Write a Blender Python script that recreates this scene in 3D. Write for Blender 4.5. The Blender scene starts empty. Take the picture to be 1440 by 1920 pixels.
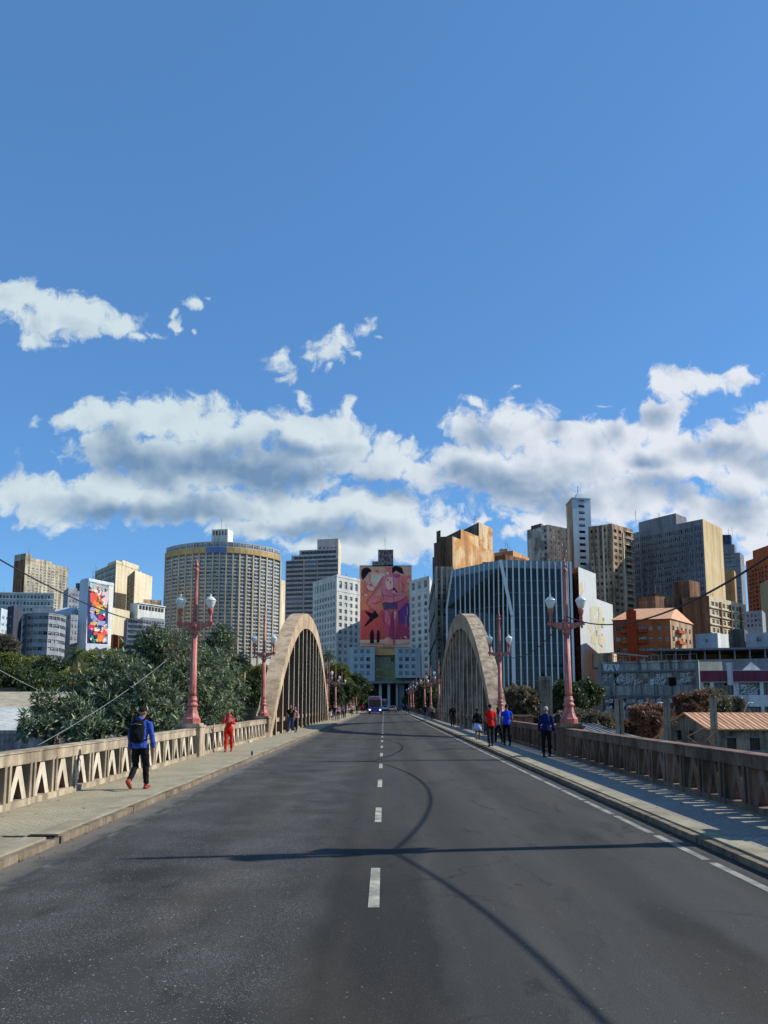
SUN_POWER = 4.0
EXPOSURE = 0.45
SKY_STRENGTH = 0.112
SKY_TINT = (.76, 1.08, 1.24, 1)
import bpy, bmesh, math, random
import numpy as np
from mathutils import Vector, Matrix, noise as mnoise
random.seed(7); rng = np.random.default_rng(7)
SC = bpy.context.scene
COL = SC.collection
R = math.radians
# ------------------------------------------------------------------ camera model (pixels of the 1440x1920 photograph)
TH = R(7.0); F = 1432.0; CX = 720.0; HZ = 1319.5
CY = HZ - F*math.tan(TH)
CAM = Vector((0, 0, 1.95))
def at(px, py, d):
    xc = (px-CX)/F; yc = (CY-py)/F
    y = math.cos(TH)-yc*math.sin(TH); z = math.sin(TH)+yc*math.cos(TH)
    t = d/y
    return Vector((xc*t, d, CAM.z+z*t))
def X(px, d, py=1250): return at(px, py, d).x
def Z(py, d): return at(720, py, d).z
# ------------------------------------------------------------------ light, sky
SUN_EL = R(35.8); SUN_AZ = math.atan2(0.991, 0.132)          # azimuth from +Y towards +X
SUN = Vector((math.cos(SUN_EL)*math.sin(SUN_AZ), math.cos(SUN_EL)*math.cos(SUN_AZ), math.sin(SUN_EL)))
# ------------------------------------------------------------------ materials
def lin(c):
    c = c/255.0
    return c/12.92 if c <= .04045 else ((c+.055)/1.055)**2.4
def RGB(r, g, b, k=1.0): return (min(1, lin(r)*k), min(1, lin(g)*k), min(1, lin(b)*k), 1)
MATS = {}
def newmat(name):
    m = bpy.data.materials.new(name); m.use_nodes = True
    nt = m.node_tree; nt.nodes.clear()
    out = nt.nodes.new('ShaderNodeOutputMaterial')
    b = nt.nodes.new('ShaderNodeBsdfPrincipled')
    nt.links.new(b.outputs[0], out.inputs[0])
    MATS[name] = m
    return m, nt, b, out
def nd(nt, typ, **kw):
    n = nt.nodes.new(typ)
    for k, v in kw.items():
        if k == 'i':
            for kk, vv in v.items():
                if hasattr(vv, 'is_output') or isinstance(vv, bpy.types.NodeSocket): nt.links.new(vv, n.inputs[kk])
                else: n.inputs[kk].default_value = vv
        else: setattr(n, k, v)
    return n
def ramp(nt, fac, stops):
    n = nt.nodes.new('ShaderNodeValToRGB'); nt.links.new(fac, n.inputs[0])
    e = n.color_ramp.elements
    while len(e) < len(stops): e.new(0.5)
    for k, (p, c) in enumerate(stops):
        e[k].position = p; e[k].color = c if isinstance(c, tuple) else (c, c, c, 1)
    return n.outputs[0]
def mixc(nt, fac, a, b, mode='MIX'):
    n = nt.nodes.new('ShaderNodeMix'); n.data_type = 'RGBA'; n.blend_type = mode
    for sock, v in ((n.inputs[0], fac), (n.inputs[6], a), (n.inputs[7], b)):
        if isinstance(v, bpy.types.NodeSocket): nt.links.new(v, sock)
        else: sock.default_value = v
    return n.outputs[2]
def mth(nt, op, a, b=None, c=None, clamp=False):
    n = nt.nodes.new('ShaderNodeMath'); n.operation = op; n.use_clamp = clamp
    for k, v in enumerate((a, b, c)):
        if v is None: continue
        if isinstance(v, bpy.types.NodeSocket): nt.links.new(v, n.inputs[k])
        else: n.inputs[k].default_value = v
    return n.outputs[0]
def pos(nt): return nt.nodes.new('ShaderNodeNewGeometry').outputs['Position']
def mapped(nt, vec, sc, loc=(0, 0, 0)):
    n = nt.nodes.new('ShaderNodeMapping'); nt.links.new(vec, n.inputs[0])
    n.inputs['Scale'].default_value = sc if isinstance(sc, tuple) else (sc, sc, sc); n.inputs['Location'].default_value = loc
    return n.outputs[0]
def nz(nt, vec, scale, detail=4, rough=.55, dist=0):
    n = nt.nodes.new('ShaderNodeTexNoise'); nt.links.new(vec, n.inputs['Vector'])
    n.inputs['Scale'].default_value = scale; n.inputs['Detail'].default_value = detail
    n.inputs['Roughness'].default_value = rough; n.inputs['Distortion'].default_value = dist
    return n.outputs[0]
def bump(nt, b, h, strength=.3, dist=.05):
    n = nt.nodes.new('ShaderNodeBump'); n.inputs['Strength'].default_value = strength; n.inputs['Distance'].default_value = dist
    nt.links.new(h, n.inputs['Height']); nt.links.new(n.outputs[0], b.inputs['Normal'])
def surf(name, col, rough=.85, stain=None, amt=.6, scale=.35, streak=0.0, streak_col=None, bmp=.15, spec=.25, fine=6.0, lo=.42, hi=.68):
    """weathered surface: blotches of a stain colour, vertical run-off streaks, fine grain"""
    if name in MATS: return MATS[name]
    m, nt, b, out = newmat(name)
    p = pos(nt)
    base = col
    n1 = nz(nt, p, scale, 6, .62, .3)
    if stain is None: stain = tuple(c*.6 for c in col[:3])+(1,)
    f = ramp(nt, n1, [(lo, 0.0), (hi, 1.0)])
    c = mixc(nt, mth(nt, 'MULTIPLY', f, amt), base, stain)
    if streak:
        sv = mapped(nt, p, (1.0, 1.0, .07))
        n2 = nz(nt, sv, scale*5, 5, .6)
        f2 = ramp(nt, n2, [(.44, 0.0), (.64, 1.0)])
        c = mixc(nt, mth(nt, 'MULTIPLY', f2, streak), c, streak_col or tuple(x*.35 for x in stain[:3])+(1,))
    n3 = nz(nt, p, fine, 3, .6)
    c = mixc(nt, .5, c, ramp(nt, n3, [(.25, .32), (.75, .68)]), 'OVERLAY')
    oi = nt.nodes.new('ShaderNodeObjectInfo')
    c = mixc(nt, mth(nt, 'MULTIPLY', oi.outputs['Random'], .22), c, tuple(x*.45 for x in stain[:3])+(1,))
    nt.links.new(c, b.inputs['Base Color'])
    b.inputs['Roughness'].default_value = rough; b.inputs['Specular IOR Level'].default_value = spec
    if bmp: bump(nt, b, n3, bmp, .04)
    return m
def plain(name, col, rough=.6, spec=.3, metal=0, var=.15):
    if name in MATS: return MATS[name]
    m, nt, b, out = newmat(name)
    n = nz(nt, pos(nt), 9, 3)
    c = mixc(nt, ramp(nt, n, [(.35, 0.0), (.7, 1.0)]), col, tuple(x*(1-var) for x in col[:3])+(1,))
    nt.links.new(c, b.inputs['Base Color'])
    b.inputs['Roughness'].default_value = rough; b.inputs['Specular IOR Level'].default_value = spec; b.inputs['Metallic'].default_value = metal
    return m
def glassy(name, col, rough=.12, spec=.6):
    if name in MATS: return MATS[name]
    m, nt, b, out = newmat(name)
    p = pos(nt)
    n = nz(nt, p, .8, 3)
    c = mixc(nt, ramp(nt, n, [(.3, 0.0), (.7, 1.0)]), col, tuple(x*.55 for x in col[:3])+(1,))
    nt.links.new(c, b.inputs['Base Color'])
    b.inputs['Roughness'].default_value = rough; b.inputs['Specular IOR Level'].default_value = spec
    bump(nt, b, nz(nt, p, .35, 2), .04, .3)
    return m
# ------------------------------------------------------------------ mesh building
class MB:
    def __init__(s): s.v = []; s.f = []; s.m = []; s.sm = []
    def quad(s, a, b, c, d, m=0): 
        k = len(s.v); s.v += [tuple(a), tuple(b), tuple(c), tuple(d)]; s.f.append((k, k+1, k+2, k+3)); s.m.append(m); s.sm.append(False)
    def poly(s, pts, m=0):
        k = len(s.v); s.v += [tuple(p) for p in pts]; s.f.append(tuple(range(k, k+len(pts)))); s.m.append(m); s.sm.append(False)
    def prism(s, pts, z0, z1, m=0, mtop=None, bottom=True):
        """pts: plan polygon, counter-clockwise from above"""
        n = len(pts); k = len(s.v)
        zt = z1 if isinstance(z1, (list, tuple)) else [z1]*n
        s.v += [(p[0], p[1], z0) for p in pts]+[(p[0], p[1], zt[i]) for i, p in enumerate(pts)]
        for i in range(n):
            j = (i+1) % n
            s.f.append((k+i, k+j, k+n+j, k+n+i)); s.m.append(m); s.sm.append(False)
        s.f.append(tuple(k+n+i for i in range(n))); s.m.append(m if mtop is None else mtop); s.sm.append(False)
        if bottom: s.f.append(tuple(k+n-1-i for i in range(n))); s.m.append(m); s.sm.append(False)
    def box(s, x0, y0, z0, x1, y1, z1, m=0, mtop=None):
        s.prism([(x0, y0), (x1, y0), (x1, y1), (x0, y1)], z0, z1, m, mtop)
    def obox(s, c, ax, ay, az, m=0):
        """box by centre and three half axes"""
        c, ax, ay, az = Vector(c), Vector(ax), Vector(ay), Vector(az)
        k = len(s.v)
        for dz in (-1, 1):
            for dx, dy in ((-1, -1), (1, -1), (1, 1), (-1, 1)): s.v.append(tuple(c+ax*dx+ay*dy+az*dz))
        for f in ((3, 2, 1, 0), (4, 5, 6, 7), (0, 1, 5, 4), (1, 2, 6, 5), (2, 3, 7, 6), (3, 0, 4, 7)):
            s.f.append(tuple(k+i for i in f)); s.m.append(m); s.sm.append(False)
    def bar(s, a, b, w, h=None, m=0, up=(0, 0, 1)):
        a, b = Vector(a), Vector(b); d = b-a; L = d.length
        if L < 1e-6: return
        d /= L; u = Vector(up)
        if abs(d.dot(u)) > .95: u = Vector((0, 1, 0))
        sd = d.cross(u).normalized(); u = sd.cross(d)
        s.obox((a+b)/2, d*L/2, sd*w/2, u*(h or w)/2, m)
    def tube(s, pts, rads, n=8, m=0, cap=True, smooth=True, ell=None):
        pts = [Vector(p) for p in pts]; k = len(s.v); N = len(pts)
        up = None
        for i, p in enumerate(pts):
            t = (pts[min(i+1, N-1)]-pts[max(i-1, 0)])
            t = t.normalized() if t.length > 1e-9 else Vector((0, 0, 1))
            if up is None: up = Vector((1, 0, 0)) if abs(t.x) < .9 else Vector((0, 1, 0))
            a = (up-t*up.dot(t)).normalized(); b = t.cross(a); up = a
            r = rads[i] if isinstance(rads, (list, tuple)) else rads
            ra, rb = r if isinstance(r, (list, tuple)) else (r, r)
            for j in range(n):
                an = 2*math.pi*j/n
                s.v.append(tuple(p+a*(ra*math.cos(an))+b*(rb*math.sin(an))))
        for i in range(N-1):
            for j in range(n):
                j2 = (j+1) % n
                s.f.append((k+i*n+j, k+i*n+j2, k+(i+1)*n+j2, k+(i+1)*n+j)); s.m.append(m); s.sm.append(smooth)
        if cap:
            s.f.append(tuple(k+n-1-j for j in range(n))); s.m.append(m); s.sm.append(False)
            s.f.append(tuple(k+(N-1)*n+j for j in range(n))); s.m.append(m); s.sm.append(False)
    def lathe(s, prof, c=(0, 0, 0), n=16, m=0, smooth=True, flute=0, fl_n=8):
        """prof: (radius, z) from bottom to top"""
        k = len(s.v); N = len(prof)
        for r, z in prof:
            for j in range(n):
                an = 2*math.pi*(j+.5)/n
                rr = r*(1-flute*(.5-.5*math.cos(an*fl_n))) if flute else r
                s.v.append((c[0]+rr*math.cos(an), c[1]+rr*math.sin(an), c[2]+z))
        for i in range(N-1):
            for j in range(n):
                j2 = (j+1) % n
                s.f.append((k+i*n+j, k+i*n+j2, k+(i+1)*n+j2, k+(i+1)*n+j)); s.m.append(m); s.sm.append(smooth)
        s.f.append(tuple(k+n-1-j for j in range(n))); s.m.append(m); s.sm.append(False)
        s.f.append(tuple(k+(N-1)*n+j for j in range(n))); s.m.append(m); s.sm.append(False)
    def ball(s, c, r, n=10, k=6, m=0):
        rx, ry, rz = r if isinstance(r, (list, tuple)) else (r, r, r)
        b = len(s.v)
        for i in range(1, k):
            t = math.pi*i/k
            for j in range(n):
                a = 2*math.pi*j/n
                s.v.append((c[0]+rx*math.sin(t)*math.cos(a), c[1]+ry*math.sin(t)*math.sin(a), c[2]-rz*math.cos(t)))
        lo, hi = len(s.v), len(s.v)+1
        s.v += [(c[0], c[1], c[2]-rz), (c[0], c[1], c[2]+rz)]
        for i in range(k-2):
            for j in range(n):
                j2 = (j+1) % n
                s.f.append((b+i*n+j, b+i*n+j2, b+(i+1)*n+j2, b+(i+1)*n+j)); s.m.append(m); s.sm.append(True)
        for j in range(n):
            j2 = (j+1) % n
            s.f.append((b+j2, b+j, lo)); s.m.append(m); s.sm.append(True)
            s.f.append((b+(k-2)*n+j, b+(k-2)*n+j2, hi)); s.m.append(m); s.sm.append(True)
    def build(s, name, mats, parent=None, origin=None):
        if not isinstance(mats, (list, tuple)): mats = [mats]
        me = bpy.data.meshes.new(name)
        o = bpy.data.objects.new(name, me); COL.objects.link(o)
        org = Vector(origin) if origin is not None else None
        if parent is not None:
            o.parent = parent
            off = Vector(WORLD.get(parent.name, parent.location))
        else: off = Vector((0, 0, 0))
        if org is not None: o.location = org-off; off = org
        WORLD[o.name] = tuple(off)
        ox, oy, oz = off
        me.from_pydata([(a-ox, b-oy, c-oz) for a, b, c in s.v], [], s.f)
        for m in mats: me.materials.append(m)
        me.polygons.foreach_set('material_index', s.m)
        me.polygons.foreach_set('use_smooth', s.sm)
        me.update()
        return o
WORLD = {}                     # world position of each object's own origin
def tag(o, label=None, cat=None, group=None, kind=None):
    if label: o['label'] = label
    if cat: o['category'] = cat
    if group: o['group'] = group
    if kind: o['kind'] = kind
    return o
def empty(name, loc, label=None, cat=None, group=None, rz=0):
    o = bpy.data.objects.new(name, None); COL.objects.link(o)
    o.location = loc; o.rotation_euler = (0, 0, rz); o.empty_display_size = .3
    WORLD[o.name] = tuple(loc)
    return tag(o, label, cat, group)
def copy_tree(o, parent=None):
    c = o.copy(); COL.objects.link(c)
    if parent is not None: c.parent = parent
    WORLD[c.name] = WORLD.get(o.name, (0, 0, 0))
    for ch in list(KIDS.get(o.name, ())) or [q for q in o.children]: copy_tree(ch, c)
    return c
KIDS = {}
# ================================================================== camera, sun, sky
cam = bpy.data.cameras.new('camera'); camo = bpy.data.objects.new('camera', cam); COL.objects.link(camo)
cam.sensor_fit = 'HORIZONTAL'; cam.sensor_width = 36; cam.lens = 36*F/1440
cam.shift_y = (CY-960)/1440; cam.clip_end = 8000; cam.clip_start = .1
camo.location = CAM; camo.rotation_euler = (R(90)+TH, 0, 0)
SC.camera = camo
sun = bpy.data.lights.new('sun', 'SUN'); suno = bpy.data.objects.new('sun', sun); COL.objects.link(suno)
sun.energy = SUN_POWER; sun.angle = R(.5); sun.color = (1, .95, .87)
suno.rotation_euler = SUN.to_track_quat('Z', 'Y').to_euler(); suno.location = (60, 10, 60)
SC.view_settings.view_transform = 'Standard'; SC.view_settings.look = 'None'
SC.view_settings.exposure = EXPOSURE; SC.view_settings.gamma = 1; SC.view_settings.use_curve_mapping = False
SC.cycles.use_denoising = True
SC.cycles.max_bounces = 6; SC.cycles.diffuse_bounces = 3; SC.cycles.glossy_bounces = 3; SC.cycles.transmission_bounces = 4
SC.cycles.caustics_reflective = False; SC.cycles.caustics_refractive = False

def uv_of(px, py):
    d = at(px, py, 1.0)-Vector((0, 0, CAM.z)); return d.x, d.z
CLOUDS = [(30,560,78,50),(95,595,85,52),(165,605,85,36),(215,615,48,24),(70,635,40,22),(255,632,22,10),
 (290,625,27,11),(330,607,16,15),(362,574,17,16),(393,562,9,6),(366,620,8,7),(320,590,8,5),
 (520,672,30,26),(530,704,20,13),(610,655,48,36),(638,640,28,28),(580,663,34,16),(685,618,17,17),(708,635,11,5),(667,668,13,12),(620,690,14,10),
 (170,782,68,42),(250,790,85,55),(325,782,80,56),(405,800,85,58),(485,806,80,44),(560,808,80,48),(640,822,80,62),(720,862,90,58),(795,882,62,40),
 (350,868,210,68),(500,876,190,66),(205,845,95,55),(572,750,22,22),(655,775,20,28),(80,785,12,16),
 (40,915,92,50),(100,950,95,48),(200,922,105,55),(300,935,150,48),(430,945,135,44),(560,960,200,50),(700,965,180,55),(785,1005,110,50),(660,1025,150,42),(120,985,40,18),(480,985,110,24),(600,1030,60,16),
 (880,800,62,48),(945,790,62,48),(1000,812,90,54),(1080,812,90,48),(1165,812,85,44),(1240,795,66,62),(1262,735,55,52),(1315,714,78,32),(1388,710,42,27),
 (1100,862,220,74),(900,872,125,62),(1250,862,160,62),(1385,835,85,62),(1435,800,65,58),(1405,895,130,62),(1000,902,160,62),(1150,942,210,62),(1350,962,170,62),(1050,965,110,36),(1425,1010,70,44),
 (885,750,27,12),(905,762,14,9),(975,726,13,6),(1120,750,23,5),(772,828,18,10),(930,930,14,14),(955,995,28,15),(910,968,24,10),(890,985,12,6),
 (-140,880,150,80),(-320,760,190,60),(1640,860,180,90),(1850,760,180,60),(1600,640,110,40),(-500,560,160,50),(2200,880,250,80),(-700,900,250,80)]
GREYS = [(430,862,190,46),(520,884,130,40),(250,852,95,34),(200,950,110,26),(330,952,130,26),(900,806,44,28),(950,900,150,42),(860,880,60,22),
 (1138,822,20,22),(1045,806,18,9),(1340,852,80,30),(1412,868,55,20),(1240,932,110,26),(1222,770,40,20),(1382,952,50,30),(1050,935,90,24),(620,995,120,18),(560,840,80,20),(700,925,70,18),(1215,875,40,12),(-140,910,120,40),(1640,900,150,40)]
def make_world():
    w = bpy.data.worlds.new('World'); SC.world = w; w.use_nodes = True
    nt = w.node_tree; nt.nodes.clear()
    L = nt.links
    out = nt.nodes.new('ShaderNodeOutputWorld')
    sky = nt.nodes.new('ShaderNodeTexSky'); sky.sky_type = 'NISHITA'; sky.sun_disc = False
    sky.sun_elevation = SUN_EL; sky.sun_rotation = SUN_AZ; sky.altitude = 850; sky.air_density = 1.0; sky.dust_density = .0; sky.ozone_density = 3.2
    skyc = mixc(nt, 1.0, sky.outputs[0], SKY_TINT, 'MULTIPLY')
    skyc = mixc(nt, .5, skyc, (.66, 1.79, 4.05, 1))        # evens out the clear-air gradient a little
    bg = nd(nt, 'ShaderNodeBackground', i={0: skyc, 1: SKY_STRENGTH})
    # direction -> tangent plane coordinates of the sky ahead (mirrored behind)
    tc = nt.nodes.new('ShaderNodeTexCoord'); sx = nd(nt, 'ShaderNodeSeparateXYZ', i={0: tc.outputs['Generated']})
    ay = mth(nt, 'MAXIMUM', mth(nt, 'ABSOLUTE', sx.outputs[1]), .12)
    u = mth(nt, 'DIVIDE', sx.outputs[0], ay); v = mth(nt, 'DIVIDE', sx.outputs[2], ay)
    P = nd(nt, 'ShaderNodeCombineXYZ', i={0: u, 1: v, 2: mth(nt, 'MULTIPLY', mth(nt, 'LESS_THAN', sx.outputs[1], 0), 3.7)}).outputs[0]
    def group(name, blobs, detail):
        g = bpy.data.node_groups.new(name, 'ShaderNodeTree')
        g.interface.new_socket('P', in_out='INPUT', socket_type='NodeSocketVector')
        g.interface.new_socket('D', in_out='OUTPUT', socket_type='NodeSocketFloat')
        g.interface.new_socket('N', in_out='OUTPUT', socket_type='NodeSocketFloat')
        gi = g.nodes.new('NodeGroupInput'); go = g.nodes.new('NodeGroupOutput')
        p = gi.outputs[0]
        def noise3(scale, det, amp, vec, rough=.55):
            n = g.nodes.new('ShaderNodeTexNoise'); g.links.new(vec, n.inputs['Vector']); n.inputs['Scale'].default_value = scale
            n.inputs['Detail'].default_value = det; n.inputs['Roughness'].default_value = rough
            m = nd(g, 'ShaderNodeVectorMath', operation='MULTIPLY_ADD', i={0: n.outputs['Color'], 1: (amp, amp, 0), 2: (-amp/2, -amp/2, 0)})
            return nd(g, 'ShaderNodeVectorMath', operation='ADD', i={0: p, 1: m.outputs[0]}).outputs[0], n.outputs[0]
        q = p
        if detail:
            a, _ = noise3(9, 3, .05, p)
            n2 = g.nodes.new('ShaderNodeTexNoise'); g.links.new(p, n2.inputs['Vector']); n2.inputs['Scale'].default_value = 34; n2.inputs['Detail'].default_value = 4
            m2 = nd(g, 'ShaderNodeVectorMath', operation='MULTIPLY_ADD', i={0: n2.outputs['Color'], 1: (.024, .024, 0), 2: (-.012, -.012, 0)})
            q = nd(g, 'ShaderNodeVectorMath', operation='ADD', i={0: a, 1: m2.outputs[0]}).outputs[0]
        else:
            q, _ = noise3(8, 4, .09, p)
        flat = nd(g, 'ShaderNodeVectorMath', operation='MULTIPLY', i={0: q, 1: (1, 1, 0)}).outputs[0]
        cur = None
        for (px, py, rx, ry) in blobs:
            cu, cv = uv_of(px, py); ru, rv = rx/1440*.98, ry/1440*.98
            ma = nd(g, 'ShaderNodeVectorMath', operation='MULTIPLY_ADD', i={0: flat, 1: (1/ru, 1/rv, 1), 2: (-cu/ru, -cv/rv, 0)})
            ln = nd(g, 'ShaderNodeVectorMath', operation='LENGTH', i={0: ma.outputs[0]})
            k = min(1.15, (math.sqrt(rx*ry)/52)**.55)
            e = mth(g, 'MULTIPLY_ADD', ln.outputs['Value'], k, -k)
            cur = e if cur is None else mth(g, 'SMOOTH_MIN', cur, e, .22)
        D = mth(g, 'MULTIPLY', cur, -1.0)
        N = None
        if detail:
            n = g.nodes.new('ShaderNodeTexNoise'); g.links.new(q, n.inputs['Vector']); n.inputs['Scale'].default_value = 30
            n.inputs['Detail'].default_value = 9; n.inputs['Roughness'].default_value = .62
            N = n.outputs[0]
            g.links.new(D, go.inputs[1])
            D = mth(g, 'ADD', D, mth(g, 'MULTIPLY', mth(g, 'SUBTRACT', N, .525), 2.5))
        g.links.new(D, go.inputs[0])
        return g
    gD = group('cloud_density', CLOUDS, True); gG = group('cloud_shade', GREYS, False)
    def use(g, vec):
        n = nt.nodes.new('ShaderNodeGroup'); n.node_tree = g; L.new(vec, n.inputs[0]); return n
    a = use(gD, P)
    P2 = nd(nt, 'ShaderNodeVectorMath', operation='ADD', i={0: P, 1: (.012, .016, 0)}).outputs[0]
    b = use(gD, P2)
    s = use(gG, P)
    def sstep(x, lo, hi):
        n = nt.nodes.new('ShaderNodeMapRange'); n.interpolation_type = 'SMOOTHSTEP'; L.new(x, n.inputs[0]); n.inputs[1].default_value = lo; n.inputs[2].default_value = hi
        return n.outputs[0]
    alpha = mth(nt, 'POWER', sstep(a.outputs[0], -.12, .46), .85)
    nr1 = nz(nt, P, 19, 4, .5, .4); P3 = nd(nt, 'ShaderNodeVectorMath', operation='ADD', i={0: P, 1: (.010, .018, 0)}).outputs[0]; nr2 = nz(nt, P3, 19, 4, .5, .4)
    relief = mth(nt, 'MULTIPLY', mth(nt, 'SUBTRACT', nr2, nr1), .9)
    deep = mth(nt, 'MULTIPLY', sstep(b.outputs[1], .25, 1.0), .09)
    gs = mth(nt, 'MULTIPLY', sstep(s.outputs[0], -.8, .75), .84)
    gs = mth(nt, 'MULTIPLY', gs, mth(nt, 'MULTIPLY_ADD', sstep(u, -.1, .35), -.28, 1.0))
    g = mth(nt, 'ADD', mth(nt, 'ADD', relief, deep), gs, clamp=True)
    # thicker and greyer to the left of the picture, whiter on the sun's side
    side = sstep(u, -.3, .35)
    white = mixc(nt, side, (.46, .545, .59, 1), (.56, .595, .65, 1))
    cc = mixc(nt, g, white, (.125, .215, .345, 1))
    bgc = nd(nt, 'ShaderNodeBackground', i={0: cc, 1: 1.0})
    # clouds only above the horizon
    alpha = mth(nt, 'MULTIPLY', alpha, sstep(v, .0, .03))
    ms = nt.nodes.new('ShaderNodeMixShader'); L.new(alpha, ms.inputs[0]); L.new(bg.outputs[0], ms.inputs[1]); L.new(bgc.outputs[0], ms.inputs[2])
    L.new(ms.outputs[0], out.inputs[0])
    w.cycles.sampling_method = 'MANUAL'; w.cycles.sample_map_resolution = 512
make_world()
# ================================================================== ground, deck, road
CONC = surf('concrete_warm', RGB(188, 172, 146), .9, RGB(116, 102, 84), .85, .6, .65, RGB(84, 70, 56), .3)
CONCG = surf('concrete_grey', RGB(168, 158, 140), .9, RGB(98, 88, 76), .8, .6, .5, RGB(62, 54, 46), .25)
CONCD = surf('concrete_side_shade', RGB(122, 92, 72), .9, RGB(84, 60, 48), .7, .6, .5, RGB(50, 38, 30), .25)  # brown copy: shade of the side faces put into the colour
CONCR = surf('concrete_right_shade', RGB(138, 112, 94), .9, RGB(80, 62, 52), .85, .7, .6, RGB(40, 32, 28), .3)  # darker copy: the right side's shade put into the concrete colour
CONCL = surf('concrete_lit', RGB(214, 203, 180), .9, RGB(160, 146, 124), .6, .8, .3, RGB(120, 100, 74), .25)  # paler copy: light on fronts and inner edges put into the colour
KERBM = surf('kerb_concrete', RGB(170, 162, 136), .9, RGB(116, 106, 86), .7, 1.1, 0, None, .3)
def make_asphalt():
    m, nt, b, out = newmat('asphalt')
    p = pos(nt); sx = nd(nt, 'ShaderNodeSeparateXYZ', i={0: p}); x, y = sx.outputs[0], sx.outputs[1]
    long = mapped(nt, p, (1, .12, 1))
    nl = nz(nt, long, .9, 6, .65)
    c = mixc(nt, ramp(nt, nl, [(.3, 0.0), (.7, 1.0)]), (.050, .0485, .045, 1), (.080, .0775, .070, 1))
    # old coarse lane on the left, smooth resurfaced strip along the middle
    edge = mth(nt, 'ADD', x, mth(nt, 'MULTIPLY', mth(nt, 'SUBTRACT', nz(nt, mapped(nt, p, (1, .5, 1)), 1.2, 5, .65), .5), .55))
    left = ramp(nt, mth(nt, 'MULTIPLY_ADD', edge, -1.0, -.15), [(.40, 0.0), (.75, 1.0)])
    c = mixc(nt, mth(nt, 'MULTIPLY', left, .75), c, (.051, .0505, .048, 1))
    mid = ramp(nt, mth(nt, 'ABSOLUTE', mth(nt, 'ADD', edge, .05)), [(.42, 1.0), (.62, 0.0)])
    ny = mth(nt, 'ADD', y, mth(nt, 'MULTIPLY', nz(nt, p, .5, 5, .6), 7.0))
    near = ramp(nt, mth(nt, 'MULTIPLY', ny, .04), [(.44, 1.0), (.78, .25)])
    mid = mth(nt, 'MULTIPLY', mid, near)
    c = mixc(nt, mth(nt, 'MULTIPLY', mid, .85), c, (.027, .0262, .0245, 1))
    warm = ramp(nt, nz(nt, mapped(nt, p, (1, .2, 1), (7, 3, 0)), .7, 5, .6), [(.5, 0.0), (.72, 1.0)])
    c = mixc(nt, mth(nt, 'MULTIPLY', warm, .6), c, (.078, .067, .048, 1))
    dk = ramp(nt, nz(nt, mapped(nt, p, (1, .35, 1), (2, 9, 0)), .55, 5, .6), [(.56, 0.0), (.72, 1.0)])
    c = mixc(nt, mth(nt, 'MULTIPLY', dk, .75), c, (.019, .0185, .017, 1))
    st = ramp(nt, nz(nt, mapped(nt, p, (1.6, .5, 1), (4, 1, 0)), .8, 6, .7, 1.2), [(.60, 0.0), (.68, 1.0)])
    c = mixc(nt, mth(nt, 'MULTIPLY', st, .55), c, (.017, .017, .016, 1))                  # oil and tyre stains
    tk = nt.nodes.new('ShaderNodeTexWave'); tk.bands_direction = 'X'; tk.inputs['Scale'].default_value = .19; tk.inputs['Distortion'].default_value = 2.2; tk.inputs['Detail'].default_value = 3; tk.inputs['Detail Scale'].default_value = .5; nt.links.new(mapped(nt, p, (1, .08, 1)), tk.inputs['Vector'])
    c = mixc(nt, mth(nt, 'MULTIPLY', ramp(nt, tk.outputs[1], [(.45, 0.0), (.9, 1.0)]), .35), c, (.027, .026, .023, 1))   # wheel tracks
    # aggregate: pale chips
    g = nz(nt, p, 130, 2, .7)
    c = mixc(nt, .55, c, ramp(nt, g, [(.3, .25), (.7, .75)]), 'OVERLAY')
    def chips(scale, thr, keep, mask, col, amt):
        nonlocal c
        v = nt.nodes.new('ShaderNodeTexVoronoi'); nt.links.new(p, v.inputs['Vector']); v.inputs['Scale'].default_value = scale
        near = mth(nt, 'LESS_THAN', v.outputs['Distance'], thr)
        sc = nd(nt, 'ShaderNodeSeparateXYZ', i={0: v.outputs['Color']})
        k = mth(nt, 'GREATER_THAN', sc.outputs[0], keep)
        f = mth(nt, 'MULTIPLY', mth(nt, 'MULTIPLY', near, k), mth(nt, 'MULTIPLY', mask, amt))
        c = mixc(nt, f, c, col)
    patch = ramp(nt, nz(nt, p, .9, 5, .6), [(.42, 0.0), (.62, 1.0)])
    one = 1.0
    chips(105, .40, .35, mth(nt, 'MULTIPLY_ADD', mth(nt, 'MULTIPLY', left, patch), .9, .06), (.33, .33, .31, 1), .55)
    chips(70, .28, .82, mth(nt, 'MULTIPLY_ADD', left, .7, .2), (.40, .39, .37, 1), .7)
    chips(20, .16, .93, mth(nt, 'MULTIPLY_ADD', left, .6, .4), (.45, .44, .42, 1), .75)
    # grit along the left kerb, damp dust along the right
    gx = mth(nt, 'ADD', x, mth(nt, 'MULTIPLY', mth(nt, 'SUBTRACT', nz(nt, p, 1.3, 6, .7), .5), 1.2))
    grit = ramp(nt, mth(nt, 'MULTIPLY_ADD', gx, -1.0, -3.5), [(.38, 0.0), (.9, 1.0)])
    c = mixc(nt, mth(nt, 'MULTIPLY', grit, .75), c, (.19, .17, .135, 1))
    gr2 = ramp(nt, mth(nt, 'ADD', gx, -3.55), [(.45, 0.0), (.95, 1.0)])
    c = mixc(nt, mth(nt, 'MULTIPLY', gr2, .5), c, (.13, .12, .10, 1))
    # hairline cracks
    cv = nt.nodes.new('ShaderNodeTexVoronoi'); cv.feature = 'DISTANCE_TO_EDGE'; cv.inputs['Scale'].default_value = .33
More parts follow.
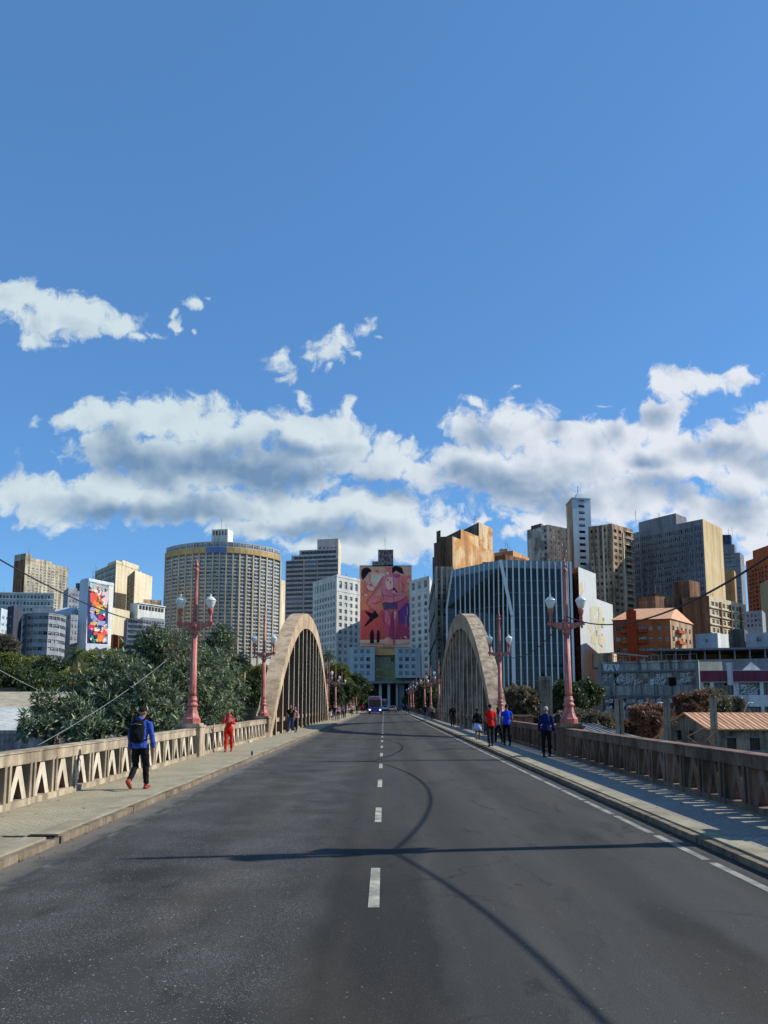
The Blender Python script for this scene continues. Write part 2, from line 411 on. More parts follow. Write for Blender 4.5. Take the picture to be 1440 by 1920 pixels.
    dv = nd(nt, 'ShaderNodeVectorMath', operation='ADD', i={0: p, 1: nd(nt, 'ShaderNodeVectorMath', operation='SCALE', i={0: nd(nt, 'ShaderNodeTexNoise', i={'Vector': p, 'Scale': 1.1, 'Detail': 5}).outputs['Color'], 'Scale': 1.6}).outputs[0]})
    nt.links.new(dv.outputs[0], cv.inputs['Vector'])
    cr = mth(nt, 'LESS_THAN', cv.outputs['Distance'], .009)
    cr = mth(nt, 'MULTIPLY', cr, ramp(nt, nz(nt, p, .16, 3), [(.5, 0.0), (.62, 1.0)]))
    c = mixc(nt, mth(nt, 'MULTIPLY', cr, .5), c, (.018, .018, .02, 1))
    nt.links.new(c, b.inputs['Base Color']); b.inputs['Roughness'].default_value = .88; b.inputs['Specular IOR Level'].default_value = .12
    bump(nt, b, g, .5, .012)
    return m
ASPH = make_asphalt()
def paving(name, c1, c2, mortar, stain):
    m, nt, b, out = newmat(name)
    p = pos(nt)
    br = nd(nt, 'ShaderNodeTexBrick', i={'Vector': mapped(nt, p, 1), 'Scale': 1.0, 'Color1': c1, 'Color2': c2, 'Mortar': mortar, 'Mortar Size': .012, 'Brick Width': .20, 'Row Height': .10, 'Bias': -.2})
    c = mixc(nt, mth(nt, 'MULTIPLY', ramp(nt, nz(nt, p, .8, 6, .65), [(.4, 0.0), (.7, 1.0)]), .7), br.outputs[0], stain)
    c = mixc(nt, .5, c, ramp(nt, nz(nt, p, 18, 3), [(.3, .3), (.7, .7)]), 'OVERLAY')
    nt.links.new(c, b.inputs['Base Color']); b.inputs['Roughness'].default_value = .85
    bump(nt, b, br.outputs[1], -.3, .01)
    return m
PAVL = paving('paving_warm', RGB(168, 158, 128), RGB(156, 146, 118), RGB(132, 122, 98), RGB(122, 114, 92))
PAVR = paving('paving_cool', RGB(158, 150, 136), RGB(140, 132, 120), RGB(108, 102, 92), RGB(116, 108, 96))
LX0, LX1, RX0, RX1 = -4.55, -6.60, 4.40, 6.35
YN, YF = -7.0, 262.0
LAMP_Y = [11.3+16.2*k for k in range(14)]           # 11.3, 27.5, 43.7 | arch | 92.3 ...
ARCH_C, ARCH_A = 66.0, 23.0
LYS = [y for y in LAMP_Y if not 45 < y < 90]
def road_sheet():
    mb = MB(); n = 60
    ys = [YN+(YF-YN)*k/n for k in range(n+1)]
    for a, b in zip(ys, ys[1:]): mb.quad((LX0, a, 0), (RX0, a, 0), (RX0, b, 0), (LX0, b, 0))
    return tag(mb.build('road', ASPH), kind='structure')
road_sheet()
mb = MB(); mb.box(-7.35, YN, -1.5, 7.1, YF, -.01); tag(mb.build('bridge_deck', CONCG), kind='structure')
JOINTS = [-5.0, 11.05]+[y-.25 for y in LAMP_Y[1:]]
def pavement(side):
    xk, xo = (LX0, LX1-.06) if side < 0 else (RX0, RX1+.06)
    mb = MB()
    ys = [YN]+JOINTS[1:]+[YF]
    for a, b in zip(ys, ys[1:]):
        a += .02; b -= .02
        yy = a
        while yy < b-.05:
            e = min(b, yy+(1.05 if yy < 70 else 6.0)); j = random.uniform(-.008, .008); k0, k1 = sorted((xk+j, xk+side*.12)); mb.box(k0, yy+.008, -.008, k1, e-.008, .098+random.uniform(-.010, .004), 2); yy = e     # kerb stones
        k0, k1 = sorted((xk+side*.135, xk+side*.45)); mb.box(k0, a, -.008, k1, b, .115, 1)    # concrete service strip
        k0, k1 = sorted((xk+side*.475, xo)); mb.box(k0, a, -.008, k1, b, .105, 0)
    return tag(mb.build('pavement', [PAVL if side < 0 else PAVR, KERBM, surf('kerb_stone', RGB(150, 134, 110), .9, RGB(92, 80, 66), .85, 1.6, .4, RGB(60, 52, 44), .4)]), kind='structure')
pavement(-1); pavement(1)
PAINT = surf('road_paint', RGB(186, 182, 162), .85, RGB(96, 94, 88), .85, 3.5, 0, None, .1)
PAINTW = surf('road_paint_worn', RGB(104, 104, 100), .85, (.055, .055, .057, 1), 1.0, 1.6, 0, None, .1, lo=.36, hi=.5)
mb = MB(); y = -3.05
while y < 236:
    if y > -4: mb.quad((-.155, y, .004), (-.045, y, .004), (-.045, y+1.78, .004), (-.155, y+1.78, .004))
    y += 5.35
tag(mb.build('road_marking', PAINT), kind='structure')
mb = MB(); y = YN+1
while y < 240:
    for x0, x1 in ((4.0, 4.11),):
        mb.quad((x0, y, .004), (x1, y, .004), (x1, y+1.80, .004), (x0, y+1.80, .004))
    y += 1.99
tag(mb.build('edge_line', surf('edge_paint', RGB(160, 158, 146), .85, RGB(92, 90, 86), .85, 2.5, 0, None, .1)), kind='structure')
mb = MB(); y = YN+1
while y < 240: mb.quad((-4.12, y, .004), (-4.02, y, .004), (-4.02, y+2, .004), (-4.12, y+2, .004)); y += 2.0
tag(mb.build('edge_line', PAINTW), kind='structure')
mb = MB(); mb.quad((4.30, YN, .003), (RX0, YN, .003), (RX0, YF, .003), (4.30, YF, .003)); tag(mb.build('gutter', surf('gutter_dirt_shade', (.035, .033, .030, 1), .9, (.07, .062, .05, 1), .8, 1.5)), kind='structure')  # dark strip paints the kerb's shade band in with the gutter dirt
# tar-sealed cracks across the carriageway at the expansion joints
TAR = plain('tar', (.020, .020, .022, 1), .6, .4)
def tar_line(y0, w=.028, amp=.03):
    mb = MB(); xs = [LX0+.1+(RX0-LX0-.2)*k/40 for k in range(41)]
    ya = [y0+amp*(mnoise.noise(Vector((x*.7, y0, 0)))) for x in xs]
    for i in range(40): mb.quad((xs[i], ya[i]-w, .003), (xs[i+1], ya[i+1]-w, .003), (xs[i+1], ya[i+1]+w, .003), (xs[i], ya[i]+w, .003))
    tag(mb.build('expansion_joint', TAR), kind='structure')
for y in LAMP_Y[1:7]: tar_line(y-.25)
# ground far below and city level
def earth():
    m, nt, b, out = newmat('earth')
    p = pos(nt)
    c = mixc(nt, ramp(nt, nz(nt, p, .12, 6, .6), [(.4, 0.0), (.62, 1.0)]), RGB(110, 98, 80, .7), RGB(70, 84, 48, .6))
    c = mixc(nt, ramp(nt, nz(nt, p, .5, 6, .6), [(.5, 0.0), (.7, 1.0)]), c, RGB(130, 122, 110, .8))
    nt.links.new(c, b.inputs['Base Color']); b.inputs['Roughness'].default_value = .95
    bump(nt, b, nz(nt, p, 2, 5), .5, .2)
    return m
GZ = -8.0
mb = MB(); n = 24
gx = [-3200+6400*k/n for k in range(n+1)]; gy = [-400+5600*k/n for k in range(n+1)]
for i in range(n):
    for j in range(n): mb.quad((gx[i], gy[j], GZ), (gx[i+1], gy[j], GZ), (gx[i+1], gy[j+1], GZ), (gx[i], gy[j+1], GZ))
tag(mb.build('ground', earth()), kind='structure')
# ================================================================== balustrade spans, each between two lamp pillars
LXC, RXC = -6.75, 6.50
def baluster_mb():
    mb = MB()
    for dy in (-.085, .085): mb.box(-.175, dy-.04, .2, .175, dy+.04, .87, 1)
    mb.box(-.09, -.05, .2, .09, .05, .87)
    return mb
def chevron_mb():
    mb = MB(); h0, h1 = .215, .87
    for s in (-1, 1):
        pl = [(s*.35, h0), (s*.185, h0), (0, h0+.40), (0, h1), (s*.075, h1)]
        if s > 0: pl = pl[::-1]
        k = len(mb.v)
        for xx in (-.125, .125): mb.v += [(xx, p[0], p[1]) for p in pl]
        n = 5
        mb.f += [tuple(k+i for i in range(n))[::1], tuple(k+n+i for i in range(n))[::-1]]; mb.m += [0, 0]; mb.sm += [False]*2
        for i in range(n):
            j = (i+1) % n
            if (i, j) in ((2, 3), (1, 2)) and False: continue
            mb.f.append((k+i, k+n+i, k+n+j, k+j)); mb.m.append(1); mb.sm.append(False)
    return mb
def fixn(o):
    bm = bmesh.new(); bm.from_mesh(o.data); bmesh.ops.recalc_face_normals(bm, faces=bm.faces); bm.to_mesh(o.data); bm.free(); return o
BAL = {}
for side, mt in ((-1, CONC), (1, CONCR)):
    md = CONCD if side < 0 else mt; a = baluster_mb().build('baluster', [mt, mt]); b = fixn(chevron_mb().build('chevron_panel', [CONCL if side < 0 else mt, md])); BAL[side] = (a.data, b.data)  # left panels: pale fronts and brown jambs paint in light and shade
    bpy.data.objects.remove(a); bpy.data.objects.remove(b)
def rail_mb(xc, y0, y1):
    mb = MB()
    mb.box(xc-.16, y0, .85, xc+.16, y1, 1.06); mb.box(xc-.18, y0, 1.06, xc+.18, y1, 1.09)
    return mb
def span(side, y0, y1, label, detail=True, arch=False):
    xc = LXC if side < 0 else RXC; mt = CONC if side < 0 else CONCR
    t = empty('balustrade', (xc, (y0+y1)/2, .1), label, 'balustrade', 'concrete balustrades along the bridge')
    rail_mb(xc, y0, y1).build('handrail', mt, t)
    mb = MB(); mb.box(xc-.2, y0, .098, xc+.2, y1, .22); mb.build('plinth', mt, t)
    if arch: return t
    n = max(1, round((y1-y0)/.9625)); w = (y1-y0)/n
    if detail:
        for i in range(n+1):
            if 0 < i < n:
                o = bpy.data.objects.new('baluster', BAL[side][0]); COL.objects.link(o); o.parent = t; o.location = (0, y0+w*i-(y0+y1)/2, -.1)
            if i < n:
                o = bpy.data.objects.new('chevron_panel', BAL[side][1]); COL.objects.link(o); o.parent = t; o.location = (0, y0+w*(i+.5)-(y0+y1)/2, -.1)
    else:
        mb = MB()
        for i in range(n):
            mb.box(xc-.14, y0+w*i-.1, .2, xc+.14, y0+w*i+.1, .86)
            mb.prism([(xc-.08, y0+w*(i+.5)-.2), (xc+.08, y0+w*(i+.5)-.2), (xc+.08, y0+w*(i+.5)+.2), (xc-.08, y0+w*(i+.5)+.2)], .2, .86)
        mb.build('baluster_screen', mt, t)
    return t
def pillar(side, y, label):
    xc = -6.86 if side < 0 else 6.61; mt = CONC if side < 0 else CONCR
    t = empty('lamp_pillar', (xc, y, .1), label, 'pillar', 'square concrete pillars under the street lamps')
    mb = MB(); mb.box(xc-.40, y-.4, -.9, xc+.40, y+.4, 1.12); mb.build('shaft', mt, t)
    mb = MB(); mb.box(xc-.47, y-.47, 1.12, xc+.43, y+.47, 1.19); mb.box(xc-.40, y-.36, 1.19, xc+.36, y+.36, 1.26); mb.build('cap', mt, t)
    return t
ORD = ['first', 'second', 'third', 'fourth', 'fifth', 'sixth', 'seventh', 'eighth', 'ninth', 'tenth', 'eleventh', 'twelfth', 'thirteenth']
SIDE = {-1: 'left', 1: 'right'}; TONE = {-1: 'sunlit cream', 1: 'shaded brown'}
for side in (-1, 1):
    T, S = TONE[side], SIDE[side]
    span(side, -4.5, 10.9, f'{T} concrete balustrade with chevron panels, nearest stretch on the {S}')
    span(side, 11.7, 27.1, f'{T} concrete balustrade with chevron panels up to the nearest {S} lamp')
    span(side, 27.9, 43.3, f'{T} concrete balustrade between the nearest {S} lamp and the foot of the {S} arch')
    span(side, 44.1, 91.9, f'{T} concrete rail threaded through the hangers of the {S} arch', arch=True)
    far = [y for y in LAMP_Y if y > 90]
    for i, (a, b) in enumerate(zip(far, far[1:]+[far[-1]+16.2])):
        if a > 225: break
        span(side, a+.4, b-.4, f'{T} concrete balustrade far along the bridge, {ORD[i]} stretch past the {S} arch', detail=i < 1)
    for i, y in enumerate(LYS[:11]):
        if y < 45: lab = [f'square {T} pillar of the {S} balustrade outside the frame', f'square {T} pillar under the nearest red lamp on the {S}', f'square {T} pillar under the red lamp at the foot of the {S} arch'][i]
        else: lab = f'square {T} pillar beyond the {S} arch, {ORD[i-3]} one past it'
        pillar(side, y, lab)
# ================================================================== arches
def arch(side):
    xi = -6.35 if side < 0 else 6.20; xo = xi+side*.97
    x0, x1 = sorted((xi, xo)); rib_m = surf('arch_concrete_warm', RGB(202, 178, 144), .9, RGB(148, 124, 98), .7, .4, .5, RGB(104, 82, 60), .25) if side < 0 else surf('arch_concrete_grey', RGB(202, 180, 150), .9, RGB(140, 120, 98), .85, .5, .6, RGB(64, 52, 42), .25)
    S = SIDE[side]
    t = empty('bridge_arch', ((xi+xo)/2, ARCH_C, .1), f'tall parabolic concrete arch with vertical hangers rising over the {S} side of the road', 'arch', 'paired concrete arches of the bridge')
    mb = MB(); N = 48; ex = []; it = []
    for k in range(N+1):
        s = math.cos(math.pi*k/N)*-1
        t1 = s*1.015; ex.append((ARCH_C+ARCH_A*t1, .1+9.37*(1-abs(t1)**2.2)))
        it.append((ARCH_C+22.2*s*1.03, .1+8.12*(1-abs(s*1.03)**2.2)))
    for k in range(N):
        (ya, za), (yb, zb) = ex[k], ex[k+1]; (yc, zc), (yd, zd) = it[k], it[k+1]
        mb.quad((x0, ya, za), (x1, ya, za), (x1, yb, zb), (x0, yb, zb))
        mb.quad((x0, yd, zd), (x1, yd, zd), (x1, yc, zc), (x0, yc, zc))
        mb.quad((x1, ya, za), (x1, yc, zc), (x1, yd, zd), (x1, yb, zb))
        mb.quad((x0, yb, zb), (x0, yd, zd), (x0, yc, zc), (x0, ya, za))
        # thin raised edge band along each face, as cast
    mb.build('rib', rib_m, t)
    n = 15
    for i in range(n):
        y = ARCH_C-20.3+40.6*i/(n-1)
        zt = .1+8.12*(1-abs((y-ARCH_C)/22.2)**2.2)+.12
        if zt < .9: continue
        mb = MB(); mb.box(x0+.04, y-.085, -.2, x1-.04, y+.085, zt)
        q = xi-side*.0; mb.box(min(xi+side*.025, xi+side*.045), y-.095, -.2, max(xi+side*.025, xi+side*.045), y+.095, zt, 1)  # edge strip painted paler for light bounced off the road
        mb.build('hanger', [CONCD if side < 0 else surf('hanger_grey', RGB(164, 146, 126), .9, RGB(88, 76, 68), .9, .9, .8, RGB(56, 46, 42), .3), CONCL], t)  # left fins take the brown that stands for their shade
    return t
arch(-1); arch(1)
# ================================================================== street lamps
def rusted_paint():
    m, nt, b, out = newmat('lamp_paint')
    p = pos(nt)
    c = mixc(nt, ramp(nt, nz(nt, p, 3.0, 5, .6), [(.35, 0.0), (.65, 1.0)]), RGB(158, 68, 57), RGB(184, 106, 93))
    c = mixc(nt, mth(nt, 'MULTIPLY', ramp(nt, nz(nt, mapped(nt, p, (1, 1, .15)), 14, 5, .65), [(.5, 0.0), (.62, 1.0)]), .5), c, RGB(212, 164, 150))
    c = mixc(nt, mth(nt, 'MULTIPLY', ramp(nt, nz(nt, p, 22, 6, .7), [(.62, 0.0), (.66, 1.0)]), .8), c, RGB(74, 44, 36))
    nt.links.new(c, b.inputs['Base Color']); b.inputs['Roughness'].default_value = .55
    bump(nt, b, nz(nt, p, 30, 3), .15, .01)
    return m
LPAINT = rusted_paint()
def globe_mat():
    m, nt, b, out = newmat('lamp_globe')
    p = pos(nt)
    c = mixc(nt, ramp(nt, nz(nt, p, 8, 3), [(.35, 0.0), (.75, 1.0)]), (.90, .91, .88, 1), (.78, .80, .78, 1))
    nt.links.new(c, b.inputs['Base Color']); b.inputs['Roughness'].default_value = .3
    b.inputs['Subsurface Weight'].default_value = .0
    tr = nd(nt, 'ShaderNodeBsdfTranslucent', i={0: c}); ms = nd(nt, 'ShaderNodeMixShader', i={0: .35, 1: b.outputs[0], 2: tr.outputs[0]})
    nt.links.new(ms.outputs[0], out.inputs[0])
    return m
GLOBE = globe_mat()
def make_lamp():
    r = empty('street_lamp', (0, 0, 0))
    mb = MB(); mb.lathe([(.31, 0), (.31, .16), (.25, .22), (.20, .36), (.175, .50), (.165, .58)], n=8, smooth=False); mb.build('base', LPAINT, r)
    mb = MB(); mb.lathe([(.165, .58), (.20, .62), (.20, .68), (.16, .72), (.155, .78), (.175, .80), (.175, .84), (.15, .87), (.15, .92), (.142, .95)], n=20); mb.build('collar', LPAINT, r)
    mb = MB(); mb.lathe([(.132, .95), (.13, 1.1), (.104, 3.16)], n=32, flute=.10, fl_n=8); mb.build('shaft', LPAINT, r)
    mb = MB(); mb.lathe([(.115, 3.16), (.15, 3.2), (.15, 3.25), (.12, 3.28), (.12, 3.34), (.16, 3.40), (.16, 3.58), (.10, 3.64)], n=20); mb.build('capital', LPAINT, r)
    mb = MB()
    mb.lathe([(.088, 3.62), (.085, 3.8), (.062, 5.1), (.06, 5.46), (.085, 5.5), (.085, 5.55), (.055, 5.6)], n=14); mb.build('upper_pole', LPAINT, r)
    mb = MB(); mb.ball((0, 0, 5.72), (.07, .07, .09), 12, 8); mb.lathe([(.03, 5.58), (.03, 5.65)], n=8); mb.lathe([(.028, 5.78), (.045, 5.84), (.02, 5.88), (.004, 5.99)], n=8); mb.build('finial', LPAINT, r)
    for s in (-1, 1):
        mb = MB()
        N = 8; pts = [(.12, 3.34, 3.60), (.22, 3.37, 3.60), (.34, 3.41, 3.60), (.46, 3.47, 3.61), (.56, 3.50, 3.61), (.64, 3.53, 3.60)]
        for (xa, a0, a1), (xb, b0, b1) in zip(pts, pts[1:]):
            th = .055
            p = [(s*xa, -th, a0), (s*xb, -th, b0), (s*xb, -th, b1), (s*xa, -th, a1)]; q = [(x, th, z) for x, _, z in p]
            if s < 0: p, q = q, p
            mb.quad(*p); mb.quad(*q[::-1])
            mb.quad(q[0], q[1], p[1], p[0]); mb.quad(p[3], p[2], q[2], q[3])
        mb.obox((s*.645, 0, 3.56), (.012, 0, 0), (0, .055, 0), (0, 0, .05))
        mb.lathe([(.02, 0), (.05, .04), (.03, .1)], c=(s*.56, 0, 3.40), n=8)
        fixn(mb.build('arm', LPAINT, r))
        mb = MB(); mb.lathe([(.06, 3.60), (.075, 3.66), (.045, 3.72), (.06, 3.76), (.06, 3.80), (.045, 3.83), (.075, 3.92), (.095, 4.02), (.105, 4.06), (.10, 4.11)], c=(s*.55, 0, 0), n=14); mb.build('globe_holder', LPAINT, r)
        mb = MB(); mb.lathe([(.085, 4.10), (.12, 4.19), (.160, 4.30), (.184, 4.38), (.187, 4.41)], c=(s*.55, 0, 0), n=18); g = mb.build('globe', GLOBE, r)
        mb = MB(); mb.lathe([(.197, 4.40), (.197, 4.425), (.155, 4.475), (.12, 4.515), (.07, 4.55), (.025, 4.565), (.025, 4.59), (.038, 4.61), (.012, 4.65)], c=(s*.55, 0, 0), n=18); c = mb.build('globe_cap', GLOBE, r)
    return r
def lamp_label(side, i):
    S = SIDE[side]
    if i == 0: return f'red twin-globe street lamp just outside the frame on the {S}'
    if i == 1: return f'tall faded red twin-globe street lamp nearest in view on the {S} balustrade'
    if i == 2: return f'faded red twin-globe street lamp at the near foot of the {S} arch'
    return f'pale red twin-globe street lamp beyond the {S} arch, {ORD[i-3]} in its far row'
proto = make_lamp(); first = True
for side in (-1, 1):
    for i, y in enumerate(LYS[:11]):
        o = proto if first else copy_tree(proto); first = False
        o.location = (-6.85 if side < 0 else 6.6, y, 1.26); o['category'] = 'street lamp'; o['label'] = lamp_label(side, i); o['group'] = 'twin-globe street lamps along the bridge'
        o.rotation_euler.z = R(26 if i == 0 else random.uniform(-2, 2)); o.rotation_euler.y = R(random.uniform(-.25, .25))
# cables slung from lamp to lamp (their shadows make the scallops on the road)
CABLE = plain('cable_black', (.03, .03, .033, 1), .6); CABLEW = plain('cable_pale', RGB(150, 150, 146), .6)
def cable(a, b, sag, r, label, m=CABLE, n=26):
    a, b = Vector(a), Vector(b)
    pts = [a.lerp(b, k/n)-Vector((0, 0, sag*4*(k/n)*(1-k/n))) for k in range(n+1)]
    mb = MB(); mb.tube(pts, r, 6)
    return tag(mb.build('overhead_cable', m), label, 'cable', 'overhead cables along the bridge')
for side in (-1, 1):
    x = -6.85 if side < 0 else 6.6; S = SIDE[side]
    ys = [LAMP_Y[0]-16.2]+LYS
    zs = [4.72, 4.72, 5.1, 4.8, 4.75, 4.75, 4.75] if side > 0 else [4.75]*7
    sg = [1.0, .83, .75, 0, .7, .7] if side > 0 else [.55]*6
    for i, (a, b) in enumerate(zip(ys[:6], ys[1:7])):
        if b-a > 20: continue
        cable((x, a, zs[i]), (x, b, zs[i+1]), sg[i], .021 if side > 0 else .014, ['dark cable coming in over the near pavement to the unseen %s lamp', 'dark cable sagging from the nearest %s lamp out past the edge of the frame', 'dark cable sagging between the two %s lamps before the arch', 'dark cable sagging between the first two lamps past the %s arch', 'dark cable sagging between the second and third lamps past the %s arch', 'dark cable sagging between the third and fourth lamps past the %s arch'][min(i if i < 3 else i-1, 5)] % S)
# ================================================================== buildings
GL_D = glassy('glass_dark', (.018, .024, .030, 1), .08, .6)
GL_B = glassy('glass_blue', (.115, .155, .20, 1), .08, .8)
GL_M = glassy('glass_grey', (.09, .105, .12, 1), .15, .5)
GL_P = plain('window_blind', (.42, .42, .40, 1), .7, .2, 0, .3)
GL_O = plain('window_open', (.008, .008, .009, 1), .9, .1)
FR_W = plain('frame_white', (.55, .56, .56, 1), .5); FR_G = plain('frame_grey', (.20, .21, .22, 1), .5); FR_D = plain('frame_dark', (.05, .05, .05, 1), .5)
FR_B = plain('frame_brown', (.13, .08, .05, 1), .6)
PANES = {}
def pane_mb(nm, trans, bw, bh, half=None):
    mb = MB()
    if half is None: mb.quad((0, 0, 0), (1, 0, 0), (1, 0, 1), (0, 0, 1), 0)
    else:
        mb.quad((0, 0, 0), (1, 0, 0), (1, 0, half), (0, 0, half), 0); mb.quad((0, -.01, half), (1, -.01, half), (1, -.01, 1), (0, -.01, 1), 2)
    def fr(x0, z0, x1, z1): mb.box(x0, -.05, z0, x1, .0, z1, 1)
    fr(0, 0, bw, 1); fr(1-bw, 0, 1, 1); fr(bw, 0, 1-bw, bh); fr(bw, 1-bh, 1-bw, 1)
    for k in range(1, nm): fr(k/nm-bw*.4, bh, k/nm+bw*.4, 1-bh)
    if trans: fr(bw, trans-bh*.4, 1-bw, trans+bh*.4)
    return mb
def pane_variants(style):
    key = style
    if key in PANES: return PANES[key]
    nm, frame, tone = style
    fm = {'w': FR_W, 'g': FR_G, 'd': FR_D, 'b': FR_B}[frame]
    bw = .07 if nm <= 3 else .35/nm*.5; bh = .06
    out = []
    tones = {'mix': [GL_D, GL_M, GL_M, GL_O, GL_P, GL_B], 'dark': [GL_D, GL_O, GL_D, GL_M], 'ribbon': [GL_D, GL_B, GL_D, GL_D], 'blue': [GL_B, GL_B, GL_M, GL_D], 'pale': [GL_M, GL_P, GL_D, GL_M, GL_P]}[tone]
    for k, g in enumerate(tones):
        for half in ((None, .55) if nm <= 3 and g in (GL_D, GL_M, GL_B) else (None,)):
            out.append((pane_mb(nm, 0 if nm > 4 else .62, bw, bh, half), [g, fm, GL_P]))
    res = []
    for mbb, ms in out:
        o = mbb.build('pane', ms); res.append((o.data, mbb, ms)); bpy.data.objects.remove(o)
    PANES[key] = res
    return res
def spans(n, a, b, frac, pair=0):
    """n openings spread evenly over [a, b]"""
    w = (b-a)/n
    return [(a+w*(i+.5-frac/2), a+w*(i+.5+frac/2)) for i in range(n)]
def facade(mb, A, B, z0, z1, xs, zs, depth, m=0, skip=None, mr=None):
    A, B = Vector((A[0], A[1], 0)), Vector((B[0], B[1], 0)); L = (B-A).length; r = (B-A)/L; n = r.cross(Vector((0, 0, 1)))
    def P(u, z, q=0): v = A+r*u-n*q; return (v.x, v.y, z)
    slots = []; mr = m if mr is None else mr
    hs = [z0]; 
    for a, b in zs: hs += [a, b]
    hs.append(z1)
    for k in range(len(hs)-1):
        a, b = hs[k], hs[k+1]
        if b-a < 1e-4: continue
        if k % 2 == 0 or not xs: mb.quad(P(0, a), P(L, a), P(L, b), P(0, b), m); continue
        us = [0]
        for p, q in xs: us += [p, q]
        us.append(L)
        for i in range(len(us)-1):
            p, q = us[i], us[i+1]
            if q-p < 1e-4: continue
            if i % 2 == 0 or (skip and skip(i//2, k//2)): mb.quad(P(p, a), P(q, a), P(q, b), P(p, b), m); continue
            mb.quad(P(p, a), P(q, a), P(q, a, depth), P(p, a, depth), mr)
            mb.quad(P(p, b, depth), P(q, b, depth), P(q, b), P(p, b), mr)
            mb.quad(P(p, a), P(p, a, depth), P(p, b, depth), P(p, b), mr)
            mb.quad(P(q, a, depth), P(q, a), P(q, b), P(q, b, depth), mr)
            slots.append((Vector(P(p, a, depth)), r.copy(), q-p, b-a))
    return slots
class Bld:
    def __init__(s, name, label, pts, z0, z1, mats, cat='building', group=None):
        s.pts = [Vector((p[0], p[1], 0)) for p in pts]; s.z0, s.z1 = z0, z1
        c = sum(s.pts, Vector())/len(s.pts)
        s.t = empty(name, (c.x, c.y, z0), label, cat, group); s.c = c
        s.mats = mats if isinstance(mats, (list, tuple)) else [mats]
        s.mb = MB(); s.edges = {}; s.slots = []; s.wallname = 'wall'
    def L(s, i): return (s.pts[(i+1) % len(s.pts)]-s.pts[i]).length
    def win(s, i, n, rows, z=None, u=None, wf=.6, hf=.55, depth=.2, style=(2, 'w', 'mix'), m=0, skip=None, xs=None, zs=None, cap=True):
        L = s.L(i); u = u or (.04*L, .96*L); z = z or (s.z0+3, s.z1-1.5)
        s.edges[i] = dict(xs=xs or spans(n, u[0], u[1], wf), zs=zs or spans(rows, z[0], z[1], hf), depth=depth, m=m, skip=skip, style=style)
        return s
    def face(s, i, m): s.edges[i] = dict(xs=[], zs=[], depth=0, m=m, skip=None, style=None); return s
    def band(s, i, z, h=.3, out=.12, name='cornice', mat=None, u0=0, u1=None):
        A, B = s.pts[i], s.pts[(i+1) % len(s.pts)]; r = (B-A).normalized(); n = r.cross(Vector((0, 0, 1)))
        u1 = u1 or (B-A).length
        mb = MB(); c = A+r*(u0+u1)/2+n*(out/2-.01); mb.obox((c.x, c.y, z+h/2), r*((u1-u0)/2), n*(out/2+.01), (0, 0, h/2))
        mb.build(name, mat or s.mats[0], s.t); return s
    def rib(s, i, u, z0, z1, w, out, name='pilaster', mat=None):
        A, B = s.pts[i], s.pts[(i+1) % len(s.pts)]; r = (B-A).normalized(); n = r.cross(Vector((0, 0, 1)))
        mb = MB(); c = A+r*u+n*(out/2-.01); mb.obox((c.x, c.y, (z0+z1)/2), r*(w/2), n*(out/2+.01), (0, 0, (z1-z0)/2)); mb.build(name, mat or s.mats[0], s.t); return s
    def done(s, roof=None, parapet=.5, windows=100, top=None):
        n = len(s.pts)
        for i in range(n):
            A, B = s.pts[i], s.pts[(i+1) % n]; e = s.edges.get(i)
            if e is None: s.mb.quad((A.x, A.y, s.z0), (B.x, B.y, s.z0), (B.x, B.y, s.z1), (A.x, A.y, s.z1), 0)
            else:
                sl = facade(s.mb, A, B, s.z0, s.z1, e['xs'], e['zs'], e['depth'], e['m'], e['skip'])
                s.slots += [(q, e['style']) for q in sl]
        zr = s.z1-parapet
        s.mb.poly([(p.x, p.y, zr) for p in s.pts], 0)
        s.mb.poly([(p.x, p.y, s.z0) for p in s.pts[::-1]], 0)
        # parapet: inner faces and coping
        if parapet:
            q = [s.c+(p-s.c)*(1-.6/max(3, (p-s.c).length)) for p in s.pts]
            for i in range(n):
                j = (i+1) % n; a, b, c, d = s.pts[i], s.pts[j], q[j], q[i]
                s.mb.quad((d.x, d.y, s.z1), (c.x, c.y, s.z1), (c.x, c.y, zr), (d.x, d.y, zr), 0)
                s.mb.quad((a.x, a.y, s.z1), (b.x, b.y, s.z1), (c.x, c.y, s.z1), (d.x, d.y, s.z1), 0)
        w = s.mb.build(s.wallname, s.mats, s.t)
        place_windows(s.t, s.slots, windows)
        return s
    def block(s, pts, z0, z1, name='rooftop_block', mat=None):
        mb = MB(); mb.prism([(p[0], p[1]) for p in pts], z0, z1); mb.build(name, mat or s.mats[0], s.t); return s
    def antenna(s, x, y, z, h, r=.08):
        mb = MB(); mb.tube([(x, y, z), (x, y, z+h)], r, 5)
        mb.bar((x-.6, y, z+h*.8), (x+.6, y, z+h*.8), .06); mb.bar((x-.4, y, z+h*.65), (x+.4, y, z+h*.65), .06)
        mb.build('antenna', FR_G, s.t); return s
    def clutter(s, n, m=None, seed=1):
        """tanks, hatches and masts on the roof"""
        rd = random.Random(seed); z = s.z1-.5
        for k in range(n):
            a, b = rd.choice(s.pts), rd.choice(s.pts); p = s.c+(a-s.c)*rd.uniform(0, .6)+(b-s.c)*rd.uniform(0, .3)
            if rd.random() < .5:
                w, d, h = rd.uniform(1.2, 3.5), rd.uniform(1.2, 3), rd.uniform(1.2, 2.8)
                mb = MB(); mb.box(p.x-w/2, p.y-d/2, z, p.x+w/2, p.y+d/2, z+h); mb.box(p.x-w/2-.1, p.y-d/2-.1, z+h, p.x+w/2+.1, p.y+d/2+.1, z+h+.15); mb.build('rooftop_hut', m or s.mats[0], s.t)
            else: s.antenna(p.x, p.y, z, rd.uniform(3, 7), .07)
        return s
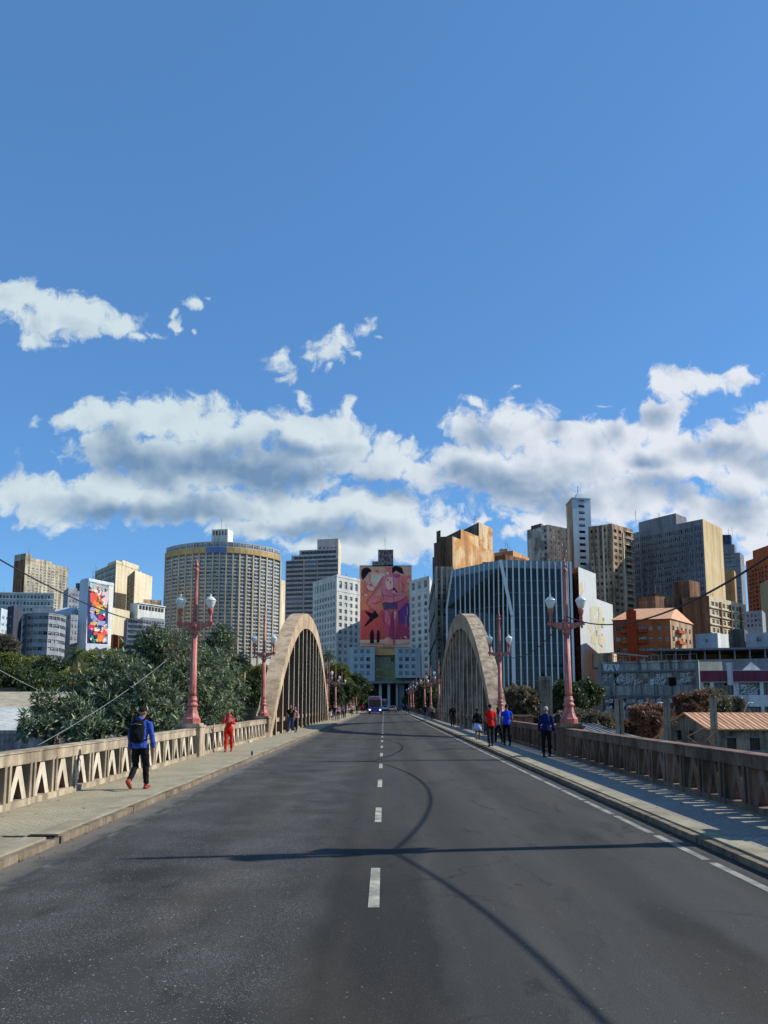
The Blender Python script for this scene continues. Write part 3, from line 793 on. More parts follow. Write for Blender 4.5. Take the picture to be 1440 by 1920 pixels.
def place_windows(t, slots, most):
    off = Vector(WORLD[t.name])
    order = sorted(slots, key=lambda q: -(q[0][2]*q[0][3])/max(1, q[0][0].length_squared))
    vis = [q for q in order if q[0][1].cross(Vector((0, 0, 1))).dot(CAM-q[0][0]) > 0]; hid = [q for q in order if q not in vis] if len(order) < 150 else []
    rest = MB(); rmats = []; 
    for k, (q, style) in enumerate(vis+hid):
        o, r, w, h = q
        data, mbb, ms = random.choice(pane_variants(style))
        ang = math.atan2(r.y, r.x)
        if k < most:
            ob = bpy.data.objects.new('window', data); COL.objects.link(ob); ob.parent = t
            ob.location = o-off; ob.rotation_euler = (0, 0, ang); ob.scale = (w, 1, h)
        else:
            idx = []
            for m in ms:
                if m not in rmats: rmats.append(m)
                idx.append(rmats.index(m))
            kk = len(rest.v); n = r.cross(Vector((0, 0, 1)))
            for (a, b, c) in mbb.v:
                v = o+r*(a*w)-n*b+Vector((0, 0, c*h)); rest.v.append(tuple(v))
            for f, m in zip(mbb.f, mbb.m): rest.f.append(tuple(kk+i for i in f)); rest.m.append(idx[m]); rest.sm.append(False)
    if rest.v:
        ob = rest.build('small_windows', rmats, t); ob['kind'] = 'stuff'
def xy(px, d, py=1200): p = at(px, py, d); return Vector((p.x, p.y, 0))
def corner(l, c, r, py=1150):
    """plan of a block seen over its near corner: (px, distance) of its left end, corner, right end"""
    a, b, d = xy(*l, py), xy(*c, py), xy(*r, py)
    return [a, b, d, a+d-b]
def acs(s, n, seed, zr, edges, mat=None):
    rd = random.Random(seed); mat = mat or FR_W
    sl = [q for q, st in s.slots]
    rd.shuffle(sl); k = 0; me = None
    for o, r, w, h in sl:
        nrm = r.cross(Vector((0, 0, 1)))
        if nrm.dot(CAM-o) < 0: continue
        if k >= n: break
        if me is None:
            mb = MB(); mb.box(-.45, -.4, 0, .45, .35, .55); mb.box(-.3, -.43, .08, .3, -.4, .47); ob = mb.build('air_conditioner', mat, s.t); me = ob.data
        else: ob = bpy.data.objects.new('air_conditioner', me); COL.objects.link(ob); ob.parent = s.t
        p = o+nrm*.25+r*(w*rd.uniform(.2, .8))-Vector((0, 0, .62))
        ob.location = p-Vector(WORLD[s.t.name]); ob.rotation_euler = (0, 0, math.atan2(r.y, r.x)); k += 1
    return s
# ---- materials of the city
M_TAN = surf('render_tan', RGB(204, 192, 166), .9, RGB(132, 118, 98), .7, .06, .7, RGB(72, 60, 46), .1, fine=1.2)
M_CREAM = surf('render_cream', RGB(226, 212, 180), .9, RGB(184, 168, 136), .5, .07, .3, RGB(120, 100, 74), .1, fine=1.2)
M_OCHRE = surf('render_ochre', RGB(196, 150, 96), .9, RGB(140, 100, 64), .6, .08, .4, RGB(90, 62, 40), .1, fine=1.2)
M_BLUEG = surf('render_bluegrey', RGB(160, 166, 172), .85, RGB(118, 124, 132), .5, .08, .3, None, .1, fine=1.2)
M_WHITE = surf('render_white', RGB(222, 222, 212), .85, RGB(176, 178, 172), .5, .08, .35, RGB(110, 112, 108), .1, fine=1.5)
M_PALEB = surf('render_paleblue', RGB(196, 210, 218), .85, RGB(160, 178, 190), .5, .08, .2, None, .1, fine=1.5)
M_OFFICE = surf('render_mauve', RGB(206, 190, 182), .85, RGB(174, 160, 154), .5, .08, .3, None, .1, fine=1.5)
M_DARK = surf('render_sooty', RGB(124, 116, 108), .9, RGB(64, 58, 56), .85, .09, .7, RGB(26, 24, 24), .1, fine=1.5)
M_SLATE = surf('render_slate', RGB(140, 142, 146), .85, RGB(102, 104, 110), .6, .09, .4, None, .1, fine=1.5)
M_ORANGE = surf('render_orange', RGB(204, 146, 92), .9, RGB(160, 98, 48), .85, .09, .55, RGB(226, 196, 150), .15, fine=1.5, lo=.35)
M_PEEL = surf('render_peeling', RGB(204, 144, 84), .9, RGB(228, 196, 148), .9, .11, .6, RGB(120, 80, 46), .2, fine=2, lo=.48, hi=.56)
M_BROWN = surf('render_brown', RGB(164, 120, 88), .9, RGB(100, 74, 58), .85, .1, .8, RGB(40, 32, 28), .15, fine=2)
M_BEIGE = surf('render_beige', RGB(212, 182, 146), .9, RGB(140, 110, 86), .85, .12, .85, RGB(60, 48, 40), .15, fine=2)
M_BRICK = surf('render_brickorange', RGB(198, 104, 58), .9, RGB(160, 78, 44), .7, .15, .5, RGB(100, 56, 36), .15, fine=2)
M_RED = surf('render_red', RGB(188, 72, 38), .9, RGB(150, 58, 34), .6, .2, .4, None, .1, fine=2)
M_TILE = None
def tile_mat(name, col, col2, rowh=.35, ang=0):
    m, nt, b, out = newmat(name)
    p = pos(nt)
    w = nd(nt, 'ShaderNodeTexWave', i={'Vector': mapped(nt, p, (1, 1, 1)), 'Scale': 1/rowh*.16, 'Distortion': .6, 'Detail': 2.0})
    w.bands_direction = 'X'
    c = mixc(nt, ramp(nt, nz(nt, p, .9, 6, .65), [(.35, 0.0), (.7, 1.0)]), col, col2)
    c = mixc(nt, mth(nt, 'MULTIPLY', w.outputs[1], .12), c, tuple(x*.45 for x in col2[:3])+(1,))
    nt.links.new(c, b.inputs['Base Color']); b.inputs['Roughness'].default_value = .85
    bump(nt, b, w.outputs[1], .5, .08)
    return m
M_TILE = tile_mat('roof_tiles', RGB(224, 172, 130), RGB(196, 140, 100))
M_CORR = tile_mat('corrugated_sheet', RGB(190, 176, 150), RGB(140, 128, 106), .25)
M_ZINC = surf('zinc_roof', RGB(150, 156, 158), .6, RGB(108, 114, 118), .6, .4, .2, None, .1)
CITY = 'city buildings beyond the bridge'
def Bz(py, d): return Z(py, d)
BZ = GZ-.5
# ---- far left: tan tower
d = 800
b = Bld('apartment_tower', 'tall tan weathered apartment tower at the far left edge of the skyline', corner((25, 812), (46, d), (127.5, 848), 1080), BZ, Bz(1049, d), [M_TAN, M_BROWN])
b.win(1, 10, 15, (Bz(1136, d), Bz(1055, d)), wf=.5, hf=.55, depth=.3, style=(2, 'w', 'pale')); b.face(0, 1)
p = b.pts; e = (p[2]-p[1])
b.block([p[0], p[1], p[1]+e*.12, p[0]+e*.12], b.z1-.5, Bz(1037, d)); b.block([p[0]+e*.12, p[1]+e*.12, p[1]+e*.6, p[0]+e*.6], b.z1-.5, Bz(1044, d)); b.antenna(p[1].x+2, p[1].y+3, Bz(1037, d), 6, .12).done()
# ---- far-left long white block
d = 430
b = Bld('office_block', 'long low white block with rows of windows below the tan tower', [xy(-60, d), xy(97, d+6), xy(97, d+26), xy(-60, d+20)], BZ, Bz(1109, d), M_WHITE)
b.win(0, 22, 4, (Bz(1160, d), Bz(1111, d)), wf=.66, hf=.5, style=(2, 'g', 'pale'))
for k in range(4): b.band(0, Bz(1112+12*k, d), .5, .35, 'floor_slab')
b.clutter(4, M_WHITE, 3).done()
# ---- rounded grey-blue office with ribbon windows and its dark stair slab
d = 310
cl = []
a0, a1 = xy(40, d+8), xy(90, d)
pts = [xy(41, d+14, 1180), xy(43, d+7, 1180), xy(50, d+2, 1180), xy(62, d, 1180), xy(90, d, 1180), xy(112, d+6, 1180), xy(122, d+13, 1180), xy(124, d+24, 1180), xy(44, d+30, 1180)]
b = Bld('office_block', 'low rounded grey office block with ribbon windows above the park trees', pts, BZ, Bz(1149, d), [M_BLUEG, M_CREAM])
zz = [(Bz(1152+14.6*k+9.0, d), Bz(1152+14.6*k+2.5, d)) for k in range(6)][::-1]
for i in range(7):
    L = b.L(i); n = max(1, round(L/1.9))
    b.win(i, n, 0, u=(.02*L, .98*L), wf=.9, zs=zz, depth=.35, style=(2, 'g', 'mix'), m=0)
    b.band(i, b.z1-.35, .35, .2)
b.block([xy(60, d+4), xy(100, d+6), xy(100, d+16), xy(60, d+16)], b.z1-.5, b.z1+2.4).clutter(4, M_WHITE, 5).done()
b = Bld('stair_tower', 'plain dark slate stair slab beside the rounded grey office block', corner((12, d-2), (24, d-6), (40, d+2), 1180), BZ, Bz(1139, d), surf('render_charcoal', RGB(74, 78, 90), .85, RGB(52, 54, 64), .6, .1, .3, None, .1))
b.win(0, 1, 3, (Bz(1200, d), Bz(1150, d)), wf=.3, hf=.2); b.done()
b = Bld('apartment_block', 'pale low block with a stepped roof at the left frame edge', corner((-40, 340), (0, 335), (17, 345), 1180), BZ, Bz(1140, 335), [M_PALEB, M_WHITE])
b.win(1, 2, 5, (Bz(1215, 335), Bz(1150, 335)), wf=.6, hf=.4).win(0, 4, 5, (Bz(1215, 335), Bz(1150, 335)), wf=.6, hf=.4); b.done()
# ---- blue-grey block left of the painted tower
d = 365
b = Bld('apartment_block', 'narrow blue-grey apartment block tucked behind the left painted tower', corner((117, d+14), (126, d), (152, d+6), 1150), BZ, Bz(1101, d), [M_BLUEG, M_PALEB])
b.win(1, 4, 9, (Bz(1215, d), Bz(1108, d)), wf=.6, hf=.5, style=(2, 'w', 'mix')).win(0, 2, 9, (Bz(1215, d), Bz(1108, d)), wf=.6, hf=.5, style=(2, 'w', 'mix'))
b.block([xy(137, d+4), xy(147, d+4), xy(147, d+10), xy(137, d+10)], b.z1-.5, Bz(1091, d), mat=M_DARK); b.done()
b = Bld('apartment_block', 'small white building with a slanted pale roof in front of the blue-grey block', [xy(92, 345), xy(131, 345), xy(131, 358), xy(92, 358)], BZ, Bz(1150, 345), M_WHITE)
b.win(0, 6, 1, (Bz(1149, 345)-3.6, Bz(1149, 345)-.6), wf=.6, hf=.6, style=(2, 'd', 'dark'))
mb = MB(); q = b.pts; zt = b.z1
mb.poly([(q[0].x, q[0].y-.2, zt), (q[1].x, q[1].y-.2, zt), (q[1].x, q[1].y+6, zt+3.4), (q[0].x+4, q[0].y+6, zt+3.4)]); mb.poly([(q[0].x, q[0].y-.2, zt), (q[0].x+4, q[0].y+6, zt+3.4), (q[0].x, q[0].y+12, zt)]); mb.poly([(q[1].x, q[1].y-.2, zt), (q[1].x, q[1].y+12, zt), (q[1].x, q[1].y+6, zt+3.4)])
mb.build('roof', M_PALEB, b.t); b.done()
# ---- white tower with the colourful painting on its lit flank
d = 330
pts = [xy(147.5, d+10, 1140), xy(150, d+4, 1140), xy(156, d+1, 1140), xy(164, d, 1140), xy(211.5, d+14, 1140), xy(204, d+26, 1140)]
b = Bld('painted_tower', 'slim pale blue tower with a bright swirling painting on its sunlit flank', pts, BZ, Bz(1084, d), [M_PALEB, M_WHITE])
b.face(3, 1)
b.band(3, Bz(1090, d), 1.0, .15).band(3, BZ+.1, Bz(1209, d+7)-BZ, .15, 'base_course')
b.clutter(3, M_WHITE, 9)
b.antenna(pts[2].x+2, pts[2].y+4, b.z1, 5).antenna(pts[3].x+1, pts[3].y+5, b.z1, 7)
b.done()
A_, B_ = b.pts[3], b.pts[4]
def torn(px, py, rx, ry, seed, n=46):
    q = random.Random(seed); ph = [q.uniform(0, 6.28) for _ in range(6)]; o = []
    for k in range(n):
        a = 2*math.pi*k/n; w = 1+sum(.16/(m*.55+.6)*math.sin(a*(m+2)+ph[m]) for m in range(6))+q.uniform(-.09, .09); o.append((px+rx*w*math.cos(a), py+ry*w*math.sin(a)))
    return o
def wallpaint(t, A, B, pieces, name='painting', step=.03):
    """flat paint: pieces (colour, [(u, z)...]) in wall metres, each a hair prouder than the last"""
    A, B = Vector((A[0], A[1], 0)), Vector((B[0], B[1], 0)); r = (B-A).normalized(); n = r.cross(Vector((0, 0, 1)))
    mb = MB(); mats = []
    for k, (mt, pl) in enumerate(pieces):
        if mt not in mats: mats.append(mt)
        q = (.02 if step else .035)+step*k
        mb.poly([tuple(A+r*u+n*q+Vector((0, 0, z))) for u, z in pl], mats.index(mt))
    o = mb.build(name, mats, t)
    bm = bmesh.new(); bm.from_mesh(o.data); bmesh.ops.triangulate(bm, faces=bm.faces)
    bm.normal_update()
    for f in bm.faces:
        if f.normal.dot(n) < 0: f.normal_flip()
    bm.to_mesh(o.data); bm.free()
    return o
def pt(name, r, g, bl): return surf('paint_'+name, RGB(r, g, bl), .85, tuple(x*.8 for x in RGB(r, g, bl)[:3])+(1,), .5, .25, .25, None, .05, fine=2)
LW = (B_-A_).length
def mpx(pts_, A, B, dA, dB):
    """photograph pixels on the wall -> (u, z)"""
    o = []
    L = (B-A).length; r = (B-A)/L
    for px, py in pts_:
        k = (at(px, py, 1)-CAM); k.y = 1
        # intersect the vertical plane through A along r
        n = r.cross(Vector((0, 0, 1))); dv = Vector((k.x, 1, at(px, py, 1).z-CAM.z))
        t = (Vector((A.x, A.y, 0))-Vector((0, 0, 0))).dot(n)/Vector((dv.x, dv.y, 0)).dot(n)
        pnt = Vector((dv.x*t, dv.y*t, CAM.z+dv.z*t)); o.append(((pnt-Vector((A.x, A.y, pnt.z))).dot(r), pnt.z))
    return o
def z1px(l): return [(x/4, 980+y/4) for x, y in l]
def blobz(cx, cy, rx, ry, n=14, wob=.15, a0=0):
    return [(cx+rx*math.cos(2*math.pi*k/n+a0)*(1+wob*math.sin(3*k+cx)), cy+ry*math.sin(2*math.pi*k/n+a0)*(1+wob*math.cos(2*k+cy))) for k in range(n)]
pieces = []
def pp(mt, l): pieces.append((mt, mpx(z1px(l), A_, B_, d, d)))
pp(pt('navy', 44, 56, 104), [(655, 600), (668, 440), (815, 470), (806, 912), (652, 905)])
pp(pt('mint', 150, 196, 186), [(672, 445), (700, 452), (760, 470), (812, 490), (816, 560), (760, 500), (700, 505), (672, 520)])
pp(pt('pinkwhite', 224, 190, 190), blobz(788, 560, 26, 60)); pp(pt('coral', 222, 92, 70), blobz(720, 560, 46, 62)); pp(pt('white', 232, 226, 214), blobz(742, 520, 18, 26)); pp(pt('orange', 232, 132, 60), blobz(735, 605, 40, 26))
pp(pt('lilac', 150, 160, 204), [(672, 660), (690, 610), (712, 640), (705, 690), (740, 735), (792, 740), (775, 775), (710, 760), (680, 715)])
pp(pt('gold', 224, 176, 96), blobz(752, 655, 42, 38, wob=.3)); pp(pt('teal', 40, 132, 150), blobz(765, 672, 26, 18)); pp(pt('crimson', 196, 48, 84), blobz(762, 708, 30, 22))
pp(pt('crimson', 196, 48, 84), blobz(688, 785, 28, 26)); pp(pt('pinkwhite', 224, 190, 190), blobz(790, 800, 18, 42)); pp(pt('gold', 224, 176, 96), blobz(700, 755, 26, 14)); pp(pt('coral', 222, 92, 70), blobz(755, 830, 42, 36)); pp(pt('white', 232, 226, 214), blobz(722, 800, 22, 16))
pp(pt('emerald', 44, 150, 124), blobz(702, 868, 24, 32)); pp(pt('orange', 232, 132, 60), blobz(752, 868, 26, 30)); pp(pt('lilac', 150, 160, 204), blobz(790, 875, 12, 24))
q_ = random.Random(77); cols_ = [pt('white', 0, 0, 0), pt('gold', 0, 0, 0), pt('teal', 0, 0, 0), pt('coral', 0, 0, 0), pt('navy', 0, 0, 0), pt('pinkwhite', 0, 0, 0)]
for k in range(46):
    x, y = q_.uniform(672, 800), q_.uniform(470, 890); pp(cols_[k % 6], blobz(x, y, q_.uniform(4, 13), q_.uniform(4, 15), 9, .3, k))
for k in range(16):
    a = math.pi*(.15+.75*k/15); pp(cols_[0 if k % 2 else 5], [(742+20*math.cos(a), 505-20*math.sin(a)), (742+64*math.cos(a), 505-56*math.sin(a)), (742+66*math.cos(a+.07), 505-56*math.sin(a+.07))])
wallpaint(b.t, A_, B_, pieces, 'painting', .012)
# ---- cream towers behind
d = 450
b = Bld('apartment_tower', 'large cream tower with dark ribbon balconies on one side and a blank sunlit end', corner((177, d+30), (216, d), (259, d+26), 1100), BZ, Bz(1055, d), [M_CREAM, M_TAN])
b.win(0, 1, 10, (Bz(1170, d), Bz(1060, d)), u=(.3, b.L(0)*.97), wf=.96, hf=.52, depth=.6, style=(8, 'w', 'blue'), m=1)
p = b.pts; b.block([p[0]+(p[2]-p[1])*.25, p[1]+(p[2]-p[1])*.25, p[2], p[3]], b.z1-.5, Bz(1046, d)); b.block([p[0]*.4+p[1]*.6, p[1], p[1]+(p[2]-p[1])*.3, p[0]*.4+p[1]*.6+(p[2]-p[1])*.3], b.z1-.5, Bz(1050, d)).clutter(3, None, 2).done()
d = 420
b = Bld('apartment_tower', 'cream and ochre tower half hidden by the larger cream tower', corner((238, d+22), (252, d), (285, d+22), 1100), BZ, Bz(1069, d), [M_CREAM, M_OCHRE])
b.win(0, 2, 10, (Bz(1165, d), Bz(1075, d)), wf=.35, hf=.45, m=1, style=(1, 'b', 'dark')).clutter(2, None, 8).done()
# ---- low blocks before the cream towers
d = 350
b = Bld('apartment_block', 'sunlit cream low block just right of the painted tower', corner((203, d+12), (210, d), (242, d+14), 1180), BZ, Bz(1139, d), [M_CREAM, M_OCHRE]); b.win(0, 2, 6, (Bz(1215, d), Bz(1145, d)), wf=.4, hf=.5, m=1).done()
b = Bld('apartment_block', 'small terracotta coloured block standing low by the park trees', corner((208, 330), (212, 326), (232, 338), 1200), BZ, Bz(1189, 326), M_BRICK); b.done()
d = 365
b = Bld('apartment_block', 'white rooftop building with a flat shaded terrace left of the curved hotel', corner((244, d+4), (258, d), (309, d+16), 1150), BZ, Bz(1130, d), [M_WHITE, M_OCHRE])
b.win(1, 8, 1, (Bz(1143, d), Bz(1133, d)), wf=.85, hf=.8, depth=1.0, style=(1, 'd', 'dark')); b.band(1, b.z1-.3, .5, .6, 'roof_slab'); b.block([xy(266, d+9), xy(300, d+14), xy(300, d+22), xy(266, d+20)], b.z1-.5, b.z1+3, mat=M_BEIGE).done()
d = 320
b = Bld('office_block', 'grey office block with ribbon windows at the foot of the curved hotel', corner((232, d+10), (238, d), (268, d+3), 1180), BZ, Bz(1159, d), [M_SLATE, M_WHITE])
zz = [(Bz(1162+9.5*k+6, d), Bz(1162+9.5*k, d)) for k in range(6)][::-1]
b.win(1, 3, 0, zs=zz, wf=.96, depth=.4, style=(6, 'g', 'blue')).done()
b = Bld('office_block', 'beige and white stepped block in front of the curved hotel', corner((262, d+18), (266, d+14), (309, d+22), 1180), BZ, Bz(1157, d+14), [M_BLUEG, M_BEIGE])
b.win(1, 8, 5, (Bz(1212, d+14), Bz(1160, d+14)), wf=.8, hf=.5, style=(3, 'g', 'blue')).done()
# ---- curved hotel
d = 520
N = 17; arc = []
for k in range(N+1):
    s = k/N; px = 310+214.5*s
    arc.append(xy(px, d-26*(1-(2*s-1)**2)**.8+4+10*s, 1080))
M_HOT = surf('hotel_grey', RGB(186, 186, 180), .7, RGB(150, 152, 152), .5, .1, .2, None, .1)
M_HOTY = surf('hotel_mullion', RGB(204, 190, 158), .85, RGB(164, 152, 126), .6, .1, .4, None, .1)
pts = arc+[arc[-1]+Vector((-5, 30, 0)), arc[0]+Vector((-2, 30, 0))]
b = Bld('curved_hotel', 'wide curved high-rise hotel with a yellow band under its crown of windows', pts, BZ, Bz(1040, d-10), [M_HOT, M_WHITE])
zt = Bz(1040, d-10); fl = (zt-Bz(1215, d-10))/25; zz = []
for k in range(28):
    z = zt-fl*(k+1)
    if z < BZ+2: break
    zz.append((z+fl*.38, z+fl*.97))
zz = zz[::-1]
SP = MB()
for i in range(N):
    L = b.L(i)
    b.win(i, 2, 0, zs=zz, u=(.10*L, .90*L), wf=.94, depth=.35, style=(2, 'g', 'blue'))
    A, Bq = b.pts[i], b.pts[i+1]; r = (Bq-A).normalized(); n = r.cross(Vector((0, 0, 1)))
    for k, (za, zb) in enumerate(zz):
        for u in (.3, .7):
            if random.random() < .72:
                c = A+r*L*u+n*.1; SP.obox((c.x, c.y, za-fl*.17), r*(L*.10), n*.12, (0, 0, fl*.10))
    b.rib(i, 0, BZ, zt, .95, .6, 'mullion', M_HOTY)
b.rib(N-1, b.L(N-1), BZ, zt, 1.2, .8, 'mullion', M_HOTY)
o = SP.build('spandrel_panels', M_WHITE, b.t); o['kind'] = 'stuff'
M_HOTB = surf('hotel_band', RGB(200, 172, 116), .8, RGB(160, 136, 94), .5, .1, .3, None, .1)
M_HOTC = surf('hotel_band_blue', RGB(110, 140, 190), .8, RGB(90, 116, 160), .4, .1, .2, None, .1)
zb0, zb1 = zt, Bz(1030, d-10); zc1 = Bz(1019.5, d-10)
for i in range(N): b.band(i, zb0, zb1-zb0, .9, 'crown_band', M_HOTC if i in (6, 7, 8) else M_HOTB)
cr = Bld('x', 'x', [p for p in b.pts], zb1, zc1, [M_HOT])
COLq = cr.t
for i in range(N):
    L = cr.L(i); cr.win(i, 4, 1, (zb1+.3, zc1-.3), wf=.75, hf=.85, style=(1, 'w', 'blue'))
cr.t.parent = None
tmp = cr.t; cr.t = b.t; cr.wallname = 'crown_storey'; cr.done(windows=0); bpy.data.objects.remove(tmp)
pr = [xy(397, d-14, 1000), xy(427, d-16, 1000), xy(437, d-8, 1000), xy(407, d-4, 1000)]
ph = Bld('x', 'x', pr, zc1-.5, Bz(993, d-14), [M_WHITE]); tmp = ph.t
ph.win(0, 5, 1, (Bz(1005, d-14), Bz(995, d-14)), wf=.55, hf=.85, style=(1, 'd', 'dark')); ph.t = b.t; ph.wallname = 'machine_room'; ph.done(windows=0); bpy.data.objects.remove(tmp)
b.antenna(pr[0].x+6, pr[0].y+2, Bz(993, d-14), 9, .12); b.antenna(pr[0].x+9, pr[0].y+3, Bz(993, d-14), 5, .1)
b.done(windows=100)
b = Bld('apartment_block', 'thin pale yellow block squeezed between the hotel and the mauve offices', corner((505, 585), (522, 580), (540, 592), 1120), BZ, Bz(1086, 580), M_CREAM); b.win(0, 2, 9, (Bz(1170, 580), Bz(1092, 580))).done()
# ---- mauve office tower, stepped top
d = 480
pts = corner((535, d+8), (634, d), (638.5, d+20), 1100)
b = Bld('office_tower', 'mauve office tower with ribbon windows and a stepped top', pts, BZ, Bz(1047, d), [M_OFFICE, M_CREAM])
L0 = b.L(0); fl = (Bz(1047, d)-Bz(1047+8.75*14, d))/14
zz = [(Bz(1047, d)-fl*(k+1)+fl*.25, Bz(1047, d)-fl*(k+1)+fl*.82) for k in range(22) if Bz(1047, d)-fl*(k+1) > BZ+2][::-1]
b.win(0, 0, 0, xs=[(L0*.01, L0*.34), (L0*.36, L0*.60), (L0*.61, L0*.985)], zs=zz, depth=.5, style=(9, 'g', 'ribbon')); b.face(1, 1)
for za, zb in zz: b.band(0, za-.5, .35, .35, 'ledge')
p = b.pts; e = p[1]-p[0]; bk = (p[3]-p[0])
def step(u0, u1, z0, z1, rows=1):
    s2 = Bld('x', 'x', [p[0]+e*u0, p[0]+e*u1, p[0]+e*u1+bk, p[0]+e*u0+bk], z0, z1, [M_OFFICE, M_CREAM]); tm = s2.t
    s2.win(0, 0, 0, xs=[(s2.L(0)*.05, s2.L(0)*.95)], zs=[(z0+.4, z1-.9)], depth=.4, style=(9, 'g', 'dark')); s2.face(1, 1)
    s2.t = b.t; s2.wallname = 'setback_storey'; s2.done(windows=9); bpy.data.objects.remove(tm)
step(.11, 1, b.z1, Bz(1038, d)); step(.26, 1, Bz(1038, d), Bz(1028.5, d))
s2 = Bld('x', 'x', [p[0]+e*.60, p[1], p[2], p[0]+e*.60+bk], Bz(1028.5, d), Bz(1009.5, d), [M_OFFICE, M_CREAM]); tm = s2.t
s2.win(0, 5, 1, (Bz(1028, d), Bz(1024, d)), wf=.5, hf=.7, style=(1, 'd', 'dark')); s2.face(1, 1); s2.t = b.t; s2.wallname = 'machine_room'; s2.done(windows=5); bpy.data.objects.remove(tm)
b.antenna(p[0].x+e.x*.8, p[0].y+4, Bz(1009.5, d), 6, .1).done()
# ---- white twin towers with the mural block between
def tower_white(label, pts, ztop, cols0, d):
    b = Bld('office_tower', label, pts, BZ, ztop, [M_WHITE, M_WHITE])
    f = 13.05; zz = []
    for k in range(16): zz.append((Z(1114+f*k+8.2, d), Z(1114+f*k+.6, d)))
    zz = zz[::-1]+[(Z(1102, d), Z(1088, d))]
    zz = [q for q in zz if q[0] > BZ+1]
    for i, n in cols0.items(): b.win(i, n, 0, zs=zz, u=(.05*b.L(i), .95*b.L(i)), wf=.52, depth=.45, style=(2, 'w', 'mix'))
    for i in cols0: b.band(i, ztop-1.1, .35, .2); b.band(i, Z(1108, d), .3, .15, 'string_course')
    b.clutter(2, M_WHITE, len(label)); b.done()
    return b
d = 360
tower_white('white office tower left of the mural, its right face half in sun', corner((586, d+24), (631, d), (675, d+14), 1150), Z(1077, d), {0: 8, 1: 4}, d)
tower_white('white office tower right of the mural, all in shade', corner((768, d+6), (806, d-10), (813, d+24), 1150), Z(1079, d-10), {0: 3}, d-6)
d = 400
pts = [xy(674, d, 1100), xy(772, d, 1100), xy(772, d+30, 1100), xy(674, d+30, 1100)]
M_MUR = surf('mural_wall', RGB(196, 166, 140), .85, RGB(120, 100, 92), .8, .25, .5, RGB(70, 60, 60), .1, fine=2)
b = Bld('mural_building', 'tower block covered by a huge pink and violet mural at the end of the bridge', pts, BZ, Z(1060, d), [M_MUR])
for x0, x1, y1, nm in ((709, 737.5, 1030.5, 'stair_head'), (698, 709, 1052.5, 'tank_room')):
    s2 = Bld('x', 'x', [xy(x0, d-.0, 1050), xy(x1, d-.0, 1050), xy(x1, d+9, 1050), xy(x0, d+9, 1050)], Z(1060, d)-.5, Z(y1, d), [surf('graffiti_wall', RGB(150, 140, 138), .9, RGB(70, 64, 66), .9, .7, .4, None, .1, fine=2.5, lo=.46, hi=.54)]); tm = s2.t
    s2.t = b.t; s2.wallname = nm; s2.done(windows=0); bpy.data.objects.remove(tm)
b.antenna(at(722, 1030, d+4).x, d+4, Z(1031, d), 8, .1); b.done()
A_, B_ = b.pts[0], b.pts[1]; pieces = []
def z8(l): return [(640+x/8, 1020+y/8) for x, y in l]
def pq(mt, l): pieces.append((mt, mpx(z8(l), A_, B_, d, d)))
P_SAND = pt('sand', 222, 168, 138); P_OR = pt('mural_orange', 230, 138, 108); P_RO = pt('mural_rose', 214, 98, 98); P_MA = pt('mural_magenta', 182, 78, 124); P_VI = pt('mural_violet', 116, 76, 150)
P_SK = pt('mural_peach', 244, 192, 172); P_SK2 = pt('mural_salmon', 228, 128, 124); P_PK = pt('mural_pink', 234, 134, 148); P_PK2 = pt('mural_deep_pink', 210, 100, 136); P_BK = pt('mural_black', 34, 30, 40); P_GR = pt('mural_grey', 96, 84, 120); P_WH = pt('mural_white', 236, 214, 196); P_MN = pt('mural_mint', 206, 214, 190)
pq(P_SAND, [(272, 500), (274, 345), (1056, 335), (1050, 560), (1046, 800), (640, 850), (278, 780)]); pq(P_SK2, [(640, 345), (760, 350), (780, 480), (1040, 470), (1046, 620), (900, 600), (700, 470)]); pq(P_OR, [(276, 560), (420, 600), (470, 760), (278, 770)])
pq(P_OR, [(285, 760), (420, 740), (600, 800), (1040, 760), (1040, 1000), (285, 1060)])
pq(P_RO, [(285, 1000), (500, 960), (800, 1040), (1040, 900), (1040, 1440), (285, 1440)])
pq(P_MA, [(600, 1060), (860, 1000), (1040, 1040), (1040, 1440), (640, 1440), (660, 1250)])
pq(P_VI, [(850, 960), (960, 860), (1035, 900), (1040, 1200), (870, 1190)])
pq(P_WH, [(283, 1440), (1045, 1430), (1050, 1545), (505, 1530), (283, 1530)])
pq(P_SAND, [(300, 1490), (560, 1470), (700, 1510), (1045, 1480), (1045, 1505), (700, 1530)])
pq(P_SK, [(430, 470), (470, 420), (640, 440), (700, 520), (610, 640), (520, 700), (400, 700), (365, 640), (430, 560)])      # left back
pq(P_MN, [(480, 500), (610, 470), (560, 570), (500, 600)])
pq(P_SK2, [(620, 480), (650, 560), (560, 700), (470, 800), (400, 900), (370, 870), (440, 760), (540, 600)])               # reaching arm
pq(P_BK, [(296, 440), (310, 380), (370, 350), (430, 370), (455, 410), (410, 430), (375, 480), (325, 540), (300, 500)])
pq(P_PK, [(640, 480), (760, 460), (900, 560), (910, 700), (860, 760), (960, 760), (985, 790), (860, 850), (760, 880), (640, 870), (600, 760), (620, 600)])
pq(P_SK, [(680, 500), (760, 500), (790, 640), (700, 700), (660, 600)])
pq(P_SK2, [(860, 560), (920, 560), (930, 720), (860, 740), (810, 640)])
pq(P_BK, [(760, 350), (830, 328), (910, 360), (935, 455), (870, 430), (820, 400), (765, 440)])
pq(P_PK2, [(770, 440), (860, 440), (890, 480), (830, 515), (770, 490)])
pq(P_SK2, [(370, 880), (470, 800), (600, 770), (610, 860), (520, 900), (600, 1000), (560, 1040), (430, 960)])
pq(P_PK, [(400, 880), (540, 810), (590, 820), (460, 900)])
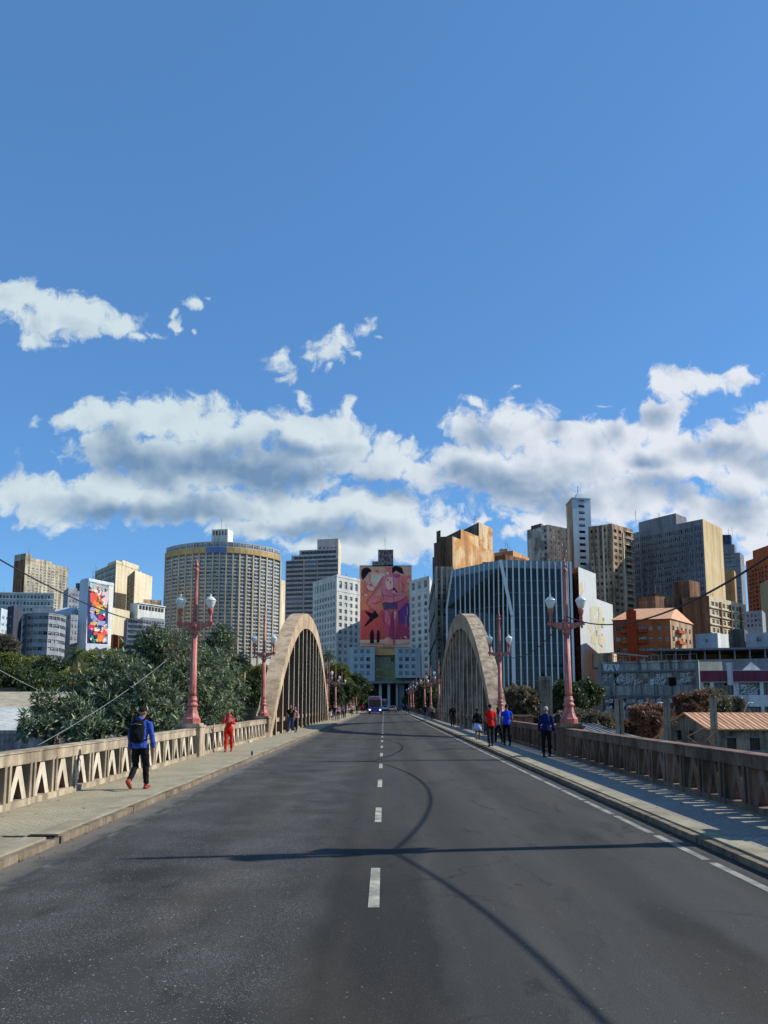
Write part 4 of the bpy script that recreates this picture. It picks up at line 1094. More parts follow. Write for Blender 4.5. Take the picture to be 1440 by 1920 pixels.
pq(P_GR, [(610, 880), (760, 890), (880, 860), (850, 980), (700, 970), (640, 1000)])
pq(P_PK2, [(840, 860), (960, 800), (1010, 850), (900, 960), (850, 1010)])
pq(P_PK2, [(640, 990), (750, 980), (745, 1200), (720, 1440), (640, 1440), (660, 1240)])
pq(P_PK, [(660, 1000), (720, 1010), (745, 1160), (725, 1230), (650, 1150)])
pq(P_PK2, [(770, 1000), (860, 990), (858, 1150), (820, 1400), (770, 1440), (790, 1180)])
pq(P_SK, [(790, 1010), (830, 1020), (800, 1140), (785, 1150)])
pq(P_SK, [(560, 1490), (680, 1400), (740, 1400), (760, 1490), (640, 1500)])
pq(P_SK2, [(770, 1440), (810, 1440), (815, 1510), (770, 1520)])
pq(P_BK, [(340, 1000), (470, 1040), (500, 990), (560, 1080), (470, 1140), (360, 1240), (350, 1220), (430, 1110)])
pq(P_BK, [(430, 1340), (455, 1280), (475, 1290), (490, 1340), (488, 1490), (430, 1490)])
pq(P_BK, [(530, 1350), (545, 1290), (560, 1295), (575, 1340), (572, 1470), (530, 1480)])
pq(P_BK, [(770, 660), (800, 660), (850, 735), (820, 720), (800, 690), (770, 690)])
pq(P_VI, [(780, 515), (785, 515), (786, 1530), (780, 1530)])
for k in range(0):
    x = 300+80*k; pq(M_DARK if k % 3 else P_RO, [(x, 400+13*(k % 4)), (x+34, 395), (x+30, 418), (x+44, 446), (x+12, 440)]) if not 430 < x < 900 or k == 7 else None
for k in range(26):
    q_ = random.Random(200+k); x, y = q_.choice(((q_.uniform(300, 420), q_.uniform(560, 760)), (q_.uniform(920, 1030), q_.uniform(480, 780)), (q_.uniform(480, 700), q_.uniform(330, 430)), (q_.uniform(300, 600), q_.uniform(1150, 1400)), (q_.uniform(880, 1030), q_.uniform(1150, 1420)), (q_.uniform(660, 840), q_.uniform(520, 720))))
    pq(q_.choice((P_SK, P_SK2, P_PK2, P_WH, P_RO)), [(x, y), (x+q_.uniform(16, 40), y+q_.uniform(-14, 14)), (x+q_.uniform(20, 50), y+q_.uniform(16, 44)), (x+q_.uniform(-12, 14), y+q_.uniform(14, 40))])
P_LN = pt('mural_line', 112, 60, 76)
def ln(l, w=7):
    for (xa, ya), (xb, yb) in zip(l, l[1:]):
        dx, dy = xb-xa, yb-ya; q = math.hypot(dx, dy); nx, ny = -dy/q*w/2, dx/q*w/2; pq(P_LN, [(xa-nx, ya-ny), (xb-nx, yb-ny), (xb+nx*.5, yb+ny*.5), (xa+nx*.5, ya+ny*.5)])
ln([(430, 470), (425, 560), (480, 640), (530, 670)]); ln([(640, 480), (560, 620), (480, 740), (390, 840), (375, 890), (430, 960), (520, 1010)]); ln([(600, 600), (610, 740), (640, 860)]); ln([(370, 640), (400, 700), (470, 716)]); ln([(660, 690), (740, 700), (780, 690)]); ln([(620, 770), (720, 790), (900, 760)]); ln([(640, 880), (760, 890), (880, 860), (980, 790)]); ln([(700, 970), (745, 1160), (725, 1230), (720, 1430)]); ln([(770, 1000), (790, 1150), (775, 1430)]); ln([(858, 1000), (860, 1150), (815, 1430)]); ln([(900, 560), (925, 640), (920, 740)]); ln([(780, 470), (830, 500), (880, 470)]); ln([(450, 880), (520, 900), (590, 860)]); ln([(300, 1500), (420, 1510), (640, 1500)])
for k, (x, y) in enumerate(((330, 560), (360, 600), (310, 640), (345, 690), (940, 640), (975, 700), (950, 560), (990, 600), (310, 720), (960, 480))): pq(P_OR if k % 2 else P_SK2, [(x, y), (x+34, y-6), (x+42, y+22), (x+10, y+30)])
for x, y, h in ((965, 1080, 170), (985, 950, 120), (1018, 1100, 90)): pq(P_WH, [(x, y), (x+7, y), (x+7, y+h), (x, y+h)])
wallpaint(b.t, A_, B_, pieces, 'mural', .008)
b = None
# ---- blue-grey annex over the road end
d = 285
M_ANX = surf('annex_blue', RGB(206, 216, 216), .85, RGB(180, 194, 198), .6, .12, .3, None, .1, fine=2)
M_OLIVE = surf('annex_olive', RGB(172, 166, 112), .8, RGB(140, 134, 92), .6, .15, .3, None, .1)
t = Bld('annex_building', 'low pale blue annex with an olive centre closing the end of the road', [xy(664, d+3), xy(790, d+3), xy(790, d+26), xy(664, d+26)], Z(1277, d), Z(1226, d), [M_OLIVE])
xs0 = at(703, 1250, d+3).x-t.pts[0].x; xs1 = at(741, 1250, d+3).x-t.pts[0].x
t.win(0, 0, 0, xs=[(xs0+.3+k*(xs1-xs0-.6)/5+.12, xs0+.3+(k+1)*(xs1-xs0-.6)/5-.12) for k in range(5)], zs=[(Z(1269, d), Z(1265.5, d)), (Z(1256, d), Z(1252.5, d)), (Z(1247, d), Z(1242, d)), (Z(1240, d), Z(1231, d))], depth=.3, style=(2, 'w', 'mix'))
t.done(windows=40)
for x0, x1, y0, lab in ((655.5, 703, 1213.5, 'l'), (741, 788.5, 1214.5, 'r')):
    wv = [xy(x0, d-1), xy(x1, d-1), xy(x1, d+22), xy(x0, d+22)]
    s2 = Bld('x', 'x', wv, Z(1277, d) if lab == 'l' else Z(1271, d), Z(y0, d), [M_ANX]); tm = s2.t
    s2.win(0, 3, 0, u=(s2.L(0)*(.13 if lab == 'l' else .1), s2.L(0)*(.86 if lab == 'l' else .84)), wf=.6, zs=[(Z(y+6.5, d), Z(y-1.2, d)) for y in (1260, 1247, 1233.5, 1219)], depth=.3, style=(2, 'w', 'mix'))
    s2.band(0, Z(y0, d)-.4, .4, .2); s2.t = t.t; s2.wallname = 'wing'; s2.done(windows=12); bpy.data.objects.remove(tm)
mb = MB(); a, c = at(703, 1228, d), at(741, 1216, d); mb.box(a.x, d+1, Z(1228, d), c.x, d+14, Z(1217, d)); mb.build('orange_parapet', surf('paint_apricot', RGB(244, 184, 116), .8), t.t)
mb = MB(); a, c = at(640, 1282, d), at(800, 1276, d); mb.box(a.x, d-2, Z(1281.5, d), c.x, d+24, Z(1277, d)); mb.build('lintel_slab', M_SLATE, t.t)
for px in (645, 662, 695, 713, 729, 745, 752, 770, 795):
    a = at(px, 1300, d+1); w = 2.4 if px in (645, 662, 695, 752) else 1.0
    mb = MB(); mb.box(a.x-w/2, d+1, 0, a.x+w/2, d+3, Z(1281.5, d)); mb.build('column', M_ANX if w < 2 else M_SLATE, t.t)
mb = MB(); a, c = at(640, 1282, d+20), at(800, 1276, d+20); mb.box(a.x, d+20, -.5, c.x, d+23, Z(1281.5, d)); mb.build('rear_wall', surf('passage_wall', RGB(70, 74, 82), .9), t.t)
mb = MB(); mb.box(-70, YF, -8, 70, 420, -.02); tag(mb.build('plaza', surf('plaza_paving', RGB(110, 106, 102), .9)), kind='structure')
# ---- right of the street: tall dark block with the orange firewall
d = 232
M_FRONT = surf('sooty_front', RGB(184, 172, 156), .9, RGB(100, 92, 86), .8, .12, .7, RGB(54, 48, 46), .2, fine=2)
pts = [xy(804.5, d+70, 1150), xy(817, d, 1150), xy(850, d+1, 1150), xy(929, d+26, 1150), xy(929-20, d+75, 1150)]
b = Bld('art_nouveau_tower', 'tall sooty corner tower with a stepped top and a blank orange side wall', pts, BZ, Z(1062, d), [M_FRONT, M_PEEL, M_BROWN])
b.win(0, 16, 17, (Z(1290, d), Z(1066, d)), wf=.5, hf=.5, depth=.4, style=(2, 'g', 'mix')); b.win(1, 3, 14, (Z(1300, d), Z(1080, d)), wf=.6, hf=.7, depth=.5, style=(2, 'g', 'mix')); b.face(2, 1)
for k in range(4): b.rib(1, b.L(1)*(.04+.307*k), BZ, Z(1062, d), .7, .35, 'pilaster')
for k in range(4): b.band(0, Z(1110+50*k, d+20), .4, .4, 'balcony_ledge')
p = b.pts
def blk(pl, y0, y1, m, nm='setback_storey', dd=d):
    s2 = Bld('x', 'x', pl, y0, y1, m); tm = s2.t; s2.t = b.t; s2.wallname = nm
    return s2, tm
e2 = p[3]-p[2]; up = p[0]-p[1]
s2, tm = blk([p[1]+up*.35+Vector((2, 0, 0)), p[1]+Vector((.6, 2, 0)), p[2]+Vector((0, .2, 0)), p[3]+Vector((0, .4, 0)), p[4]], b.z1-.4, Z(1004, d), [M_BROWN, M_PEEL]); s2.face(2, 1); s2.win(0, 4, 4, wf=.5, hf=.5, style=(2, 'g', 'dark')); s2.done(windows=16); bpy.data.objects.remove(tm)
s2, tm = blk([p[2]+e2*.19+Vector((-4, 12, 0)), p[2]+e2*.19+Vector((0, .6, 0)), p[2]+e2*.62+Vector((0, .6, 0)), p[2]+e2*.62+Vector((-3, 25, 0))], Z(1004, d)-.5, Z(983.5, d), [M_DARK, M_PEEL], 'tank_room'); s2.face(1, 1); s2.done(windows=0); bpy.data.objects.remove(tm)
s2, tm = blk([p[2]+e2*.62+Vector((-4, 12, 0)), p[2]+e2*.62+Vector((0, .5, 0)), p[3]+Vector((-.4, .5, 0)), p[3]+Vector((-6, 22, 0))], Z(1004, d)-.5, Z(985.5, d+22), [M_DARK, surf('render_flaking', RGB(224, 200, 160), .9, RGB(200, 130, 70), .9, .2, .5, RGB(120, 80, 50), .2, fine=2, lo=.5, hi=.58)], 'tank_room'); s2.face(1, 1); s2.done(windows=0); bpy.data.objects.remove(tm)
b.antenna(p[2].x+e2.x*.5, p[2].y+12, Z(984, d), 6); b.antenna(p[2].x+e2.x*.55, p[2].y+14, Z(984, d), 8)
for k, (x0, yy) in enumerate(((812, 1040), (815, 1022), (820, 1010))): b.block([xy(x0, d+30-8*k), xy(x0+8, d+28-8*k), xy(x0+8, d+34-8*k), xy(x0, d+36-8*k)], b.z1-.5, Z(yy, d+25), 'turret', M_DARK)
b.done(windows=100)
b = Bld('apartment_block', 'orange washed low block behind the glass office, right of the orange side wall', [xy(925, 290, 1030), xy(962, 285, 1030), xy(992, 300, 1030), xy(955, 310, 1030)], BZ, Z(1032, 285), [M_ORANGE, M_BEIGE])
b.block([xy(900, 268, 1040), xy(948, 262, 1040), xy(985, 270, 1040), xy(940, 282, 1040)], BZ, Z(1043, 265), 'penthouse', M_BROWN); b.clutter(4, M_BEIGE, 6).done()
# ---- glass office with white fins and a folded front
d = 205
GLT = glassy('curtain_glass', (.016, .027, .030, 1), .05, .32)
GLTOP = glassy('parapet_glass', (.16, .22, .25, 1), .12, .7)
FIN = plain('fin_white', RGB(228, 230, 228), .45, .4)
t = empty('glass_office', (at(960, 1200, d).x, d+10, BZ), 'dark glass office with slender white fins and a folded slanting front', 'building')
ztp = Z(1051, d); zfold = Z(1156, d); zb = BZ
pT = xy(938, d, 1060); pF = xy(961, d-4, 1200); pL = xy(848, d+16, 1080); pR = xy(1071, d+2, 1120)
pLb = xy(838, d+18, 1180)
mb = MB()
pF = xy(961, d, 1200)
v = lambda p, z: (p.x, p.y, z)
zk = Z(1140, d+18)
mb.quad(v(pLb, zb), v(pF, zb), v(pF, zfold), v(pLb, zk)); mb.quad(v(pLb, zk), v(pF, zfold), v(pT, ztp-2), v(pL, ztp-2))
mb.poly([v(pF, zb), v(pR, zb), v(pR, ztp-2), v(pT, ztp-2), v(pF, zfold)])
bk = Vector((6, 26, 0))
mb.poly([v(pR, zb), v(pR+bk, zb), v(pR+bk, ztp-2), v(pR, ztp-2)])
mb.poly([v(pL+bk, zb), v(pLb, zb), v(pLb, zk), v(pL, ztp-2), v(pL+bk, ztp-2)])
mb.poly([v(pR+bk, zb), v(pL+bk, zb), v(pL+bk, ztp-2), v(pR+bk, ztp-2)])
mb.poly([v(pL, ztp-2), v(pT, ztp-2), v(pR, ztp-2), v(pR+bk, ztp-2), v(pL+bk, ztp-2)])
o = mb.build('curtain_wall', GLT, t)
mb = MB()
for a, c in ((pL, pT), (pT, pR), (pR, pR+bk)):
    r = (c-a).normalized(); n = r.cross(Vector((0, 0, 1))); m_ = (a+c)/2; mb.obox((m_.x, m_.y, ztp-.9), r*((c-a).length/2), n*.06, (0, 0, 1.1))
mb.build('parapet', GLTOP, t)
def fin(a, bq, w=.30, out=.34):
    mb = MB(); mb.bar(Vector(a), Vector(bq), w, out, up=(0, -1, 0)); mb.build('fin', FIN, t)
def crease_z(x): return ztp-(ztp-zfold)*(x-pT.x)/(pF.x-pT.x)
px = 853.5
while px < 958:
    q = xy(px, d+16*(961-px)/113, 1080); top = ztp if q.x < pT.x else crease_z(q.x)
    yb = pLb.y+(pF.y-pLb.y)*(q.x-pLb.x)/(pF.x-pLb.x); yt = pL.y+(pT.y-pL.y)*min(1, (q.x-pL.x)/(pT.x-pL.x))
    if q.x < pL.x+.4: top = ztp-1
    fin((q.x, yt-.2, top), (q.x, yb-.2, zb)); px += 8.6
px = 950.0
while px < 1066:
    q = xy(px, d+2*(px-938)/133, 1080); yq = pT.y+(pR.y-pT.y)*(q.x-pT.x)/(pR.x-pT.x)
    fin((q.x, yq-.2, ztp), (q.x, yq-.2, zb if q.x > pF.x else crease_z(q.x)), .36); px += 11.4
fin((pT.x, pT.y-.25, ztp+.1), (pF.x, pF.y-.25, zfold), .8, .6); fin((pF.x, pF.y-.25, zfold+.2), (pF.x, pF.y-.25, zb), .8, .6)
fin((pR.x, pR.y-.2, ztp), (pR.x, pR.y-.2, zb), .6)
fin((pLb.x, pLb.y-.2, zk), (pLb.x, pLb.y-.2, zb), .5); fin((pL.x, pL.y-.2, ztp), (pLb.x, pLb.y-.2, zk), .5)
mb = MB(); fl = 3.4; z = ztp-2-fl
def xat(pA, pB, y): return pA+(pB-pA)*y
while z > zb+1:
    for a, c in ((pLb, pF), (pF, pR)):
        if z > zfold:
            q = (z-zfold)/(ztp-2-zfold); f = pF.lerp(pT, q); aa = pLb.lerp(pL, max(0, min(1, (z-Z(1140, d+18))/(ztp-Z(1140, d+18))))) if a is pLb else f; cc = f if a is pLb else c
        else: aa, cc = a, c
        r = (cc-aa).normalized(); n = r.cross(Vector((0, 0, 1))); m_ = (aa+cc)/2; mb.obox((m_.x+n.x*.0, m_.y+n.y*.0-.02, z), r*((cc-aa).length/2-.1), n*.05, (0, 0, .05))
    z -= fl
mb.build('floor_line', FR_G, t)
mb = MB(); a = xy(905, d+14, 1040); mb.box(a.x, d+14, ztp-2, a.x+9, d+22, ztp+2.2); mb.build('plant_room', M_BROWN, t)
# ---- peeling white side wall
d = 222
pts = [xy(1072, d+6, 1150), xy(1087, d, 1150), xy(1119.5, d+12, 1150), xy(1104, d+20, 1150)]
def mural_wall():
    m, nt, b_, out = newmat('peeling_white')
    p = pos(nt)
    n1 = nz(nt, p, .16, 6, .6, .6); n2 = nz(nt, p, .5, 6, .65, 1.5)
    c = mixc(nt, ramp(nt, n1, [(.60, 0.0), (.62, 1.0)]), RGB(190, 196, 194), RGB(184, 180, 142))
    c = mixc(nt, ramp(nt, n2, [(.66, 0.0), (.68, 1.0)]), c, RGB(224, 190, 144))
    c = mixc(nt, ramp(nt, nz(nt, mapped(nt, p, (1, 1, .1)), 1.2, 5), [(.55, 0.0), (.8, .8)]), c, RGB(120, 118, 110))
    nt.links.new(c, b_.inputs['Base Color']); b_.inputs['Roughness'].default_value = .9
    return m
M_PW = mural_wall()
b = Bld('apartment_block', 'orange apartment block with a tall peeling white side wall right of the glass office', pts, BZ, Z(1063, d), [M_BRICK, M_PW, M_ORANGE])
b.win(0, 2, 15, (Z(1300, d), Z(1068, d)), wf=.62, hf=.5, depth=.5, style=(2, 'd', 'dark')); b.face(1, 1)
p = b.pts
s2 = Bld('x', 'x', [p[2]+Vector((-.2, -.3, 0)), xy(1151, d+26, 1200), xy(1140, d+34, 1200), p[3]], BZ, Z(1123, d+12), [M_BRICK, M_PW]); tm = s2.t; s2.face(0, 1); s2.t = b.t; s2.wallname = 'lower_wall'; s2.done(windows=0); bpy.data.objects.remove(tm)
r = (p[2]-p[1]).normalized(); n = r.cross(Vector((0, 0, 1)))
q_ = xy(1151, d+24, 1200)
fl_ = [(pt('patch_apricot', 224, 184, 140), torn(1104, 1250, 9, 38, 1)), (pt('patch_apricot', 224, 184, 140), torn(1090, 1104, 3, 10, 2))]
for k, (px, py, rx, ry) in enumerate(((1112, 1150, 7, 14), (1122, 1172, 6, 20), (1114, 1196, 5, 12), (1128, 1200, 4, 14), (1106, 1176, 3, 9), (1126, 1145, 4, 7), (1118, 1222, 4, 9), (1132, 1168, 3, 8))): fl_.append((pt('patch_straw', 208, 204, 166), torn(px, py, rx, ry, 10+k)))
for k, (px, py, rx, ry) in enumerate(((1116, 1158, 3, 7), (1124, 1186, 2.5, 7), (1110, 1166, 1.5, 5))): fl_.append((M_PW, torn(px, py, rx, ry, 30+k)))
for k, (m_, l_) in enumerate(fl_): wallpaint(b.t, p[1], q_, [(m_, [(u_-0, z_) for u_, z_ in mpx(l_, p[1], q_, d, d)])], 'flaked_paint', .006 if k < 10 else 0)
b.done()
# ---- white lift tower and its brown neighbours
d = 375
b = Bld('slender_tower', 'slender white tower with one column of windows and a pyramid cap', corner((1063, d+14), (1075, d), (1109, d+2), 1000), BZ, Z(934, d), [M_PALEB, M_BEIGE])
zz = [(Z(946.5+12*k+4.5, d), Z(946.5+12*k-.5, d)) for k in range(11)][::-1]+[(Z(939.5, d), Z(936.5, d))]
b.win(1, 0, 0, xs=[(b.L(1)*.33, b.L(1)*.66)], zs=zz, depth=.3, style=(2, 'd', 'dark')); b.face(0, 1)
p = b.pts
for i in (0, 1): b.band(i, Z(934, d)-.2, .5, .5)
c = b.c; zt = Z(934, d); mb = MB(); h = Z(920, d)-zt
q = [c+(x-c)*.5+Vector((0, -1, 0)) for x in p]; q2 = [c+(x-c)*.24+Vector((0, -1, 0)) for x in p]
for i in range(4):
    j = (i+1) % 4; mb.quad((q[i].x, q[i].y, zt-.4), (q[j].x, q[j].y, zt-.4), (q2[j].x, q2[j].y, zt+h), (q2[i].x, q2[i].y, zt+h))
mb.poly([(x.x, x.y, zt+h) for x in q2]); mb.build('cap', M_PALEB, b.t)
b.antenna(c.x, c.y, zt+h-.2, 5, .15).done()
d = 362
b = Bld('apartment_tower', 'sooty grey and white apartment tower left of the slender white tower', corner((989, d+12), (1028, d), (1068, d+9), 1030), BZ, Z(983.5, d), [M_DARK, surf('render_patched', RGB(190, 186, 176), .9, RGB(120, 108, 92), .85, .1, .6, RGB(70, 60, 52), .1, fine=2, lo=.48, hi=.56)])
L = b.L(0); b.win(0, 0, 0, xs=[(L*.82, L*.95)], zs=spans(7, Z(1065, d), Z(988, d), .5), depth=.6, m=1, style=(1, 'd', 'dark'))
b.win(1, 5, 7, (Z(1065, d), Z(988, d)), wf=.42, hf=.5, style=(1, 'w', 'mix'))
b.block([b.pts[0].lerp(b.pts[1], .2), b.pts[0].lerp(b.pts[1], .7), b.pts[0].lerp(b.pts[1], .7)+Vector((3, 6, 0)), b.pts[0].lerp(b.pts[1], .2)+Vector((3, 6, 0))], b.z1-.5, b.z1+1.5).done()
d = 355
b = Bld('apartment_tower', 'brown and beige apartment tower between the slender tower and the slate slab', corner((1105, d+6), (1150, d), (1189, d+12), 1050), BZ, Z(982, d), [M_BEIGE, M_BROWN, M_CREAM])
b.win(0, 5, 13, (Z(1150, d), Z(986, d)), wf=.45, hf=.5, depth=.35, style=(2, 'd', 'dark'))
L = b.L(1); b.win(1, 0, 0, xs=[(L*.06, L*.2), (L*.28, L*.42), (L*.62, L*.9)], zs=spans(13, Z(1150, d), Z(988, d), .5), depth=.4, style=(2, 'b', 'mix'), m=0)
b.rib(0, b.L(0)*.62, BZ, b.z1, .8, .5, 'pipe_chase', M_CREAM).rib(1, b.L(1)*.5, BZ, b.z1-3, .7, .4, 'pilaster', M_CREAM)
for k in range(13): b.band(1, Z(990+12.5*k, d), .3, .3, 'sill_course', M_CREAM, u0=b.L(1)*.6)
b.clutter(3, None, 12).done()
# ---- slate slab
d = 350
b = Bld('office_slab', 'big slate-grey slab block with a blank sunlit ochre end wall', corner((1187.5, d+30), (1321.5, d), (1357, d+20), 1050), BZ, Z(973, d), [M_SLATE, surf('end_wall_ochre', RGB(222, 202, 156), .9, RGB(196, 160, 104), .7, .06, .5, RGB(150, 110, 66), .1, fine=1.5)])
fl = 12.75; zz = [(Z(983+fl*k+9.6, d), Z(983+fl*k+2.0, d)) for k in range(13)][::-1]
L = b.L(0); xs = []
for a, c, n in ((.012, .10, 3), (.135, .86, 26), (.89, .98, 3)): xs += [(L*x, L*y) for x, y in spans(n, a, c, .62 if n > 3 else .5)]
b.win(0, 0, 0, xs=xs, zs=zz, depth=.35, style=(1, 'd', 'mix')); b.face(1, 1)
for k in range(13): b.band(0, Z(983+fl*k+11.6, d), .3, .3, 'floor_ledge', u0=L*.12, u1=L*.87)
acs(b, 0, 1, 0, 0)
b.rib(0, L*.115, BZ, Z(980, d), .5, .5, 'pilaster').rib(0, L*.875, BZ, Z(980, d), .5, .5, 'pilaster')
p = b.pts; mb = MB(); e = p[1]-p[0]; bk = (p[2]-p[1])
ring = []
for k in range(13):
    s = k/12; u = .02+.58*s; w = .15+.0*s; ring.append(p[0]+e*u+bk*(.15+.1*(1-math.sin(math.pi*s*.5))))
ring += [p[0]+e*.6+bk*.35, p[0]+e*.62+bk*.6, p[0]+e*.3+bk*.85, p[0]+e*.02+bk*.85]
mb.prism([(q.x, q.y) for q in ring], b.z1-.5, Z(967, d+20)); mb.build('curved_penthouse', M_SLATE, b.t)
b.antenna(p[0].x+e.x*.12, p[0].y+2, Z(967, d+20), 6, .12).antenna(p[0].x+e.x*.6, p[0].y, Z(967, d+20), 4, .12)
b.done(windows=100); acs(b, 34, 4, 0, 0)
# ---- stepped tower behind, right
d = 520
b = Bld('office_tower', 'stepped grey office tower rising behind the end wall of the slate slab', corner((1340, d+6), (1391, d), (1398, d+10), 1100), BZ, Z(1036, d), [M_SLATE, M_OCHRE])
b.win(0, 7, 12, (Z(1140, d), Z(1040, d)), wf=.92, hf=.5, style=(2, 'g', 'blue'))
b.block([xy(1340, d+2), xy(1387, d+1), xy(1390, d+10), xy(1340, d+10)], b.z1-.5, Z(1020, d), 'setback_storey'); b.block([xy(1342, d+3), xy(1381, d+3), xy(1383, d+9), xy(1342, d+9)], Z(1020, d)-.2, Z(1001, d), 'setback_storey', surf('render_indigo', RGB(66, 70, 96), .8))
b.antenna(at(1366, 1001, d+5).x, d+5, Z(1001, d), 5, .1).antenna(at(1373, 1001, d+5).x, d+5, Z(1001, d), 6, .1).done()
b = Bld('apartment_block', 'ochre lower block against the stepped grey office tower', corner((1357, 452), (1378, 450), (1381, 460), 1100), BZ, Z(1069, 450), M_OCHRE); b.done()
# ---- orange gridded tower at right edge
d = 300
b = Bld('apartment_tower', 'orange gridded tower cut by the right edge of the frame', corner((1401, d+26), (1466, d), (1510, d+20), 1100), BZ, Z(1030, d), [M_BRICK, M_ORANGE])
b.win(0, 9, 11, (Z(1150, d+10), Z(1050, d)), wf=.62, hf=.62, depth=.45, style=(2, 'b', 'mix')); b.win(1, 5, 11, (Z(1150, d), Z(1050, d)))
b.block([xy(1421, d+20), xy(1466, d+3), xy(1490, d+12), xy(1440, d+30)], b.z1-.5, b.z1+3.4).done()
b = Bld('apartment_block', 'greenish blank walled block at the right edge below the orange gridded tower', corner((1428, 268), (1450, 255), (1500, 270), 1150), BZ, Z(1088, 260), surf('render_sage', RGB(150, 152, 118), .9, RGB(116, 116, 92), .6, .15)); b.done()
# ---- mid right: brown blocks
d = 282
b = Bld('apartment_block', 'brown stained block with a sunlit row of balconied windows below the slate slab', corner((1281, d+6), (1331, d), (1399, d+26), 1150), BZ, Z(1117, d), [M_BROWN, M_CREAM, M_BEIGE])
L = b.L(1); b.win(1, 0, 0, xs=[(L*x, L*y) for x, y in ((.05, .12), (.15, .22), (.34, .41), (.45, .52), (.60, .67), (.72, .79), (.85, .92))], zs=spans(5, Z(1205, d), Z(1122, d), .5), depth=.3, m=1, style=(2, 'w', 'mix'))
for k in range(3): b.rib(1, L*(.27+.27*k), BZ, b.z1-1.5, 1.0, .6, 'pilaster', M_BROWN)
for k in range(5): b.band(1, Z(1139+16*k, d), .3, .5, 'balcony_slab', M_CREAM)
p = b.pts; b.block([xy(1262, d+22, 1100), xy(1293, d+16, 1100), xy(1312, d+22, 1100), xy(1282, d+30, 1100)], BZ, Z(1089, d+18), 'stair_head', M_BROWN).clutter(2, None, 3).done()
b = Bld('apartment_block', 'brown blank wall block behind the orange apartments', corner((1196, 300), (1230, 294), (1280, 302), 1150), BZ, Z(1118, 295), [M_BROWN, M_BEIGE]); b.win(0, 5, 4, (Z(1170, 295), Z(1124, 295)), wf=.4).clutter(4, None, 14).done()
# ---- orange apartments with red stair strip
d = 216
b = Bld('apartment_block', 'orange four-storey apartments with a red ribbed stair strip and hipped tile roof', corner((1149, d+4), (1257, d), (1298, d+16), 1180), BZ, Z(1160, d), [M_BRICK, M_BEIGE])
L = b.L(0); xs = [(L*x, L*y) for x, y in ((.05, .13), (.17, .235), (.30, .405), (.46, .59), (.63, .70), (.78, .85), (.91, .97))]
zz = [(Z(1170+20.6*k+10.5, d), Z(1170+20.6*k+2, d)) for k in range(6)][::-1]
b.win(0, 0, 0, xs=xs, zs=zz, depth=.45, style=(2, 'w', 'mix'), skip=lambda c, r: c in (2,))
L1 = b.L(1); b.win(1, 5, 0, zs=zz, wf=.42, depth=.35, m=1, style=(2, 'w', 'mix'))
u0 = L*.24; 
for k in range(5): b.rib(0, L*(.26+.035*k), BZ, Z(1140+ (0 if k in (1, 2, 3) else 3), d), .5, .9, 'stair_fin', M_RED)
b.rib(0, L*.33, BZ, Z(1144, d), L*.17, .45, 'stair_shaft', M_RED)
for k in range(4):
    for (ua, ub, nm) in ((L*.44, L*.60, 0),):
        b.band(0, Z(1170+20.6*k+15, d), 1.0, 1.1, 'balcony', M_RED, ua, ub)
    b.band(0, Z(1170+20.6*k+15, d), 1.0, .9, 'balcony', M_BRICK, L*.14, L*.24); b.band(1, Z(1170+20.6*k+15, d), .9, 1.1, 'balcony', M_BRICK, L1*.22, L1*.5)
p = b.pts; ze = b.z1; mb = MB(); ov = [b.c+(x-b.c)*1.05 for x in p]; r0, r1 = (ov[0]+ov[3])/2, (ov[1]+ov[2])/2; ra, rb = r0.lerp(r1, .12), r0.lerp(r1, .88); zr = ze+4.2
V = lambda q, z: (q.x, q.y, z)
mb.quad(V(ov[0], ze), V(ov[1], ze), V(rb, zr), V(ra, zr)); mb.poly([V(ov[1], ze), V(ov[2], ze), V(rb, zr)]); mb.quad(V(ov[2], ze), V(ov[3], ze), V(ra, zr), V(rb, zr)); mb.poly([V(ov[3], ze), V(ov[0], ze), V(ra, zr)])
mb.build('roof', M_TILE, b.t); b.done(parapet=.05)
# ================================================================== right-hand low buildings
d = 165
M_ROOFD = surf('roof_deck', RGB(120, 124, 134), .85, RGB(84, 88, 96), .6, .2, .2, None, .1)
b = Bld('car_park', 'long flat roofed open deck with thin posts behind the grey workshop', [xy(1240, d+8, 1220), xy(1470, d, 1220), xy(1480, d+26, 1220), xy(1250, d+30, 1220)], GZ, Z(1234, d), [M_SLATE])
mb = MB(); p = b.pts; mb.prism([(q.x, q.y) for q in [p[0]+Vector((-4, -1.5, 0)), p[1]+Vector((3, -1.5, 0)), p[2], p[3]]], Z(1216.5, d), Z(1213, d)); mb.build('roof', M_ROOFD, b.t)
for k in range(9):
    q = p[0].lerp(p[1], k/8.2); mb = MB(); mb.box(q.x-.12, q.y, Z(1234, d)-.1, q.x+.12, q.y+.3, Z(1216, d)); mb.build('post', FR_G, b.t)
mb = MB(); q0, q1 = p[0]+Vector((1, 14, 0)), p[1]+Vector((-1, 14, 0)); mb.bar((q0.x, q0.y, Z(1225, d)), (q1.x, q1.y, Z(1225, d)), .4, Z(1216.5, d)-Z(1234, d)-.1); mb.build('rear_wall', M_BROWN, b.t)
b.done()
d = 185
b = Bld('brick_house', 'small pale grey block hut with one window on the deck roof', corner((1304, d), (1346, d-3), (1366, d+3), 1200), GZ, Z(1189, d), [M_BLUEG, M_WHITE]); b.win(0, 0, 0, xs=[(b.L(0)*.46, b.L(0)*.55)], zs=[(Z(1205, d), Z(1199, d))], depth=.3, style=(1, 'd', 'dark')); b.win(1, 0, 0, xs=[(b.L(1)*.4, b.L(1)*.65)], zs=[(Z(1205, d), Z(1199, d))], depth=.3, style=(1, 'd', 'dark')); b.face(1, 1); b.done()
